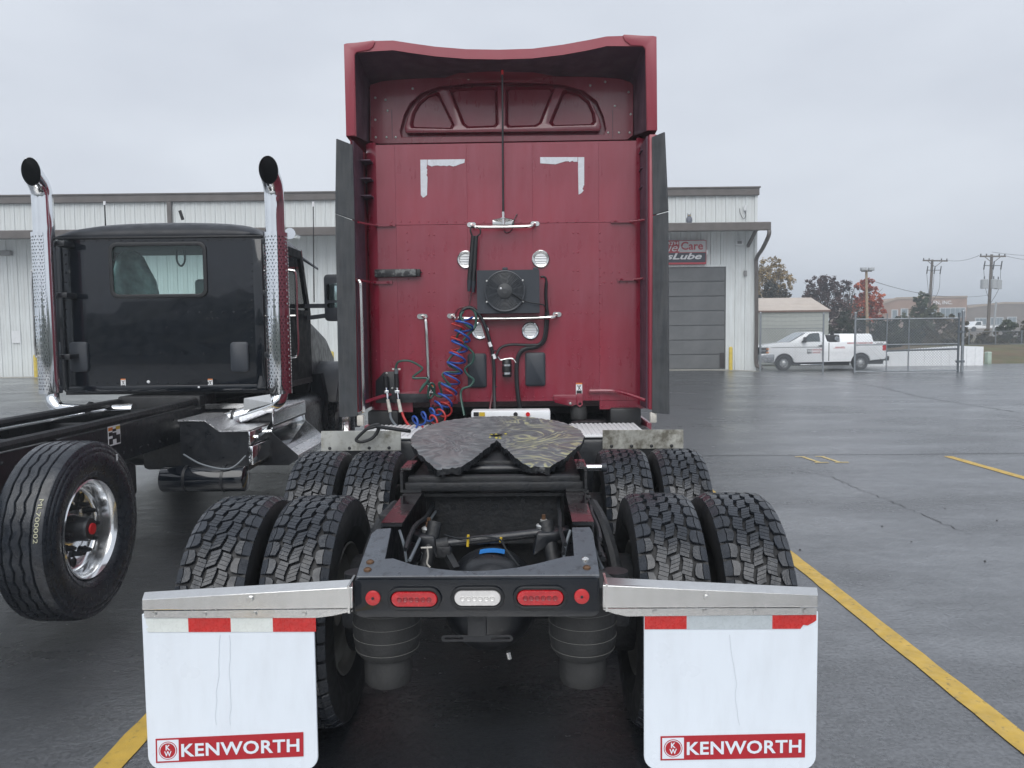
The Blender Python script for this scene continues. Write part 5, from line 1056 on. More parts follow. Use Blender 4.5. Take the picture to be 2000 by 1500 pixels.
MB().box(so - 0.02, so + 0.185, sy0, sy1, 0.50, 0.54).build('step_lip', ALU, BT, smooth=0)
MB().box(0.45, so - 0.08, sy0 + 0.1, sy1, 0.55, 0.97).build('fairing_tank', FRAME, BT, smooth=0)
dx0 = K.at(95, 805, CW - 0.5).x
MB().box(-1.30, -0.72, by0 - 0.15, CW + 0.6, 0.905, 0.925).build('left_deck_plate', ALU, BT, bev=0.003)
mb = MB()
for i in range(34):
    for j in range(10): mb.cbox((-1.27 + j * 0.058, by0 - 0.12 + i * 0.047, 0.928), (0.03, 0.016, 0.006))
o = mb.build('tread_lugs', ALU, BT, smooth=0); o['kind'] = 'stuff'
MB().box(-1.28, -0.5, by0 - 0.1, CW + 0.5, 0.5, 0.9).build('left_tool_box', FRAME, BT, bev=0.01)
MB().box(-0.40, 0.40, CW + 0.3, CW + 4.0, 0.32, 0.95).build('powertrain', FRAMEDULL, BT, bev=0.05)
MB().box(-1.15, -0.45, CW + 0.6, CW + 2.2, 0.30, 1.0).build('fuel_tank', FRAME, BT, bev=0.15, seg=4)
MB().box(0.45, 1.12, CW + 0.8, CW + 2.0, 0.32, 1.0).build('fuel_tank', FRAME, BT, bev=0.12, seg=4)
MB().box(-0.42, 0.42, -1.4, 2.0, 0.42, 0.70).build('rear_suspension', FRAMEDULL, BT, bev=0.04)
MB().box(-0.41, 0.41, CW - 0.12, CW + 0.3, RZ - 0.15, zb - 0.03).build('cab_mount', FRAMEDULL, BT, bev=0.02)
MB().cyl((-0.3, CW - 0.25, RZ - 0.1), (0.3, CW - 0.25, RZ - 0.1), 0.09, n=16).build('driveline', FRAMEDULL, BT)
MB().add([(K.at(480, 776, SHY - 0.15).x, SHY - 0.2, K.at(480, 777, SHY - 0.15).z), (K.at(535, 770, SHY).x, SHY - 0.12, K.at(535, 768, SHY).z), (K.at(540, 790, SHY).x, SHY - 0.13, K.at(540, 785, SHY).z), (K.at(490, 800, SHY).x, SHY - 0.21, K.at(490, 799, SHY).z)], [(0, 1, 2, 3)]).build('elbow_guard', STEEL, BT, smooth=0)
MB().box(0.45, 0.95, CW - 0.1, CW - 0.06, 1.0, 1.05).build('cab_sill', STEEL, BT, smooth=0)
# ------------------------------------------------------------------ red truck
R = Frame(-0.102, 3.27, 0, math.radians(-1.26))
RT_ = thing('red_sleeper_truck', 'dark red sleeper tractor seen from behind with white mudflaps', 'truck', R)
WY, RIMY, PANY, EXY = 2.88, 2.65, 3.20, 2.50                     # rear wall, roof rim, roof panel, fairing edge planes
px = lambda pts, y: [(R.at(u, v, y).x, R.at(u, v, y).z) for u, v in pts]
P = lambda u, v, y=WY: R.at(u, v, y)
# rear wall panels
zt_, zm_, zb_ = P(980, 279).z, P(980, 437).z, P(980, 784).z
xe = [P(u, 500).x for u in (738, 775, 914, 1041, 1170, 1243)]
for i in range(5):
    MB().box(xe[i] + 0.0003, xe[i + 1] - 0.0003, WY, WY + 0.03, zm_ + 0.0012, zt_).build('wall_panel', RED, RT_, smooth=0, bev=0.0005, seg=1)
    MB().box(xe[i] + 0.0003, xe[i + 1] - 0.0003, WY, WY + 0.03, zb_, zm_ - 0.0012).build('wall_panel', RED, RT_, smooth=0, bev=0.0005, seg=1)
MB().box(xe[0], xe[5], WY + 0.031, WY + 0.05, zb_, zt_).build('wall_backing', RED, RT_, smooth=0)
z2 = P(1210, 799).z; xk = P(1171, 790).x; xk0 = P(806, 790).x
MB().box(xk, xe[5], WY, WY + 0.03, z2, zb_ - 0.002).build('wall_skirt', RED, RT_, smooth=0); MB().box(xe[0], xk0, WY, WY + 0.03, P(770, 805).z, zb_ - 0.002).build('wall_skirt', RED, RT_, smooth=0)
for s, xx in ((-1, xe[0]), (1, xe[5])):                           # rounded corners back to the sleeper sides
    ring = [(xx + s * 0.10 * math.sin(t), WY + 0.02 + 0.12 * (1 - math.cos(t)) - 0.02) for t in [PI / 2 * i / 8 for i in range(9)]] + [(xx + s * 0.10, WY + 0.5)]
    mb = MB(); n = len(ring); mb.add([(a, b, z2) for a, b in ring] + [(a, b, zt_ + 0.02) for a, b in ring], [(i, i + 1, n + i + 1, n + i) for i in range(n - 1)]); mb.build('sleeper_corner', RED, RT_, smooth=60)
    MB().box(min(xx + s * 0.095, xx + s * 0.075), max(xx + s * 0.095, xx + s * 0.075), WY + 0.45, WY + 3.6, 0.95, zt_ + 0.15).build('sleeper_side', RED, RT_, smooth=0)
MB().box(xe[0] - 0.09, xe[5] + 0.09, WY + 0.5, WY + 3.5, 1.02, 1.08).build('sleeper_floor', FRAMEDULL, RT_, smooth=0)
# rivets
mb = MB()
def rv(u, v, r=0.007, y=WY): dome(mb, P(u, v, y - 0.0005), r)
for u in range(765, 1235, 18):
    rv(u, 433); 
for v in range(455, 780, 17): rv(1172, v)
for v in (455, 472, 489, 506, 545, 578, 598, 616, 635, 654, 672, 690, 720, 745): rv(795 + (v - 455) * 0.03, v)
for u in range(735, 900, 18): rv(u, 686 if u < 880 else 690); rv(u, 703)
for u in range(745, 890, 22): rv(u, 618)
for u in range(1118, 1240, 18): rv(u, 680); rv(u, 698)
for v in (459, 497, 533, 570, 597, 668, 696, 724, 752):
    for u in (838, 848): rv(u, v)
    for u in (1120, 1129): rv(u, v - 4)
for u in range(935, 1175, 18): rv(u, 775)
for u in range(1175, 1235, 9): rv(u, 793)
for u in range(1098, 1160, 12): rv(u, 612)
for u in range(1180, 1240, 15): rv(u, 532); rv(u, 552)
o = mb.build('rivets', RED_TRIM, RT_); o['kind'] = 'stuff'
# roof rear panel with the arched moulding
pu = [(722, 166), (760, 154), (980, 149), (1200, 150), (1237, 162), (1237, 264), (1225, 273), (740, 281), (722, 275)]
arch = [(784, 268), (781, 255), (789, 225), (800, 203), (822, 182), (860, 169), (920, 163), (978, 161), (1040, 162), (1100, 166), (1140, 177), (1166, 198), (1179, 228), (1184, 252), (1180, 263)]
arch2 = [(793, 260), (790, 250), (797, 228), (808, 207), (828, 188), (863, 176), (920, 170), (978, 168), (1040, 169), (1097, 173), (1133, 184), (1157, 203), (1170, 230), (1175, 248), (1171, 256)]
wn_ = [[(803, 250), (801, 242), (806, 220), (818, 200), (836, 184), (852, 178), (858, 182), (888, 244), (884, 252)],
       [(877, 175), (884, 170), (966, 167), (972, 171), (973, 243), (968, 248), (912, 250), (903, 243)],
       [(987, 171), (992, 167), (1078, 167), (1084, 173), (1057, 241), (1047, 247), (992, 249), (987, 244)],
       [(1073, 240), (1098, 178), (1106, 174), (1130, 181), (1150, 197), (1161, 220), (1164, 238), (1159, 244), (1078, 246)]]
mb = MB(); mb.plate(px(pu, PANY), [px(arch, PANY)], XZ(PANY), 0, 0.012); rp_ = mb.build('roof_rear_panel', RED, RT_, bev=0.003, seg=1)
mb = MB(); mb.plate(px(arch2, PANY), [px(w, PANY) for w in wn_], XZ(PANY - 0.006), 0, 0.02); mb.build('arch_moulding', RED, RT_, bev=0.006)
mb = MB(); mb.plate(px([(775, 272), (775, 155), (1192, 155), (1192, 266)], PANY), [px(w, PANY) for w in wn_], XZ(PANY + 0.055), 0, 0.01); mb.build('moulding_groove', RED, RT_, smooth=0)
for w in wn_:
    q = px(w, PANY); cx_ = sum(p[0] for p in q) / len(q); cz_ = sum(p[1] for p in q) / len(q)
    ring = lambda k, y: [(cx_ + (a - cx_) * k, y, cz_ + (b - cz_) * k) for a, b in q]
    mb = MB(); r0 = ring(1.0, PANY + 0.005); r1 = ring(0.90, PANY + 0.05); r2 = ring(0.86, PANY + 0.042); n = len(q)
    mb.loft([r0, r1, r2], caps=False); mb.add(r2, [tuple(range(n))]); mb.build('recess_pane', RED, rp_, smooth=30)
mb = MB()
for u, v in ((733, 191), (733, 234), (734, 268), (757, 216), (755, 268), (773, 268), (753, 195), (806, 173), (915, 154), (1044, 151), (1153, 167), (1182, 160), (1201, 207), (1228, 180), (1232, 223), (1188, 259), (1209, 259), (1230, 259)): 
    m_ = MB(); dome(m_, P(u, v, PANY - 0.001), 0.011); m_.build('panel_screw', ZINC, RT_)
for u0, u1 in ((722, 722.6), (764, 764.5), (1196, 1196.5)):
    a, b = P(u0, 178, PANY), P(u1, 272, PANY); MB().box(a.x, a.x + 0.003, PANY - 0.003, PANY + 0.002, b.z, a.z - (0 if u0 < 730 else 0.15)).build('panel_joint', SHADE_JOINT, RT_, smooth=0)
# roof fairing: rim, outer skin, red underside with its shade put into the colour
ro = [(676, 266), (672, 88), (675, 85), (731, 80), (768, 79), (800, 84), (850, 91), (910, 96), (975, 97), (1040, 95), (1100, 87), (1150, 78), (1185, 71), (1217, 70), (1277, 70), (1281, 73), (1283, 255)]
ri = [(696, 266), (693, 108), (697, 103), (731, 100), (768, 98), (800, 103), (850, 110), (910, 115), (975, 116), (1040, 114), (1100, 107), (1150, 98), (1185, 90), (1217, 90), (1255, 91), (1260, 97), (1263, 255)]
po_, pi_ = px(ro, RIMY), px(ri, RIMY)
pw_ = px([(720, 279), (720, 176), (724, 165), (745, 159), (770, 156), (800, 154), (850, 152), (910, 150), (975, 149), (1040, 149), (1100, 149), (1150, 150), (1185, 152), (1212, 154), (1230, 159), (1237, 167), (1238, 265)], PANY)
n = len(po_); cxr = (po_[0][0] + po_[-1][0]) / 2
rA = [(a, RIMY, b) for a, b in po_]; rB = [(a, RIMY, b) for a, b in pi_]; rC = [(a, RIMY + 0.012, b) for a, b in pi_]; rD = [(a, PANY, b) for a, b in pw_]
mb = MB(); fwd = [(a * 0.99, RIMY + 0.9, b - 0.06 - (0.02 if 2 < i < 14 else 0)) for i, (a, b) in enumerate(po_)]; fw2 = [(a * 0.93, RIMY + 2.6, max(1.2, b - 0.75 if 1 <= i <= 15 else b)) for i, (a, b) in enumerate(po_)]
mb.loft([rB, rA], closed=False, caps=False); o = mb.build('roof_rim', RED_TRIM, RT_, smooth=30)
mb = MB(); mb.loft([[(a, b + 0.001, c) for a, b, c in rA], [(a * 1.001, RIMY + 0.02, b) for a, b in po_], fwd, fw2], closed=False, caps=False); mb.build('roof_fairing', RED_TRIM, RT_, smooth=40)
mb = MB(); mb.loft([rC, rD], closed=False, caps=False); mb.build('painted_shade_underside', SHADE_JOINT, RT_, smooth=30)
for cap, sd in (([(672, 87), (731, 79.5), (733, 83), (729, 92), (722, 98), (697, 102.5), (693, 107), (694, 265), (676.5, 266)], -1), ([(1282, 72), (1219, 68), (1216, 70), (1220, 80), (1232, 89), (1255, 90.5), (1260.5, 96), (1264, 255), (1283.5, 255)], 1)):
    q = px(cap, RIMY); MB().plate(q, (), XZ(RIMY - 0.010), 0, 0.0085).build('fairing_corner_cap', RED_TRIM, RT_, bev=0.003)
# side extenders: red shell, black rubber flaps, struts
for s in (-1, 1):
    if s < 0: uo, ui, vt, vb = 684, 697, 271, 806; fo = ((657, 271, 688, 283, 655, 417, 692, 430), (655, 418, 692, 432, 663, 815, 698, 813))
    else: uo, ui, vt, vb = 1283, 1268, 262, 800; fo = ((1298, 258, 1274, 268, 1305, 412, 1276, 420), (1305, 414, 1276, 422, 1307, 809, 1274, 806))
    a, b = P(uo, vt, EXY), P(ui, vb, EXY); xo, xi = a.x, b.x; zt2, zb2 = a.z, b.z
    prof = [(xo, EXY), (xi, EXY), (xi - s * 0.005, EXY + 0.1), (xi - s * 0.02, WY + 0.35), (xi - s * 0.02, WY + 0.6), (xo, WY + 0.6), (xo, EXY + 0.1)]
    MB().plate(prof, (), XY(0), zb2, zt2).build('side_fairing', RED_TRIM, RT_, bev=0.006)
    for k, (u0, v0, u1, v1, u2, v2, u3, v3) in enumerate(fo):
        yo = EXY - 0.07
        A, B_, C_, D_ = P(u0, v0, yo), P(u1, v1, EXY - 0.006), P(u2, v2, yo), P(u3, v3, EXY - 0.006)
        mb = MB(); f4 = [A, B_, D_, C_]; nn = (B_ - A).cross(C_ - A).normalized() * 0.009
        if nn.y > 0: nn = -nn
        mb.add([p + nn for p in f4] + [p - nn for p in f4], [(0, 1, 2, 3), (4, 7, 6, 5), (0, 4, 5, 1), (1, 5, 6, 2), (2, 6, 7, 3), (3, 7, 4, 0)]); mb.build('rubber_flap', FLAPRUB, RT_, smooth=0, bev=0.003)
    for v in ((309, 345, 379) if s < 0 else (298, 333, 369)):
        z = P(700, v, EXY + 0.2).z; x1 = (xe[0] if s < 0 else xe[5]) + s * 0.02; MB().box(min(xi, x1), max(xi, x1), WY - 0.12, WY + 0.1, z - 0.004, z + 0.004).build('fairing_rib', SHADE_JOINT, RT_, smooth=0)
    for v, u0, u1 in ((440, 700, 768) if s < 0 else (433, 1272, 1198), (552, 700, 762) if s < 0 else (546, 1275, 1210)):
        a, b = P(u0, v - 6, EXY + 0.05), P(u1, v, WY); MB().tube(smooth_path([a, P((u0 + u1) / 2, v, WY - 0.03), (b.x, WY - 0.02, b.z)]), 0.009, 6).build('fairing_strut', RED, RT_)
        MB().cbox(((b.x + (0.06 if s > 0 else -0.06)), WY - 0.012, b.z), (0.16, 0.02, 0.022)).build('strut_bracket', RED, RT_, smooth=0)
    x = xi - s * 0.01; MB().box(min(x, x - s * 0.25), max(x, x - s * 0.25), WY - 0.05, WY + 0.8, 0.80, zb2 - 0.02).build('lower_fairing', BLACKRUB, RT_, bev=0.02)
    MB().box(min(xi - s * 0.002, xi - s * 0.012), max(xi - s * 0.002, xi - s * 0.012), EXY + 0.06, WY + 0.3, zb2, zt2).build('painted_shade_plate', SHADE_JOINT, RT_, smooth=0)  # added dark plate: shade on the red inner face put into colour
    MB().tube(smooth_path([(xi - s * 0.01, EXY + 0.1, zb2 + 0.06), (xi - s * 0.2, WY - 0.04, zb2 + 0.11), (xi - s * 0.42, WY - 0.02, zb2 + 0.115)]), 0.014, 6).build('fairing_strut', RED, RT_)
    MB().box(min(xo, xo - s * 0.05), max(xo, xo - s * 0.05), EXY - 0.02, EXY + 0.03, zb2 - 0.10, zb2 - 0.02).build('fairing_foot', GRIPW, RT_, bev=0.01)
# cab and hood ahead of the sleeper
rg = lambda y, w, z0, z1, rd: [(p_[0], y, p_[1]) for p_ in rrect(-w, w, z0, z1, rd, 6)]
MB().loft([rg(WY + 3.4, 1.08, 0.95, 3.2, 0.2), rg(WY + 4.2, 1.06, 0.9, 2.75, 0.25), rg(WY + 4.9, 1.02, 0.85, 2.05, 0.25)]).build('cab_body', RED, RT_, smooth=60)
MB().loft([rg(WY + 4.85, 1.1, 0.7, 1.95, 0.25), rg(WY + 5.9, 1.12, 0.55, 1.75, 0.3), rg(WY + 6.9, 0.98, 0.5, 1.35, 0.3)]).build('hood', RED, RT_, smooth=60)
# peeling tape corners
def tape(pts, nm='tape_strip'):
    R_ = random.Random(5); q = px(pts, WY); MB().plate(q, (), XZ(WY - 0.0025), 0, 0.0018).build(nm, TAPEFOIL, RT_, smooth=0)
def ragged(a, b, n, amp, sd):
    R_ = random.Random(sd); return [(a[0] + (b[0] - a[0]) * i / n + R_.uniform(-amp, amp), a[1] + (b[1] - a[1]) * i / n + R_.uniform(-amp, amp)) for i in range(1, n)]
tape([(821, 312), (834, 312), (834, 324)] + ragged((834, 324), (834, 350), 7, 1.5, 1) + [(834, 381), (829, 385), (826, 386), (822, 381)])
tape([(835, 312), (908, 311), (907, 318), (898, 321), (890, 324)] + ragged((890, 324), (837, 324), 9, 1.2, 2) + [(835, 322)])
tape([(1055, 307), (1128, 307), (1128, 316)] + ragged((1128, 316), (1100, 315), 8, 1.6, 3) + [(1098, 317), (1085, 321), (1055, 319)])
tape([(1129, 307), (1141, 307), (1141, 362)] + ragged((1141, 362), (1136, 381), 8, 1.8, 4) + [(1130, 380), (1129, 330)])
# antenna
a, b = P(981, 137, WY - 0.08), P(983, 434, WY - 0.08); an = MB().cyl((b.x, WY - 0.08, b.z), (a.x, WY - 0.08, a.z), 0.0085, 0.007, 8).build('whip_antenna', INK, RT_)
MB().cyl((a.x, WY - 0.08, a.z - 0.035), (a.x, WY - 0.08, a.z), 0.010, n=8).build('antenna_tip', REDCAP, an); MB().cyl((b.x, WY - 0.08, b.z - 0.02), (b.x, WY - 0.08, b.z + 0.08), 0.012, n=8).build('antenna_base', STEEL, an)
a, b = P(962, 430), P(1004, 442); MB().box(a.x, b.x, WY - 0.006, WY - 0.001, b.z, a.z).build('antenna_plate', STEEL, RT_, bev=0.002); MB().plate([(a.x, WY - 0.006), (b.x, WY - 0.006), (P(983, 430).x + 0.015, WY - 0.10), (P(983, 430).x - 0.015, WY - 0.10)], (), XY(0), a.z, a.z + 0.004).build('antenna_shelf', STEEL, RT_, smooth=0)
MB().tube(smooth_path([P(1010, 418, WY - 0.01), P(1004, 430, WY - 0.03), P(1000, 448, WY - 0.03), P(990, 455, WY - 0.02), P(984, 450, WY - 0.02)]), 0.004, 5).build('antenna_cable', HOSEK, RT_)
# grab bars
def foot(u, v, w=17, h=9): q = px(rrect(u - w / 2, u + w / 2, v - h / 2, v + h / 2, h * 0.45, 4), WY); return MB().plate(q, (), XZ(WY - 0.008), 0, 0.007).build('bar_foot', STEEL, RT_)
foot(921, 439); foot(1045, 437); foot(882, 617); foot(1088, 614); foot(825, 618, 20, 10)
D = 0.075
MB().tube(smooth_path([P(921, 439), P(924, 441, WY - 0.04), P(931, 443.5, WY - D), P(985, 443.5, WY - D), P(1032, 442, WY - D), P(1043, 439, WY - 0.045), P(1045, 437)], 4), 0.0125, 10).build('grab_bar', STEEL, RT_)
MB().tube(smooth_path([P(882, 617), P(887, 620, WY - 0.04), P(896, 622, WY - D), P(985, 622.5, WY - D), P(1074, 620, WY - D), P(1084, 617, WY - 0.045), P(1088, 614)], 4), 0.0135, 10).build('grab_bar', STEEL, RT_)
MB().tube(smooth_path([P(825, 618), P(829, 621, WY - 0.04), P(832, 632, WY - D), P(835, 690, WY - D), P(837, 745, WY - D), P(838, 762, WY - 0.04)], 4), 0.0135, 10).build('grab_bar', STEEL, RT_)
MB().tube(smooth_path([P(688, 548, EXY + 0.1), P(697, 547, EXY + 0.04), P(703, 552, EXY + 0.02), P(705, 570, EXY + 0.02), P(708, 690, EXY + 0.02), P(710, 790, EXY + 0.02), P(708, 803, EXY + 0.04), P(694, 806, EXY + 0.1)], 4), 0.015, 10).build('grab_bar', STEEL, RT_)
# round louvred vents
for i, (u, v) in enumerate(((910, 507), (1056, 506), (938, 646), (1036, 646))):
    c = P(u, v); r = 17.3 * 6.15 / FPX
    g = MB().lathe([(0, r), (-0.012, r * 0.98), (-0.016, r * 0.9), (-0.014, r * 0.74), (-0.004, r * 0.70), (-0.003, r * 0.66)], (c.x, WY - 0.001, c.z), 'y', 28).build('round_vent', ALU if i > 1 else STEEL, RT_)
    MB().lathe([(0, 0), (0, r * 0.70)], (c.x, WY - 0.004, c.z), 'y', 24).build('vent_back', mat('bright_vent_white', (0.85, 0.86, 0.86), 0.4), g)
    for k in range(4):
        z = c.z + r * (-0.42 + 0.28 * k); w = math.sqrt(max(1e-6, (0.66 * r) ** 2 - (z - c.z) ** 2)); MB().loft([[(x, WY - 0.004, z + 0.006), (x, WY - 0.012, z - 0.004), (x, WY - 0.004, z - 0.006)] for x in (c.x - w, c.x + w)]).build('louvre', WHITE, g, smooth=0)
    for t in (90, 215, 325):
        m_ = MB(); dome(m_, (c.x + r * 0.84 * math.cos(math.radians(t)), WY - 0.015, c.z + r * 0.84 * math.sin(math.radians(t))), 0.004); m_.build('vent_screw', INK, g)
# condenser with electric fan
a, b = P(931, 528, WY - 0.14), P(1054, 611, WY - 0.14); FYc = WY - 0.14
cd_ = MB(); fc = P(986, 569, FYc); fr_r = 38.5 * (6.15 - 0.14) / FPX
cd_.plate(rrect(a.x, b.x, b.z, a.z, 0.01, 2), [circ(fc.x, fc.z, fr_r * 0.98, 36)], XZ(FYc), 0, 0.006); CB = cd_.build('condenser_cover', PLASTIC, RT_, smooth=0)
MB().box(a.x + 0.004, b.x - 0.004, FYc + 0.06, WY - 0.03, b.z + 0.004, a.z - 0.004).build('condenser_core', BLACKRUB, RT_, smooth=0)
for x0, x1 in ((a.x, a.x + 0.006), (b.x - 0.006, b.x)): MB().box(x0, x1, FYc + 0.007, WY - 0.03, b.z, a.z).build('condenser_side', PLASTIC, RT_, smooth=0)
for z0, z1 in ((b.z, b.z + 0.006), (a.z - 0.006, a.z)): MB().box(a.x + 0.007, b.x - 0.007, FYc + 0.007, WY - 0.03, z0, z1).build('condenser_side', PLASTIC, RT_, smooth=0)
FG = mat('fan_guard_plastic', (0.045, 0.050, 0.058), 0.4)
for k in range(11):
    r = fr_r * (0.38 + 0.062 * k); MB().tube([(fc.x + r * math.cos(t), FYc - 0.022 + 0.004 * (k / 10) ** 2, fc.z + r * math.sin(t)) for t in [2 * PI * i / 40 for i in range(40)]], 0.0036 if k < 10 else 0.007, 5, closed=True).build('guard_ring', FG, CB)
for k in range(12):
    t = 2 * PI * (k + 0.5) / 12; MB().bar((fc.x + fr_r * 0.3 * math.cos(t), FYc - 0.024, fc.z + fr_r * 0.3 * math.sin(t)), (fc.x + fr_r * math.cos(t), FYc - 0.018, fc.z + fr_r * math.sin(t)), 0.005, 0.005, (0, 1, 0)).build('guard_spoke', FG, CB)
for k in range(7):
    t0 = 2 * PI * k / 7; mb = MB(); q0 = []; q1 = []
    for j in range(5):
        r = fr_r * (0.30 + 0.16 * j); t = t0 + 0.22 * j; q0.append((fc.x + r * math.cos(t), FYc - 0.004, fc.z + r * math.sin(t))); q1.append((fc.x + r * math.cos(t + 0.42), FYc + 0.022, fc.z + r * math.sin(t + 0.42)))
    mb.loft([q0, q1], closed=False, caps=False); mb.build('fan_blade', BLACKRUB, CB, fix=False)
MO = MB().lathe([(0.02, 14.5 * 6 / FPX), (-0.028, 14.2 * 6 / FPX), (-0.032, 12.8 * 6 / FPX), (-0.033, 6 * 6 / FPX), (-0.036, 5 * 6 / FPX), (-0.036, 0)], (fc.x, FYc, fc.z), 'y', 28).build('fan_motor', mat('fan_motor_grey', (0.045, 0.048, 0.052), 0.6), CB)
c = P(978, 563, FYc - 0.05); m_ = MB(); dome(m_, (c.x, FYc - 0.033, c.z), 0.009); m_.build('motor_plug', WHITE, CB)
for u, v in ((951, 549), (1021, 548), (951, 590), (1022, 589)):
    c = P(u, v, FYc); m_ = MB(); dome(m_, (c.x, FYc - 0.024, c.z), 0.009); m_.build('fan_bolt', ZINC, CB)
for u in (986, 1046):
    c = P(u, 526, FYc); MB().cbox((c.x, WY - 0.07, c.z + 0.005), (0.04, 0.09, 0.025)).build('condenser_mount', PLASTIC, RT_, bev=0.004)
MB().tube(smooth_path([P(1000, 573, FYc - 0.035), P(1025, 588, FYc - 0.03), P(1056, 594, FYc - 0.02), P(1064, 598, FYc), P(1067, 608, WY - 0.05)]), 0.005, 6).build('fan_cable', HOSEK, RT_)
# refrigerant hoses and receiver
MB().tube(smooth_path([P(1056, 541, WY - 0.08), P(1063, 541, WY - 0.07), P(1067, 548, WY - 0.06), P(1066, 575, WY - 0.05), P(1068, 605, WY - 0.04), P(1069, 618, WY - 0.035), P(1067, 645, WY - 0.03), P(1062, 666, WY - 0.03), P(1048, 677, WY - 0.03), P(1030, 680, WY - 0.03), P(1017, 687, WY - 0.03), P(1010, 705, WY - 0.03), P(1009, 740, WY - 0.03), P(1012, 775, WY - 0.03), P(1016, 800, WY - 0.03)], 4), [0.008] * 9 + [0.013] * 8 + [0.017] * 40, 8).build('refrigerant_hose', HOSEK, RT_)
MB().tube(smooth_path([P(1067, 600, WY - 0.05), P(1064, 650, WY - 0.05), P(1056, 670, WY - 0.045), P(1040, 674, WY - 0.04), P(1000, 673, WY - 0.04), P(982, 677, WY - 0.04), P(973, 685, WY - 0.05), P(968, 700, WY - 0.06)], 4), 0.011, 8).build('refrigerant_hose', HOSEK, RT_)
c0, c1 = P(990, 736, WY - 0.05), P(990, 702, WY - 0.05)
rc = MB().lathe([(0, 0), (0, 0.034), (0.01, 0.037), (c1.z - c0.z - 0.01, 0.037), (c1.z - c0.z, 0.03), (c1.z - c0.z, 0)], (c0.x, WY - 0.05, c0.z), 'z', 20).build('receiver_drier', BLACKRUB, RT_)
for v in (713, 729): c = P(990, v, WY - 0.05); MB().lathe([(-0.008, 0.0375), (-0.008, 0.040), (0.008, 0.040), (0.008, 0.0375)], (c.x, WY - 0.05, c.z), 'z', 18).build('band_clamp', CHROME, rc)
MB().tube(smooth_path([P(972, 697, WY - 0.06), P(978, 703, WY - 0.055), P(990, 701, WY - 0.05), P(1002, 701, WY - 0.05), P(1008, 708, WY - 0.04)]), 0.006, 6).build('drier_pipe', STEEL, RT_)
# dark service covers
for u0, u1, v0, v1 in ((914, 950, 690, 757), (1026, 1065, 688, 754)):
    q = [P(u0, v1), P(u1, v0)]; MB().loft([[(p_[0], WY - t, p_[1]) for p_ in rrect(q[0].x + i_, q[1].x - i_, q[0].z + i_, q[1].z - i_, 0.02, 4)] for t, i_ in ((0.0, 0), (0.018, 0.002), (0.026, 0.012))]).build('service_cover', PLASTIC, RT_)
# lamp bar at left
a, b = P(731, 526, WY - 0.05), P(813, 540, WY - 0.05)
MB().box(a.x, b.x, WY - 0.05, WY - 0.001, b.z, a.z).build('work_lamp', mat('flaking_black_paint', (0.02, 0.021, 0.024), 0.5, dirt=(0.16, 0.17, 0.17), damt=0.9, ds=22, dpos=0.55, dw=0.04), RT_, bev=0.005); MB().box(b.x + 0.001, b.x + 0.03, WY - 0.05, WY - 0.001, b.z + 0.004, a.z - 0.002).build('lamp_end_cap', BLACKRUB, RT_, bev=0.004)
MB().tube([P(815, 533, WY - 0.03), P(824, 532, WY - 0.03)], 0.006, 6).build('lamp_bolt', BLACKRUB, RT_)
# hose tender
for (u0, v0, u1, v1) in ((924, 461, 917, 547), (930, 461, 925, 549)):
    t_ = MB().cyl(P(u0, v0, WY - 0.10), P(u1, v1, WY - 0.10), 0.0165, 0.019, 12).build('hose_tender', BLACKRUB, RT_); MB().cyl(P(u1, v1, WY - 0.10), P(u1 - 1, v1 + 22, WY - 0.10), 0.021, 0.012, 12).build('tender_end', PLASTIC, t_)
MB().tube(smooth_path([P(923, 462, WY - 0.10), P(919, 452, WY - 0.10), P(920, 444, WY - 0.09), P(926, 444, WY - 0.08)]), 0.007, 6).build('tender_strap', BLACKRUB, RT_); MB().tube(smooth_path([P(931, 462, WY - 0.10), P(938, 456, WY - 0.10), P(937, 447, WY - 0.10), P(930, 443, WY - 0.09)]), 0.006, 6).build('tender_strap', BLACKRUB, RT_)
mb = MB()
for i in range(9):
    c = P(921 - 0.6 * i, 572 + i * 3.6, WY - 0.10); mb.tube([c + Vector((0.006 * math.cos(t) if i % 2 else 0, 0 if i % 2 else 0.006 * math.cos(t), 0.010 * math.sin(t))) for t in [2 * PI * k / 10 for k in range(10)]], 0.002, 4, closed=True)
mb.build('tender_chain', BLACKRUB, RT_)
# bundled hoses from the tender
MB().tube(smooth_path([P(898, 625, WY - 0.11), P(902, 608, WY - 0.12), P(914, 601, WY - 0.12), P(926, 604, WY - 0.12), P(940, 621, WY - 0.12), P(952, 650, WY - 0.12), P(961, 685, WY - 0.12), P(965, 720, WY - 0.12), P(965, 760, WY - 0.13), P(967, 812, WY - 0.2)], 5), 0.0135, 8).build('air_hose_bundle', HOSEK, RT_)
MB().tube(smooth_path([P(893, 622, WY - 0.10), P(890, 612, WY - 0.10), P(897, 602, WY - 0.11), P(912, 600, WY - 0.11), P(926, 606, WY - 0.11), P(938, 622, WY - 0.11), P(957, 690, WY - 0.11), P(963, 750, WY - 0.11), P(958, 790, WY - 0.15), P(955, 815, WY - 0.2)], 5), 0.0085, 8).build('air_hose', mat('maroon_hose', (0.12, 0.02, 0.03), 0.4), RT_)
for v, u in ((668, 957), (692, 964)): MB().tube([P(u - 1, v, WY - 0.12), P(u + 2, v + 9, WY - 0.12)], 0.0155, 8).build('hose_tag', WHITE, RT_)
for v, u in ((686, 964), (756, 966)): MB().tube([P(u - 5, v, WY - 0.125), P(u + 5, v - 1, WY - 0.125)], 0.005, 6).build('cable_tie', INK, RT_)
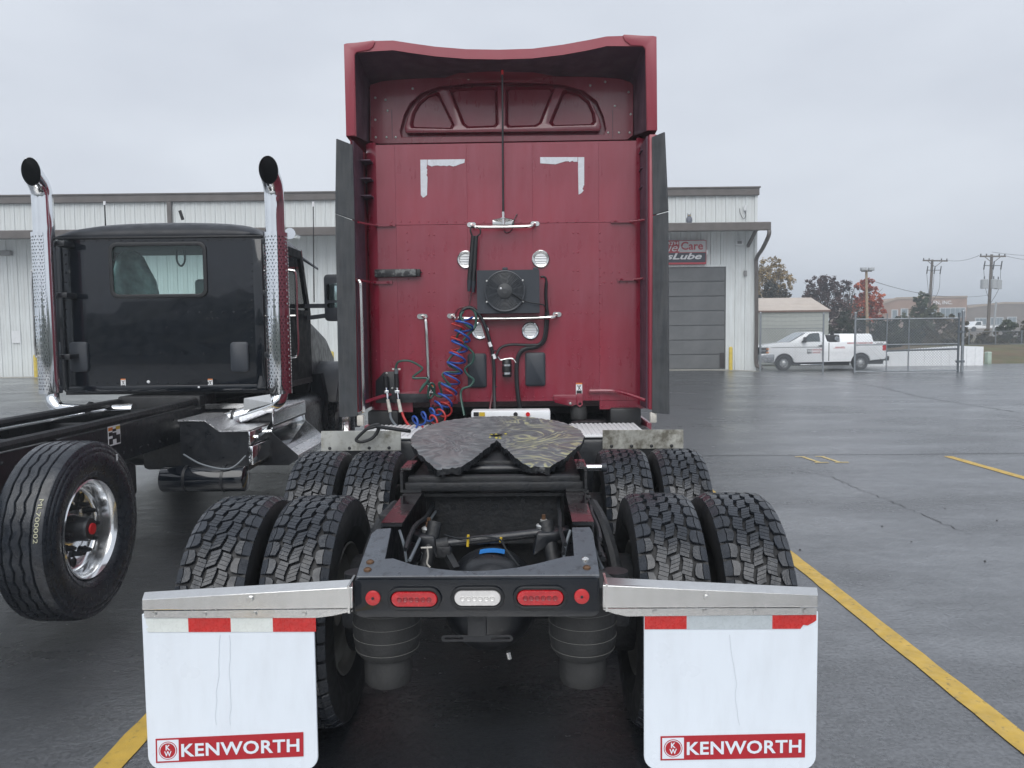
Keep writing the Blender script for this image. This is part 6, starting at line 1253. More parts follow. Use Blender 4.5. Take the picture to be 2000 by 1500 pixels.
# coiled suzi hoses: helix round a measured centre line
def coil(name, pts, rad, turns, r, m, ph=0.0, sq=0.85):
    path = smooth_path(pts, 14); L = [0]
    for i in range(1, len(path)): L.append(L[-1] + (path[i] - path[i - 1]).length)
    N = turns * 22; out = []; j = 0
    for i in range(N + 1):
        s = L[-1] * i / N
        while j < len(L) - 2 and L[j + 1] < s: j += 1
        f = (s - L[j]) / max(1e-6, L[j + 1] - L[j]); c = path[j].lerp(path[j + 1], f); t = (path[j + 1] - path[j]).normalized()
        a = t.cross(Vector((0, 1, 0))).normalized(); b = a.cross(t); th = 2 * PI * turns * i / N + ph; k = rad if not callable(rad) else rad(i / N)
        out.append(c + a * (k * math.cos(th)) + b * (k * sq * math.sin(th)) + t * (0.012 * math.sin(th)))
    return MB().tube(out, r, 7).build(name, m, RT_, smooth=60)
coil('blue_air_coil', [P(907, 618, WY - 0.17), P(906, 645, WY - 0.17), P(898, 672, WY - 0.17), P(893, 700, WY - 0.17), P(885, 728, WY - 0.17), P(878, 755, WY - 0.17), P(870, 780, WY - 0.18), P(858, 796, WY - 0.20), P(845, 808, WY - 0.24), P(825, 817, WY - 0.30), P(803, 828, WY - 0.38)], lambda t: 0.066 if t < 0.70 else 0.044, 12, 0.0085, HOSEB, 0.4)
coil('red_air_coil', [P(896, 628, WY - 0.10), P(895, 655, WY - 0.10), P(893, 690, WY - 0.10), P(889, 720, WY - 0.10), P(886, 745, WY - 0.11), P(877, 775, WY - 0.13), P(870, 800, WY - 0.16), P(855, 818, WY - 0.25), P(835, 832, WY - 0.35)], 0.052, 9, 0.008, HOSER, 2.0)
MB().tube(smooth_path([P(905, 608, WY - 0.12), P(900, 618, WY - 0.14), P(908, 632, WY - 0.15), P(925, 642, WY - 0.14), P(930, 622, WY - 0.12), P(926, 607, WY - 0.12), P(915, 601, WY - 0.12)], 5), 0.010, 8).build('green_electric_hose', HOSEG, RT_)
MB().tube(smooth_path([P(926, 606, WY - 0.12), P(930, 620, WY - 0.13), P(927, 640, WY - 0.13), P(913, 655, WY - 0.12), P(905, 668, WY - 0.12), P(915, 680, WY - 0.11), P(925, 692, WY - 0.11), P(922, 708, WY - 0.11), P(908, 720, WY - 0.11), P(913, 732, WY - 0.11), P(925, 742, WY - 0.11), P(918, 754, WY - 0.12), P(903, 760, WY - 0.13), P(900, 775, WY - 0.14), P(907, 812, WY - 0.22)], 5), 0.0095, 8).build('green_electric_hose', HOSEG, RT_)
MB().tube(smooth_path([P(902, 640, WY - 0.13), P(890, 665, WY - 0.09), P(902, 678, WY - 0.08), P(880, 698, WY - 0.09), P(876, 712, WY - 0.11), P(897, 726, WY - 0.12), P(870, 727, WY - 0.12), P(865, 735, WY - 0.13), P(880, 755, WY - 0.14), P(858, 747, WY - 0.15), P(862, 765, WY - 0.13), P(863, 775, WY - 0.12), P(850, 770, WY - 0.11), P(848, 752, WY - 0.13), P(840, 750, WY - 0.14), P(836, 770, WY - 0.13), P(840, 778, WY - 0.11), P(848, 765, WY - 0.09), P(832, 748, WY - 0.10), P(820, 765, WY - 0.13), P(835, 740, WY - 0.12), P(806, 738, WY - 0.10), P(824, 722, WY - 0.09), P(820, 715, WY - 0.09), P(800, 705, WY - 0.10), P(780, 706, WY - 0.10), P(774, 714, WY - 0.09), P(773, 726, WY - 0.09)], 5), 0.009, 8).build('green_electric_hose', HOSEG, RT_)
# coupling plate with parked couplings
q = px([(736, 786), (736, 743), (752, 726), (780, 724), (781, 768), (838, 768), (840, 785)], WY); MB().plate(q, (), XZ(WY - 0.05), 0, 0.006).build('coupling_plate', FRAME, RT_, bev=0.002); MB().box(P(745, 760).x, P(775, 760).x, WY - 0.043, WY - 0.002, P(750, 780).z, P(750, 740).z).build('plate_standoff', FRAME, RT_, smooth=0)
for u, v0, v1 in ((753, 735, 757), (774, 730, 757)):
    g = MB().cyl(P(u, v0, WY - 0.08), P(u + 1, v1, WY - 0.08), 0.018, n=14).build('air_coupling', BLACKRUB, RT_)
    MB().cyl(P(u + 1, v1 - 3, WY - 0.085), P(u + 4, v1 + 22, WY - 0.09), 0.011, n=10).build('coupling_valve', CHROME, g); MB().cbox(P(u + 2, v1 + 8, WY - 0.09), (0.04, 0.03, 0.02)).build('coupling_lug', CHROME, g, bev=0.003)
    MB().cyl(P(u + 4, v1 + 23, WY - 0.09), P(u + 9, v1 + 48, WY - 0.11), 0.013, 0.015, 12).build('hand_grip', GRIPW, g)
MB().cyl(P(774, 720, WY - 0.09), P(774, 732, WY - 0.08), 0.016, n=12).build('socket', HOSEGREY, RT_)
for s in (-1, 1): c = P(774 + s * 6, 721, WY - 0.085); MB().cbox(c, (0.018, 0.008, 0.014)).build('socket_ear', GRIPW, RT_, bev=0.002)
for u, v in ((755, 729), (766, 758)): m_ = MB(); dome(m_, P(u, v, WY - 0.052), 0.010); m_.build('plate_bolt', ZINC, RT_)
MB().tube(smooth_path([P(762, 805, WY - 0.11), P(764, 818, WY - 0.13), P(775, 832, WY - 0.2), P(790, 838, WY - 0.3)]), 0.010, 8).build('grey_supply_hose', HOSEGREY, RT_); MB().tube(smooth_path([P(785, 805, WY - 0.11), P(790, 818, WY - 0.13), P(800, 832, WY - 0.2), P(815, 838, WY - 0.3)]), 0.010, 8).build('red_supply_hose', HOSER, RT_)
warn_label(RT_, P(844, 764), WY, 0.05, 0.092); warn_label(RT_, P(1131, 759), WY, 0.05, 0.092)
# cab suspension brackets under the wall
q = px([(1080, 771), (1137, 771), (1137, 786), (1115, 793), (1083, 786)], WY); MB().plate(q, (), XZ(WY - 0.02), 0, 0.018).build('cab_bracket', RED, RT_, bev=0.003); q = px([(1126, 768), (1137, 768), (1138, 790), (1132, 795), (1126, 790)], WY); MB().plate(q, [px(circ(1132, 788, 3, 10), WY)], XZ(WY - 0.03), 0, 0.009).build('cab_lug', RED, RT_, bev=0.002)
q = px([(840, 771), (895, 771), (895, 788), (850, 794), (841, 794)], WY); MB().plate(q, [px(circ(846, 792, 2.5, 8), WY)], XZ(WY - 0.02), 0, 0.018).build('cab_bracket', RED, RT_, bev=0.003)
c = P(1131, 807, WY); MB().lathe([(-0.055, 0.055), (-0.05, 0.066), (0.0, 0.07), (0.045, 0.062), (0.055, 0.05), (0.055, 0), ], (c.x, WY + 0.05, c.z), 'z', 20).build('cab_air_spring', BAG, RT_)
c = P(855, 810, WY); MB().lathe([(-0.055, 0.055), (-0.05, 0.066), (0.0, 0.07), (0.045, 0.062), (0.055, 0.05), (0.055, 0), ], (c.x, WY + 0.05, c.z), 'z', 20).build('cab_air_spring', BAG, RT_)
c = P(1114, 788, WY - 0.03); m_ = MB(); dome(m_, c, 0.012); m_.build('bracket_bolt', ZINC, RT_)
# deck between cab and fifth wheel
a, b = P(920, 803, 2.45), P(1075, 814, 2.45); dk = MB().box(a.x, b.x, 2.45, 2.62, b.z - 0.05, a.z).build('white_deck_box', WHITE, RT_, bev=0.01)
for u, m_ in ((1007, INK), (1031, REDCAP)): c = P(u, 809, 2.45); MB().cyl((c.x, 2.449, c.z), (c.x, 2.435, c.z), 0.016, n=14).build('deck_plug', m_, dk)
for u0, u1, m_ in ((925, 935, INK), (936, 947, YELLOW)): q0, q1 = P(u0, 813, 2.449), P(u1, 805, 2.449); MB().box(q0.x, q1.x, 2.446, 2.4485, q0.z, q1.z).build('deck_sticker', m_, dk, smooth=0)
for s in (-1, 1):
    x0, x1 = (0.46, 1.1) if s > 0 else (-1.1, -0.46)
    bx_ = MB().box(x0, x1, 2.0, 2.75, 0.55, 0.985).build('deck_box', FRAME, RT_, bev=0.03)
    mb = MB(); MB().box(x0 + 0.02, x1 - 0.1, 2.02, 2.72, 0.988, 1.005).build('deck_step', WHITEGRIME, RT_, bev=0.02)
    for i in range(14): mb.box(x0 + 0.04 + i * 0.036, x0 + 0.058 + i * 0.036, 2.05, 2.7, 1.006, 1.011)
    o = mb.build('step_ridges', WHITEGRIME, RT_, smooth=0); o['kind'] = 'stuff'
MB().box(-0.40, 0.40, 2.0, 2.9, 0.75, 0.99).build('frame_deck', FRAMEDULL, RT_, bev=0.01)
MB().box(-0.42, 0.42, WY + 0.1, WY + 6.0, 0.34, 0.98).build('powertrain', FRAMEDULL, RT_, bev=0.05)
for s in (-1, 1):
    MB().box(min(s * 0.45, s * 1.06), max(s * 0.45, s * 1.06), WY + 0.1, WY + 2.4, 0.30, 0.98).build('fuel_tank', FRAME, RT_, bev=0.14, seg=4); MB().box(min(s * 1.10, s * 1.14), max(s * 1.10, s * 1.14), WY - 0.1, WY + 3.4, 0.22, 1.0).build('chassis_skirt', RED, RT_, bev=0.01)
MB().box(-1.15, 1.15, WY + 6.7, WY + 6.95, 0.28, 0.75).build('front_bumper', CHROME, RT_, bev=0.05)
MB().cyl((0.0, 0.35, 0.62), (0.0, 2.95, 0.66), 0.06, n=16).build('drive_shaft', FRAMEDULL, RT_)
MB().box(-0.40, 0.40, 0.62, 1.05, 0.48, 0.72).build('suspension_bolster', FRAMEDULL, RT_, bev=0.04)
# front plates above the drive tyres, with black skirts
for (u0, u1, v0, v1, m_) in ((627, 783, 841, 881, PLATE), (1177, 1335, 839, 877, PLATE_OLD)):
    yq = 1.86; q = px([(u0, v1), (u1, v1 - 1), (u1, v0), (u0, v0 + 1)], yq); MB().plate(q, (), XZ(yq), 0, 0.006).build('flap_plate', m_, RT_, bev=0.0015, seg=1)
    xa_, xb_ = q[0][0], q[1][0]; MB().box(xa_ + 0.01, xb_ - 0.01, yq + 0.008, yq + 0.016, 0.42, q[0][1] + 0.02).build('front_flap', BLACKRUB, RT_, smooth=0)
    for k in range(4):
        m2 = MB(); dome(m2, (xa_ + 0.06 + (xb_ - xa_ - 0.14) * k / 3, yq - 0.001, q[0][1] + 0.018), 0.012); m2.build('plate_bolt', FRAMEDULL, RT_)
yq = 1.80
MB().tube(smooth_path([P(716, 838, yq), P(735, 833, yq), P(739, 838, yq), P(728, 855, yq), P(708, 863, yq), P(697, 861, yq), P(698, 855, yq), P(716, 838, yq), P(726, 832, yq), P(738, 829, yq), P(741, 835, yq), P(734, 850, yq)], 4), 0.011, 8).build('pull_handle', FRAMEDULL, RT_); MB().tube([P(735, 833, yq), P(800, 842, yq - 0.3)], 0.012, 8).build('pull_rod', FRAMEDULL, RT_)
# ------------------------------------------------------------------ drive wheels
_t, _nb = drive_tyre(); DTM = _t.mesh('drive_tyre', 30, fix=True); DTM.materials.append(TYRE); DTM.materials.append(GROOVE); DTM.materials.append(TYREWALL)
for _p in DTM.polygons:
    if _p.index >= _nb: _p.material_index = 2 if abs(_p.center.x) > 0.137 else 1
RIMD = disc_rim(1, 0.06).mesh('steel_rim', 40); RIMD.materials.append(mat('grey_steel_rim', (0.18, 0.18, 0.17), 0.5, 0.5, var=0.2))
for y in (0.10, 1.42):
    for s in (-1, 1):
        wheel(RT_, (s * 1.085 - 0.012, y, 0.497), DTM, RIMD, 0 if s > 0 else PI, rnd.uniform(0, 6)); wheel(RT_, (s * 0.752 - 0.012, y, 0.497), DTM, RIMD, PI if s > 0 else 0, rnd.uniform(0, 6))
        MB().cyl((s * 0.44, y, 0.52), (s * 0.62, y, 0.52), 0.21, n=28).build('brake_drum', FRAMEDULL, RT_, bev=0.01); MB().cyl((s * 0.40, y - 0.20, 0.62), (s * 0.40, y - 0.38, 0.62), 0.085, n=18).build('brake_chamber', FRAMEDULL, RT_, bev=0.01)
    MB().cyl((-0.6, y, 0.52), (0.6, y, 0.52), 0.075, n=18).build('axle_tube', FRAME, RT_)
    MB().lathe([(-0.23, 0), (-0.225, 0.07), (-0.20, 0.13), (-0.14, 0.185), (-0.06, 0.208), (0.02, 0.212), (0.10, 0.20), (0.2, 0.14), (0.42, 0.10), (0.45, 0.0)], (-0.005, y - 0.03, 0.55), 'y', 36).build('differential', FRAME, RT_)
for s in (-1, 1):                                                 # steer wheels far ahead under the cab
    wheel(RT_, (s * 1.04, 6.2, 0.512), RIBME, RIMD, 0 if s > 0 else PI)
# ------------------------------------------------------------------ frame
RTOP = 0.955
for s in (-1, 1):
    ch = [(0, 0), (0.085, 0), (0.085, 0.011), (0.009, 0.011), (0.009, 0.259), (0.085, 0.259), (0.085, 0.27), (0, 0.27)]
    MB().plate(ch, (), lambda a_, b_, t: (s * (0.43 - a_), t, RTOP - 0.27 + b_), -0.22, 2.6).build('frame_rail', FRAME, RT_, smooth=0)
    mb = MB(); mb.box(min(s * 0.43, s * 0.343), max(s * 0.43, s * 0.343), -0.215, 0.47, RTOP + 0.0005, RTOP + 0.004); mb.build('rail_top_plate', FRAMERED, RT_, smooth=0)
    # fifth wheel side angles
    MB().plate([(0, 0), (0.10, 0), (0.10, 0.012), (0.012, 0.012), (0.012, 0.10), (0, 0.10)], (), lambda a_, b_, t: (s * (0.435 + 0.012 - a_), t, RTOP + 0.006 + b_), 0.36, 1.35).build('slider_angle', FRAMEDULL, RT_, smooth=0)
    MB().box(min(s * 0.40, s * 0.45), max(s * 0.40, s * 0.45), 0.40, 0.62, RTOP + 0.108, RTOP + 0.118).build('angle_cap', FRAMERED, RT_, smooth=0)
    for k in range(5): MB().cyl((s * 0.432, 0.40 + k * 0.06, RTOP - 0.06 - 0.03 * (k % 2)), (s * 0.475, 0.40 + k * 0.06, RTOP - 0.06 - 0.03 * (k % 2)), 0.016, n=6).build('frame_bolt', FRAMEDULL, RT_)
    MB().tube(smooth_path([(s * 0.47, 0.35, 0.9), (s * 0.50, 0.1, 0.86), (s * 0.53, -0.1, 0.72), (s * 0.5, -0.25, 0.6)]), 0.028, 8).build('shock_absorber', FRAMEDULL, RT_)
    MB().box(min(s * 0.45, s * 0.55), max(s * 0.45, s * 0.55), -0.42, -0.25, 0.60, 0.68).build('axle_arm', FRAMEDULL, RT_, bev=0.015)
    MB().cyl((s * 0.5, -0.35, 0.80), (s * 0.5, -0.35, 0.69), 0.05, 0.06, 14).build('rubber_stop', BLACKRUB, RT_)
    # air springs
    c = R.at(757 if s < 0 else 1138, 1250, -0.40); xb2 = c.x
    ab = MB().lathe([(0.62 - 0.06, 0.06), (0.545, 0.075), (0.552, 0.10), (0.575, 0.118), (0.62, 0.127), (0.70, 0.129), (0.78, 0.129), (0.84, 0.125), (0.86, 0.09), (0.86, 0)], (xb2, -0.40, -0.055), 'z', 36).build('air_spring', BAG, RT_)
    MB().lathe([(0.56, 0.088), (0.50, 0.090), (0.455, 0.088), (0.445, 0.083), (0.437, 0.03), (0.425, 0.006), (0.424, 0)], (xb2, -0.40, -0.055), 'z', 32).build('spring_piston', BAG, ab)
    for z in (0.585, 0.635, 0.685, 0.735, 0.78): 
        rr_ = 0.1215 if z < 0.6 else (0.1285 if z < 0.65 else 0.1292); MB().tube([(xb2 + rr_ * math.cos(t), -0.40 + rr_ * math.sin(t), z - 0.055) for t in [2 * PI * i / 36 for i in range(36)]], 0.0009, 4, closed=True).build('scuff_ring', RINGW, ab)
# cross plates inside the frame
MB().box(-0.342, 0.342, 0.48, 0.50, 0.70, 0.945).build('cross_plate', FRAMEDULL, RT_, smooth=0)
MB().box(-0.34, 0.34, 0.40, 0.48, 0.70, 0.715).build('cross_plate_flange', FRAMEDULL, RT_, smooth=0); MB().box(-0.34, 0.34, 0.41, 0.48, 0.93, 0.945).build('cross_plate_flange', FRAMEDULL, RT_, smooth=0)
mb = MB()
for k, (x, z) in enumerate(((-0.2, 0.86), (-0.12, 0.86), (-0.06, 0.86), (0.0, 0.86), (0.06, 0.86), (0.13, 0.865), (0.23, 0.865), (-0.14, 0.89), (-0.03, 0.89), (0.05, 0.895), (0.14, 0.89), (-0.02, 0.83), (0.03, 0.83), (-0.28, 0.84), (0.28, 0.84))): mb.cyl((x, 0.4795, z), (x, 0.474, z), 0.012, n=10)
mb.build('cross_plate_bolts', FRAME, RT_)
MB().box(-0.43, 0.43, 0.375, 0.405, RTOP + 0.006, RTOP + 0.05).build('slider_cross_bar', FRAMEDULL, RT_, bev=0.008)
MB().box(-0.42, 0.42, 0.41, 0.46, RTOP + 0.03, RTOP + 0.075).build('slider_cross_bar', FRAMEDULL, RT_, bev=0.01)
MB().cyl((0.46, 0.62, 1.03), (0.56, 0.62, 1.03), 0.017, n=12).build('slider_pin', ALU, RT_); MB().cyl((0.54, 0.62, 1.03), (0.565, 0.62, 1.03), 0.022, n=12).build('pin_cap', PLASTIC, RT_)
for s, (u, v) in ((-1, (838, 1030)), (1, (1062, 1024))):
    c = R.at(u, v, 0.02); x = c.x; z = c.z
    br = MB(); br.loft([[(x - s * 0.05, -0.06, z - 0.12), (x - s * 0.05, 0.09, z - 0.12), (x - s * 0.03, 0.08, z - 0.02), (x - s * 0.03, -0.05, z - 0.02)], [(x + s * 0.04, -0.05, z - 0.06), (x + s * 0.04, 0.08, z - 0.06), (x + s * 0.04, 0.08, z - 0.02), (x + s * 0.04, -0.05, z - 0.02)], [(s * 0.345, -0.02, z - 0.05), (s * 0.345, 0.05, z - 0.05), (s * 0.345, 0.05, z - 0.01), (s * 0.345, -0.02, z - 0.01)]]); br.build('torque_bracket', FRAME, RT_, bev=0.01)
    w_ = MB().lathe([(-0.019, 0.03), (-0.004, 0.034), (0.0, 0.030), (0.004, 0.022), (0.004, 0)], (x, 0.02, z), 'z', 20).build('mount_washer', ZINC, RT_); MB().cyl((x, 0.02, z + 0.004), (x, 0.02, z + 0.022), 0.016, n=6).build('mount_nut', RUST if s < 0 else ZINC, w_); MB().cyl((x, 0.02, z + 0.022), (x, 0.02, z + 0.042), 0.009, n=8).build('mount_stud', RUST, w_)
a, b = R.at(868, 1062, -0.05), R.at(1060, 1040, 0.0); MB().cyl(a, b, 0.019, n=14).build('torque_rod', FRAME, RT_); MB().cyl(a + Vector((-0.03, 0, -0.01)), a + Vector((0.02, 0, 0)), 0.03, n=14).build('rod_bush', FRAMEDULL, RT_)
for u, v, h_ in ((913, 1056, 0.05), (977, 1054, 0.02)): c = R.at(u, v, -0.06); MB().cyl((c.x, -0.06 - 0.0, c.z - h_ / 2), (c.x + 0.004, -0.06, c.z + h_ / 2), 0.006, n=6).build('yellow_tie', YELLOW, RT_)
MB().tube(smooth_path([R.at(868, 1045, 0), R.at(900, 1052, -0.06), R.at(940, 1048, -0.07), R.at(975, 1053, -0.07), R.at(988, 1072, -0.08), R.at(1003, 1092, -0.1), R.at(1014, 1106, -0.15)]), 0.004, 6).build('sensor_wire', HOSEK, RT_)
for u, sgn in ((786, 1), (1108, -1)): MB().tube(smooth_path([R.at(u - sgn * 6, 1035, -0.2), R.at(u + sgn * 3, 1065, -0.22), R.at(u + sgn * 8, 1098, -0.24)]), 0.006, 6).build('grey_cable', HOSEGREY, RT_)
MB().tube(smooth_path([R.at(834, 1068, -0.1), R.at(836, 1085, -0.1), R.at(834, 1100, -0.1), R.at(840, 1108, -0.1)]), 0.004, 6).build('valve_link', GRIPW, RT_); MB().tube([R.at(822, 1070, -0.1), R.at(844, 1069, -0.1)], 0.004, 6).build('valve_arm', GRIPW, RT_); MB().tube(smooth_path([R.at(824, 1080, -0.12), R.at(820, 1095, -0.12), R.at(818, 1110, -0.12)]), 0.005, 6).build('valve_line', CHROME, RT_)
MB().cbox(R.at(868, 1075, -0.05), (0.06, 0.07, 0.05)).build('levelling_valve', FRAMEDULL, RT_, bev=0.008); MB().bar(R.at(872, 1080, -0.06), R.at(890, 1112, -0.12), 0.03, 0.03).build('valve_bracket', FRAMEDULL, RT_)
mb = MB(); st = []
for i in range(7):
    t = -0.26 + 0.52 * i / 6
    for dy in (-0.045, 0.02): rad_ = 0.2155 if dy > 0 else 0.2145; st.append((-0.005 + 0.01 + rad_ * math.sin(t), 0.07 + dy, 0.55 + rad_ * math.cos(t)))
mb.add(st, [(2 * i, 2 * i + 2, 2 * i + 3, 2 * i + 1) for i in range(6)]); mb.build('blue_sticker', BLUEST, RT_, smooth=0)
# ------------------------------------------------------------------ fifth wheel
def grease():
    m = bpy.data.materials.new('greased_plate'); m.use_nodes = True; t = m.node_tree; b = t.nodes['Principled BSDF']; L = t.links.new
    tc = t.nodes.new('ShaderNodeTexCoord')
    def nz(sc, det=5, sc3=(1, 1, 1)):
        mp = t.nodes.new('ShaderNodeMapping'); mp.inputs['Scale'].default_value = sc3; L(tc.outputs['Object'], mp.inputs[0]); n = t.nodes.new('ShaderNodeTexNoise'); n.inputs['Scale'].default_value = sc; n.inputs['Detail'].default_value = det; L(mp.outputs[0], n.inputs['Vector']); return n
    wp = nz(2.4, 3, (1.0, 1.5, 1)); wp.inputs['Distortion'].default_value = 1.6
    wm = t.nodes.new('ShaderNodeMath'); wm.operation = 'MULTIPLY'; wm.inputs[1].default_value = 64.0; L(wp.outputs['Fac'], wm.inputs[0])
    ws = t.nodes.new('ShaderNodeMath'); ws.operation = 'SINE'; L(wm.outputs[0], ws.inputs[0])
    wv = t.nodes.new('ShaderNodeMapRange'); wv.inputs['From Min'].default_value = -1; wv.inputs['From Max'].default_value = 1; L(ws.outputs[0], wv.inputs[0])
    r1 = t.nodes.new('ShaderNodeValToRGB'); e = r1.color_ramp.elements; e[0].position = 0.25; e[0].color = (0.098, 0.106, 0.114, 1); e[1].position = 0.75; e[1].color = (0.145, 0.153, 0.160, 1); L(wv.outputs[0], r1.inputs[0])
    r2 = t.nodes.new('ShaderNodeValToRGB'); e = r2.color_ramp.elements; e[0].position = 0.72; e[0].color = (0, 0, 0, 1); e[1].position = 0.86; e[1].color = (1, 1, 1, 1); L(wv.outputs[0], r2.inputs[0])
    sx = t.nodes.new('ShaderNodeSeparateXYZ'); L(tc.outputs['Object'], sx.inputs[0]); mr = t.nodes.new('ShaderNodeMapRange'); mr.inputs['From Min'].default_value = -0.02; mr.inputs['From Max'].default_value = 0.14; mr.inputs['To Max'].default_value = 0.75; L(sx.outputs[0], mr.inputs[0])
    n1 = nz(4); mu = t.nodes.new('ShaderNodeMath'); mu.operation = 'MULTIPLY'; L(r2.outputs[0], mu.inputs[0]); L(mr.outputs[0], mu.inputs[1])
    r4 = t.nodes.new('ShaderNodeMapRange'); r4.inputs['From Min'].default_value = 0.38; r4.inputs['From Max'].default_value = 0.55; L(n1.outputs['Fac'], r4.inputs[0]); m2 = t.nodes.new('ShaderNodeMath'); m2.operation = 'MULTIPLY'; L(mu.outputs[0], m2.inputs[0]); L(r4.outputs[0], m2.inputs[1])
    mx = t.nodes.new('ShaderNodeMix'); mx.data_type = 'RGBA'; L(m2.outputs[0], mx.inputs[0]); L(r1.outputs[0], mx.inputs[6]); mx.inputs[7].default_value = (0.36, 0.35, 0.19, 1)
    n3 = nz(14, 6); r5 = t.nodes.new('ShaderNodeMapRange'); r5.inputs['From Min'].default_value = 0.35; r5.inputs['From Max'].default_value = 0.65; r5.inputs['To Min'].default_value = 0.8; r5.inputs['To Max'].default_value = 1.12; L(n3.outputs['Fac'], r5.inputs[0]); vs_ = t.nodes.new('ShaderNodeVectorMath'); vs_.operation = 'SCALE'; L(mx.outputs[2], vs_.inputs[0]); L(r5.outputs[0], vs_.inputs['Scale'])
    L(vs_.outputs[0], b.inputs['Base Color']); b.inputs['Roughness'].default_value = 0.3
    n2 = nz(45, 4, (1, 0.5, 1)); ad = t.nodes.new('ShaderNodeMath'); ad.operation = 'ADD'; L(wv.outputs[0], ad.inputs[0]); L(n2.outputs['Fac'], ad.inputs[1])
    bp = t.nodes.new('ShaderNodeBump'); bp.inputs['Strength'].default_value = 0.6; bp.inputs['Distance'].default_value = 0.004; L(ad.outputs[0], bp.inputs['Height']); L(bp.outputs[0], b.inputs['Normal']); return m
GREASE = grease()
ol = [(-0.27, 0.37), (-0.16, 0.39), (-0.10, 0.52), (-0.035, 0.68), (-0.022, 0.75), (0.0, 0.78), (0.022, 0.75), (0.035, 0.68), (0.10, 0.52), (0.17, 0.40), (0.27, 0.39), (0.36, 0.53), (0.44, 0.70), (0.47, 0.84), (0.455, 0.98), (0.41, 1.08), (0.33, 1.18), (0.19, 1.25), (0, 1.275), (-0.19, 1.25), (-0.33, 1.18), (-0.41, 1.08), (-0.455, 0.98), (-0.47, 0.84), (-0.44, 0.70), (-0.36, 0.53)]
def fz(y): return 1.155 + 0.155 * (y - 0.8) if y > 0.62 else 1.1271 - 0.21 * (0.62 - y)
def plate5():
    R_ = random.Random(11); pts = []
    n = len(ol)
    for i in range(n):
        a, b = ol[i], ol[(i + 1) % n]; k = max(2, int(math.hypot(b[0] - a[0], b[1] - a[1]) / 0.012))
        for j in range(k): pts.append((a[0] + (b[0] - a[0]) * j / k + R_.uniform(-.0035, .0035), a[1] + (b[1] - a[1]) * j / k + R_.uniform(-.0035, .0035)))
    bm = bmesh.new(); tri = tessellate_polygon([[Vector((a, b, 0)) for a, b in pts]]); vs = [bm.verts.new((a, b, 0)) for a, b in pts]
    for t in tri:
        try: bm.faces.new([vs[i] for i in t])
        except ValueError: pass
    for k in range(3):                                            # subdivide long inner edges for the slope and the smeared relief
        es = [e for e in bm.edges if e.calc_length() > 0.05]; bmesh.ops.subdivide_edges(bm, edges=es, cuts=1); bmesh.ops.triangulate(bm, faces=[f for f in bm.faces if len(f.verts) > 3])
    bmesh.ops.beautify_fill(bm, faces=bm.faces, edges=[e for e in bm.edges if not e.is_boundary])
    from mathutils import noise
    top = []
    for v in bm.verts:
        x, y = v.co.x, v.co.y; e = 1 if v.is_boundary else 0
        v.co.z = fz(y) + 0.006 * noise.noise(Vector((x * 9, y * 9, 0))) - (R_.uniform(0.002, 0.006) if e else 0)
    bnd = [e for e in bm.edges if e.is_boundary]
    ret = bmesh.ops.extrude_edge_only(bm, edges=bnd); nv = [g for g in ret['geom'] if isinstance(g, bmesh.types.BMVert)]
    for v in nv: v.co.z -= R_.uniform(0.022, 0.042); v.co.x *= 0.985
    bmesh.ops.recalc_face_normals(bm, faces=bm.faces); me = bpy.data.meshes.new('fifth_wheel_plate'); bm.to_mesh(me); bm.free(); me.shade_smooth(); me.set_sharp_from_angle(angle=math.radians(45)); return me
me = plate5(); me.materials.append(GREASE); me.materials.append(mat('black_grease', (0.008, 0.009, 0.011), 0.35, var=0.3, vs=20, bump=0.5, bs=60))
for _p in me.polygons:
    if abs(_p.normal.z) < 0.6: _p.material_index = 1
me.materials[0]; fw_ = bpy.data.objects.new('fifth_wheel_plate', me); COL.objects.link(fw_); fw_.parent = RT_
for x0, x1 in ((-0.36, -0.20), (0.20, 0.36)): MB().plate([(0.66, RTOP + 0.05), (1.14, RTOP + 0.05), (1.0, 1.10), (0.78, 1.08)], (), YZ(0), x0, x1).build('pivot_bracket', FRAMEDULL, RT_, bev=0.01)
MB().box(-0.42, 0.42, 0.55, 1.28, RTOP + 0.02, RTOP + 0.05).build('mounting_plate', FRAMEDULL, RT_, bev=0.006)
MB().loft([[(-0.20, 0.62, 1.02), (0.20, 0.62, 1.02), (0.20, 0.62, 1.07), (-0.20, 0.62, 1.07)], [(-0.16, 0.95, 1.02), (0.16, 0.95, 1.02), (0.16, 0.95, 1.11), (-0.16, 0.95, 1.11)]]).build('lock_housing', FRAMEDULL, RT_, bev=0.012)
MB().cyl((-0.3, 0.60, 1.03), (0.3, 0.60, 1.03), 0.022, n=12).build('release_bar', FRAME, RT_)
YG = flat('yellow_grease', (0.42, 0.36, 0.06), 0.4); mb = MB(); R_ = random.Random(2)
for i in range(9): x, y = R_.uniform(-0.04, 0.045), R_.uniform(0.77, 0.90); mb.ball((x, y, fz(y) + 0.001), R_.uniform(0.004, 0.009), 7, 5, (1.3, 1, 0.6))
mb.build('grease_lumps', YG, RT_)['kind'] = 'stuff'
MB().lathe([(0, 0), (0, 0.03), (0.003, 0.034)], (-0.005, 0.865, fz(0.865) + 0.004), 'z', 14).build('king_pin_lock', BLACKRUB, RT_)
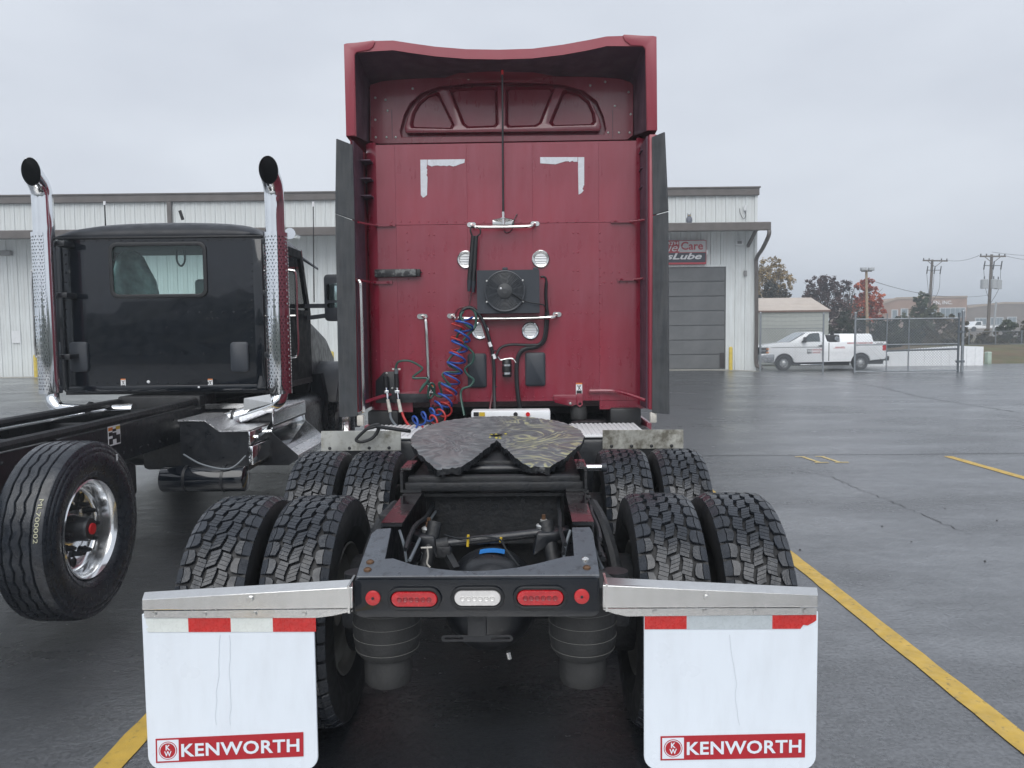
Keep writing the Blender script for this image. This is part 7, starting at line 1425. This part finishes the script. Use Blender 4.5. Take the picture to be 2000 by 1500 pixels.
# ------------------------------------------------------------------ rear end plate, lamps
ZT = 0.862
def G3(u, v):                                                     # the end plate slopes down to the rear
    d = R.ray(u, v); n_ = Vector((0, -SL, 1)); p0 = Vector((0, YF, ZT)); return R.c + d * ((p0 - R.c).dot(n_) / d.dot(n_))
YF = (R.gz(696, 1127, ZT).y + R.gz(1171, 1124, ZT).y) / 2; SL = 0.27
up = [(G3(*p).x, G3(*p).y) for p in ((696, 1126), (1171, 1123), (1168, 1100), (1158, 1040), (1152, 1029), (1117, 1030), (1121, 1085), (1106, 1086), (1085, 1091), (1050, 1100), (1010, 1108), (970, 1113), (930, 1115), (890, 1114), (850, 1110), (805, 1102), (768, 1090), (752, 1091), (764, 1031), (736, 1033), (725, 1042), (702, 1105))]
MB().plate(up, (), lambda a_, b_, t: (a_, b_, ZT + SL * (b_ - YF) + t), -0.012, 0.0).build('end_plate', ENDPAINT, RT_, smooth=0, bev=0.002, seg=1)
ye = YF; xa_, xb_ = R.at(693, 1165, ye).x, R.at(1171, 1165, ye).x; zlo = R.at(935, 1204, ye).z
fc_ = rrect(xa_, xb_, zlo, ZT - 0.001, 0.028, 5)
MB().plate(fc_, (), XZ(ye - 0.004), 0, 0.012).build('rear_crossmember', BLACKP, RT_, bev=0.004); 
for x0, x1 in ((xa_, xa_ + 0.01), (xb_ - 0.01, xb_)): MB().box(x0, x1, ye + 0.009, ye + 0.35, zlo + 0.025, ZT - 0.012).build('crossmember_end', FRAME, RT_, smooth=0)
MB().box(xa_ + 0.03, xb_ - 0.03, ye + 0.009, ye + 0.09, zlo, zlo + 0.01).build('crossmember_flange', FRAME, RT_, smooth=0)
for u, v in ((723, 1098), (718, 1113), (1143, 1093), (1146, 1109)):
    c = G3(u, v); b_ = MB().lathe([(-0.004, 0.015), (0.003, 0.0145), (0.008, 0.009), (0.009, 0.006), (0.005, 0.005), (0.005, 0)], (c.x, c.y, c.z), 'z', 16).build('end_bolt', RUST if v > 1095 else STEEL, RT_)
def oval(u, v, w, h, m, nm, bowls):
    c = R.at(u, v, ye); k = (3.27 + ye) / FPX; w, h = w * k, h * k; yy = ye - 0.004
    bz = MB(); bz.plate(rrect(c.x - w / 2 - 0.012, c.x + w / 2 + 0.012, c.z - h / 2 - 0.012, c.z + h / 2 + 0.012, h / 2 + 0.0118, 10), [rrect(c.x - w / 2, c.x + w / 2, c.z - h / 2, c.z + h / 2, h / 2 - 0.0002, 10)], XZ(yy, -1), 0.0005, 0.014); o = bz.build(nm, BLACKRUB, RT_, bev=0.004)
    rings = [[(c.x + (a - c.x), yy - t, c.z + (b - c.z)) for a, b in rrect(c.x - w / 2 + i, c.x + w / 2 - i, c.z - h / 2 + i, c.z + h / 2 - i, h / 2 - i - 0.0002, 10)] for t, i in ((0.001, 0.0002), (0.008, 0.0008), (0.012, 0.004))]
    mb = MB(); mb.loft(rings); mb.build('lens', m, o)
    for j in range(6):
        x = c.x + (j - 2.5) * w * 0.125; MB().lathe([(0, 0.0062), (-0.0016, 0.0078), (-0.0016, 0.0088), (0, 0.0095)], (x, yy - 0.0121, c.z - 0.001), 'y', 18).build('led_ring', bowls, o)
        m2 = MB(); m2.lathe([(0, 0), (0, 0.0055)], (x, yy - 0.0124, c.z - 0.001), 'y', 12); m2.build('led', bowls, o, smooth=0)
REDDK = mat('dark_red_led', (0.22, 0.003, 0.008), 0.2, coat=1.0)
oval(810, 1168, 94, 33, LENSRED, 'tail_lamp', REDDK); oval(933, 1166, 94, 33, LENSCLEAR, 'reverse_lamp', BULB); oval(1055, 1165, 94, 33, LENSRED, 'tail_lamp', REDDK)
for u, v in ((729, 1167), (1136, 1164)):
    c = R.at(u, v, ye); r = 15.3 * (3.27 + ye) / FPX; o = MB().lathe([(-0.0045, r), (-0.009, r * 0.96), (-0.0105, r * 0.85), (-0.0105, 0)], (c.x, ye, c.z), 'y', 28).build('round_reflector', mat('red_reflector', (0.55, 0.008, 0.012), 0.25, coat=0.8, bump=0.6, bs=400), RT_)
    MB().lathe([(-0.0107, 0.0055), (-0.013, 0.005), (-0.0135, 0.0)], (c.x, ye, c.z), 'y', 12).build('reflector_screw', FRAMEDULL, o)
pl = R.at(932, 1247, ye + 0.06); lp = MB(); lp.plate(rrect(pl.x - 0.13, pl.x + 0.13, pl.z - 0.012, pl.z + 0.012, 0.011, 4), [rrect(pl.x - 0.12, pl.x - 0.05, pl.z - 0.004, pl.z + 0.004, 0.003, 2), rrect(pl.x + 0.05, pl.x + 0.12, pl.z - 0.004, pl.z + 0.004, 0.003, 2)], XZ(ye + 0.06), 0, 0.004); lp.build('plate_bracket', FRAME, RT_); MB().box(pl.x - 0.035, pl.x + 0.035, ye + 0.055, ye + 0.075, pl.z + 0.01, zlo + 0.002).build('bracket_stem', FRAME, RT_, bev=0.004)
MB().cyl(R.at(993, 1273, -0.2), R.at(996, 1286, -0.2), 0.011, n=8).build('drain_plug', STEEL, RT_)
# air lines, wiring and small brackets packed along the frame
R_ = random.Random(21)
for k, (x, z, r_, m_) in enumerate(((0.455, 0.90, 0.010, HOSEK), (0.458, 0.86, 0.008, HOSEK), (0.453, 0.82, 0.012, HOSEK), (0.46, 0.77, 0.008, HOSEGREY), (-0.455, 0.90, 0.010, HOSEK), (-0.458, 0.85, 0.012, HOSEK), (-0.46, 0.80, 0.008, HOSEGREY), (0.31, 0.90, 0.009, HOSEK), (0.305, 0.86, 0.007, HOSEK), (-0.31, 0.89, 0.010, HOSEK), (-0.30, 0.83, 0.007, HOSEGREY))):
    pts = [(x + R_.uniform(-.012, .012), -0.3 + 0.22 * i, z + R_.uniform(-.02, .02)) for i in range(11)]; MB().tube(smooth_path(pts, 3), r_, 6).build('air_line', m_, RT_)
for k in range(9):
    s = R_.choice((-1, 1)); y = R_.uniform(-0.3, 0.7); z = R_.uniform(0.70, 0.9)
    MB().tube(smooth_path([(s * 0.45, y, z), (s * (0.50 + R_.uniform(0, .05)), y - 0.06, z - 0.05), (s * 0.54, y - 0.1, z - 0.18), (s * 0.47, y - 0.12, z - 0.3)], 4), R_.uniform(0.006, 0.012), 6).build('brake_line', R_.choice((HOSEK, HOSEK, HOSEGREY)), RT_)
    MB().cbox((s * 0.47, y + 0.05, z), (0.07, R_.uniform(0.05, 0.11), R_.uniform(0.04, 0.08))).build('frame_bracket', FRAMEDULL, RT_, bev=0.008)
for s in (-1, 1):
    MB().cyl((s * 0.50, -0.12, 0.60), (s * 0.50, -0.28, 0.60), 0.078, n=18).build('brake_chamber', FRAMEDULL, RT_, bev=0.012); MB().cyl((s * 0.50, 0.02, 0.57), (s * 0.50, -0.12, 0.60), 0.02, n=10).build('push_rod', ZINC, RT_)
    MB().tube(smooth_path([(s * 0.2, -0.36, 0.72), (s * 0.26, -0.42, 0.64), (s * 0.3, -0.3, 0.58), (s * 0.46, -0.26, 0.62)], 4), 0.010, 6).build('brake_line', HOSEK, RT_)
    MB().cyl((s * 0.24, 0.02, 0.90), (s * 0.30, -0.12, 0.62), 0.032, n=12).build('shock_absorber', FRAMEDULL, RT_)
# ------------------------------------------------------------------ mudflap hangers and flaps
FYl = ye - 0.01
for s in (-1, 1):
    if s < 0:
        T0, T1, F0, F1, B0, B1 = (282, 1156), (689, 1131), (277, 1171), (689, 1147), (277, 1192), (689, 1188); lip = [(282, 1193), (689, 1189), (689, 1193), (650, 1202), (617, 1206), (283, 1206)]
        flap = (283, 617, 1200); bolts = [(301, 1199), (399, 1200), (497, 1199), (594, 1199)]; mid = (489, 1170)
    else:
        T0, T1, F0, F1, B0, B1 = (1596, 1147), (1181, 1127), (1598, 1162), (1177, 1143), (1598, 1186), (1177, 1187); lip = [(1595, 1187), (1178, 1188), (1178, 1190), (1200, 1198), (1225, 1203), (1594, 1200)]
        flap = (1258, 1596, 1196); bolts = [(1279, 1195), (1377, 1194), (1475, 1194), (1572, 1193)]; mid = (1380, 1167)
    y0 = FYl - 0.03; y1 = FYl + 0.03
    t0, t1, f0, f1, b0, b1 = P(*T0, y1), P(*T1, y1), P(*F0, y0), P(*F1, y0), P(*B0, y0), P(*B1, y0)
    i0, i1 = Vector((b0.x, FYl, b0.z - 0.004)), Vector((b1.x, FYl, b1.z - 0.004)); e0, e1 = t0 + Vector((0, 0.02, -0.05)), t1 + Vector((0, 0.02, -0.05))
    mb = MB(); mb.loft([[e0, t0, f0, b0, i0], [e1, t1, f1, b1, i1]], closed=True); hg = mb.build('mudflap_hanger', STEEL, RT_, smooth=0, bev=0.0025)
    mb = MB(); mb.plate(px(lip, FYl), (), XZ(FYl - 0.004), 0, 0.004); mb.build('hanger_lip', STEEL, RT_, smooth=0)
    xin = t1.x; MB().plate([(y0 - 0.01, f1.z - 0.09), (y1 + 0.03, f1.z - 0.09), (y1 + 0.03, t1.z + 0.006), (y0 - 0.01, f1.z + 0.008)], (), YZ(xin), -0.004, 0.004).build('hanger_flange', STEEL, RT_, smooth=0)
    for u, v in bolts: c = P(u, v, FYl - 0.004); MB().cyl((c.x, FYl - 0.0045, c.z), (c.x, FYl - 0.012, c.z), 0.0095, n=6).build('hanger_bolt', STEEL, RT_, bev=0.001, seg=1)
    c = P(*mid, y0); MB().cyl((c.x, y0 + 0.004, c.z), (c.x, y0 - 0.010, c.z), 0.012, n=6).build('hanger_bolt', STEEL, RT_, bev=0.001, seg=1)
    # flap
    x0, x1 = P(flap[0], 1350, FYl).x, P(flap[1], 1350, FYl).x; zt3 = P(flap[0], flap[2], FYl).z; zb3 = P((flap[0] + flap[1]) / 2, 1504, FYl).z
    ol_ = [(x0, zt3)] + [(x1, zt3)]; rc_ = 0.05
    ol_ = [(x1, zt3), (x0, zt3)] + arc(x0 + rc_, zb3 + rc_, rc_, 180, 270, 6) + arc(x1 - rc_, zb3 + rc_, rc_, 270, 360, 6)
    mf = MB(); mf.plate(ol_, (), XZ(FYl), 0.001, 0.011); fl = mf.build('mudflap', FLAPW, RT_, bev=0.002, seg=1)
    zA, zB = P(450, 1207 if s < 0 else 1203, FYl).z, P(450, 1234 if s < 0 else 1231, FYl).z
    segs = ((285, 368, TAPEWHITE), (368, 451, TAPERED), (451, 533, TAPEWHITE), (533, 617, TAPERED)) if s < 0 else ((1259, 1341, TAPERED), (1341, 1508, TAPEGREY), (1508, 1594, TAPERED))
    for k, (u0, u1, m_) in enumerate(segs):
        xa2, xb2 = P(u0, 1220, FYl).x, P(u1, 1220, FYl).x; zl, zr = zB, zB; zu = zA
        if s > 0 and k == 2: q = [(xa2, zl), (xb2 - 0.055, zl), (xb2 - 0.045, zl + 0.014), (xb2 - 0.03, zl + 0.012), (xb2 - 0.012, zl + 0.022), (xb2, zl + 0.030), (xb2, zu), (xa2, zu)]
        elif s < 0 and k == 0: q = [(xa2 + 0.008, zl), (xb2, zl), (xb2, zu), (xa2, zu), (xa2 + 0.002, zl + 0.03), (xa2 + 0.01, zl + 0.018), (xa2, zl + 0.012)]
        else: q = [(xa2, zl), (xb2, zl), (xb2, zu), (xa2, zu)]
        MB().plate(q, (), XZ(FYl - 0.0015), 0, 0.0018).build('reflective_tape', m_, fl, smooth=0)
    # printed badge: red panel, white emblem square, lettering
    tl, tr, br_, bl = ((304, 1443), (593, 1431), (593, 1477), (305, 1490)) if s < 0 else ((1290, 1438), (1572, 1432), (1572, 1479), (1290, 1485))
    A, B2, C2, D2 = (P(*q_, FYl) for q_ in (bl, br_, tr, tl))
    ux = (B2 - A); wd_ = ux.length; ux.normalize(); uz = (D2 - A); ht = uz.length; uz.normalize()
    F2 = lambda dy: (lambda a_, b_, t=0.0: tuple(A + ux * a_ + uz * b_ + Vector((0, -dy - t, 0))))
    MB().plate([(0, 0), (wd_, 0), (wd_, ht), (0, ht)], (), F2(0.0), 0.0, 0.0012).build('badge_panel', LOGORED, fl, smooth=0)
    e = 0.006; sq_ = ht - 2 * e
    MB().plate([(e, e), (e + sq_, e), (e + sq_, e + sq_), (e, e + sq_)], (), F2(0.0013), 0.0, 0.0006).build('badge_square', FLAPW, fl, smooth=0)
    cx2 = e + sq_ / 2
    MB().plate(circ(cx2, ht / 2, sq_ * 0.43, 32), (), F2(0.002), 0.0, 0.0005).build('badge_disc', LOGORED, fl, smooth=0)
    MB().plate(circ(cx2, ht / 2, sq_ * 0.395, 32), [circ(cx2, ht / 2, sq_ * 0.36, 32)], F2(0.0026), 0.0, 0.0003).build('badge_ring', FLAPW, fl, smooth=0)
    f3 = F2(0.0031)
    text_part('lettering', 'K', FLAPW, fl, lambda a_, b_: f3(cx2 - sq_ * 0.10 + a_, ht / 2 + sq_ * 0.02 + b_), w=sq_ * 0.22, h=sq_ * 0.26, bold=0.03); text_part('lettering', 'W', FLAPW, fl, lambda a_, b_: f3(cx2 - sq_ * 0.17 + a_, ht / 2 - sq_ * 0.27 + b_), w=sq_ * 0.34, h=sq_ * 0.25, bold=0.025)
    x_ = ht + 0.004
    text_part('lettering', 'KENWORTH', FLAPW, fl, lambda a_, b_: f3(x_ + a_, ht * 0.21 + b_), w=wd_ - x_ - 0.014, h=ht * 0.55, bold=0.024, space=1.06)
    # fine stress cracks
    R_ = random.Random(4 + s); CRK = flat('crack_grey', (0.56, 0.60, 0.65), 0.6)
    for k in range(2 if s < 0 else 1):
        u = 430 + 18 * k if s < 0 else 1425; pts = []; v = 1240
        while v < 1425: pts.append(P(u, v, FYl)); v += 16; u += R_.uniform(-3.2, 2.6 if s < 0 else 3.8)
        mb = MB()
        for p_, q_ in zip(pts[:-1], pts[1:]): mb.add([(p_.x - .0008, FYl - 0.0004, p_.z), (p_.x + .0008, FYl - 0.0004, p_.z), (q_.x + .0008, FYl - 0.0004, q_.z), (q_.x - .0008, FYl - 0.0004, q_.z)], [(0, 1, 2, 3)])
        mb.build('stress_crack', CRK, fl, smooth=0)
    # dark inner splash guard beside the tyres
# ------------------------------------------------------------------ thin mist over the yard
hz = MB().box(-420, 420, -60, 620, -1.5, 16).build('haze', None, None, smooth=0)
hm = bpy.data.materials.new('haze_air'); hm.use_nodes = True; t = hm.node_tree; t.nodes.clear()
pv_ = t.nodes.new('ShaderNodeVolumePrincipled'); pv_.inputs['Color'].default_value = (0.86, 0.94, 1.0, 1); pv_.inputs['Density'].default_value = 0.0031; pv_.inputs['Anisotropy'].default_value = 0.2
ou = t.nodes.new('ShaderNodeOutputMaterial'); t.links.new(pv_.outputs[0], ou.inputs['Volume']); hz.data.materials.append(hm); hz['kind'] = 'stuff'; hz['label'] = 'thin rainy mist over the whole yard'
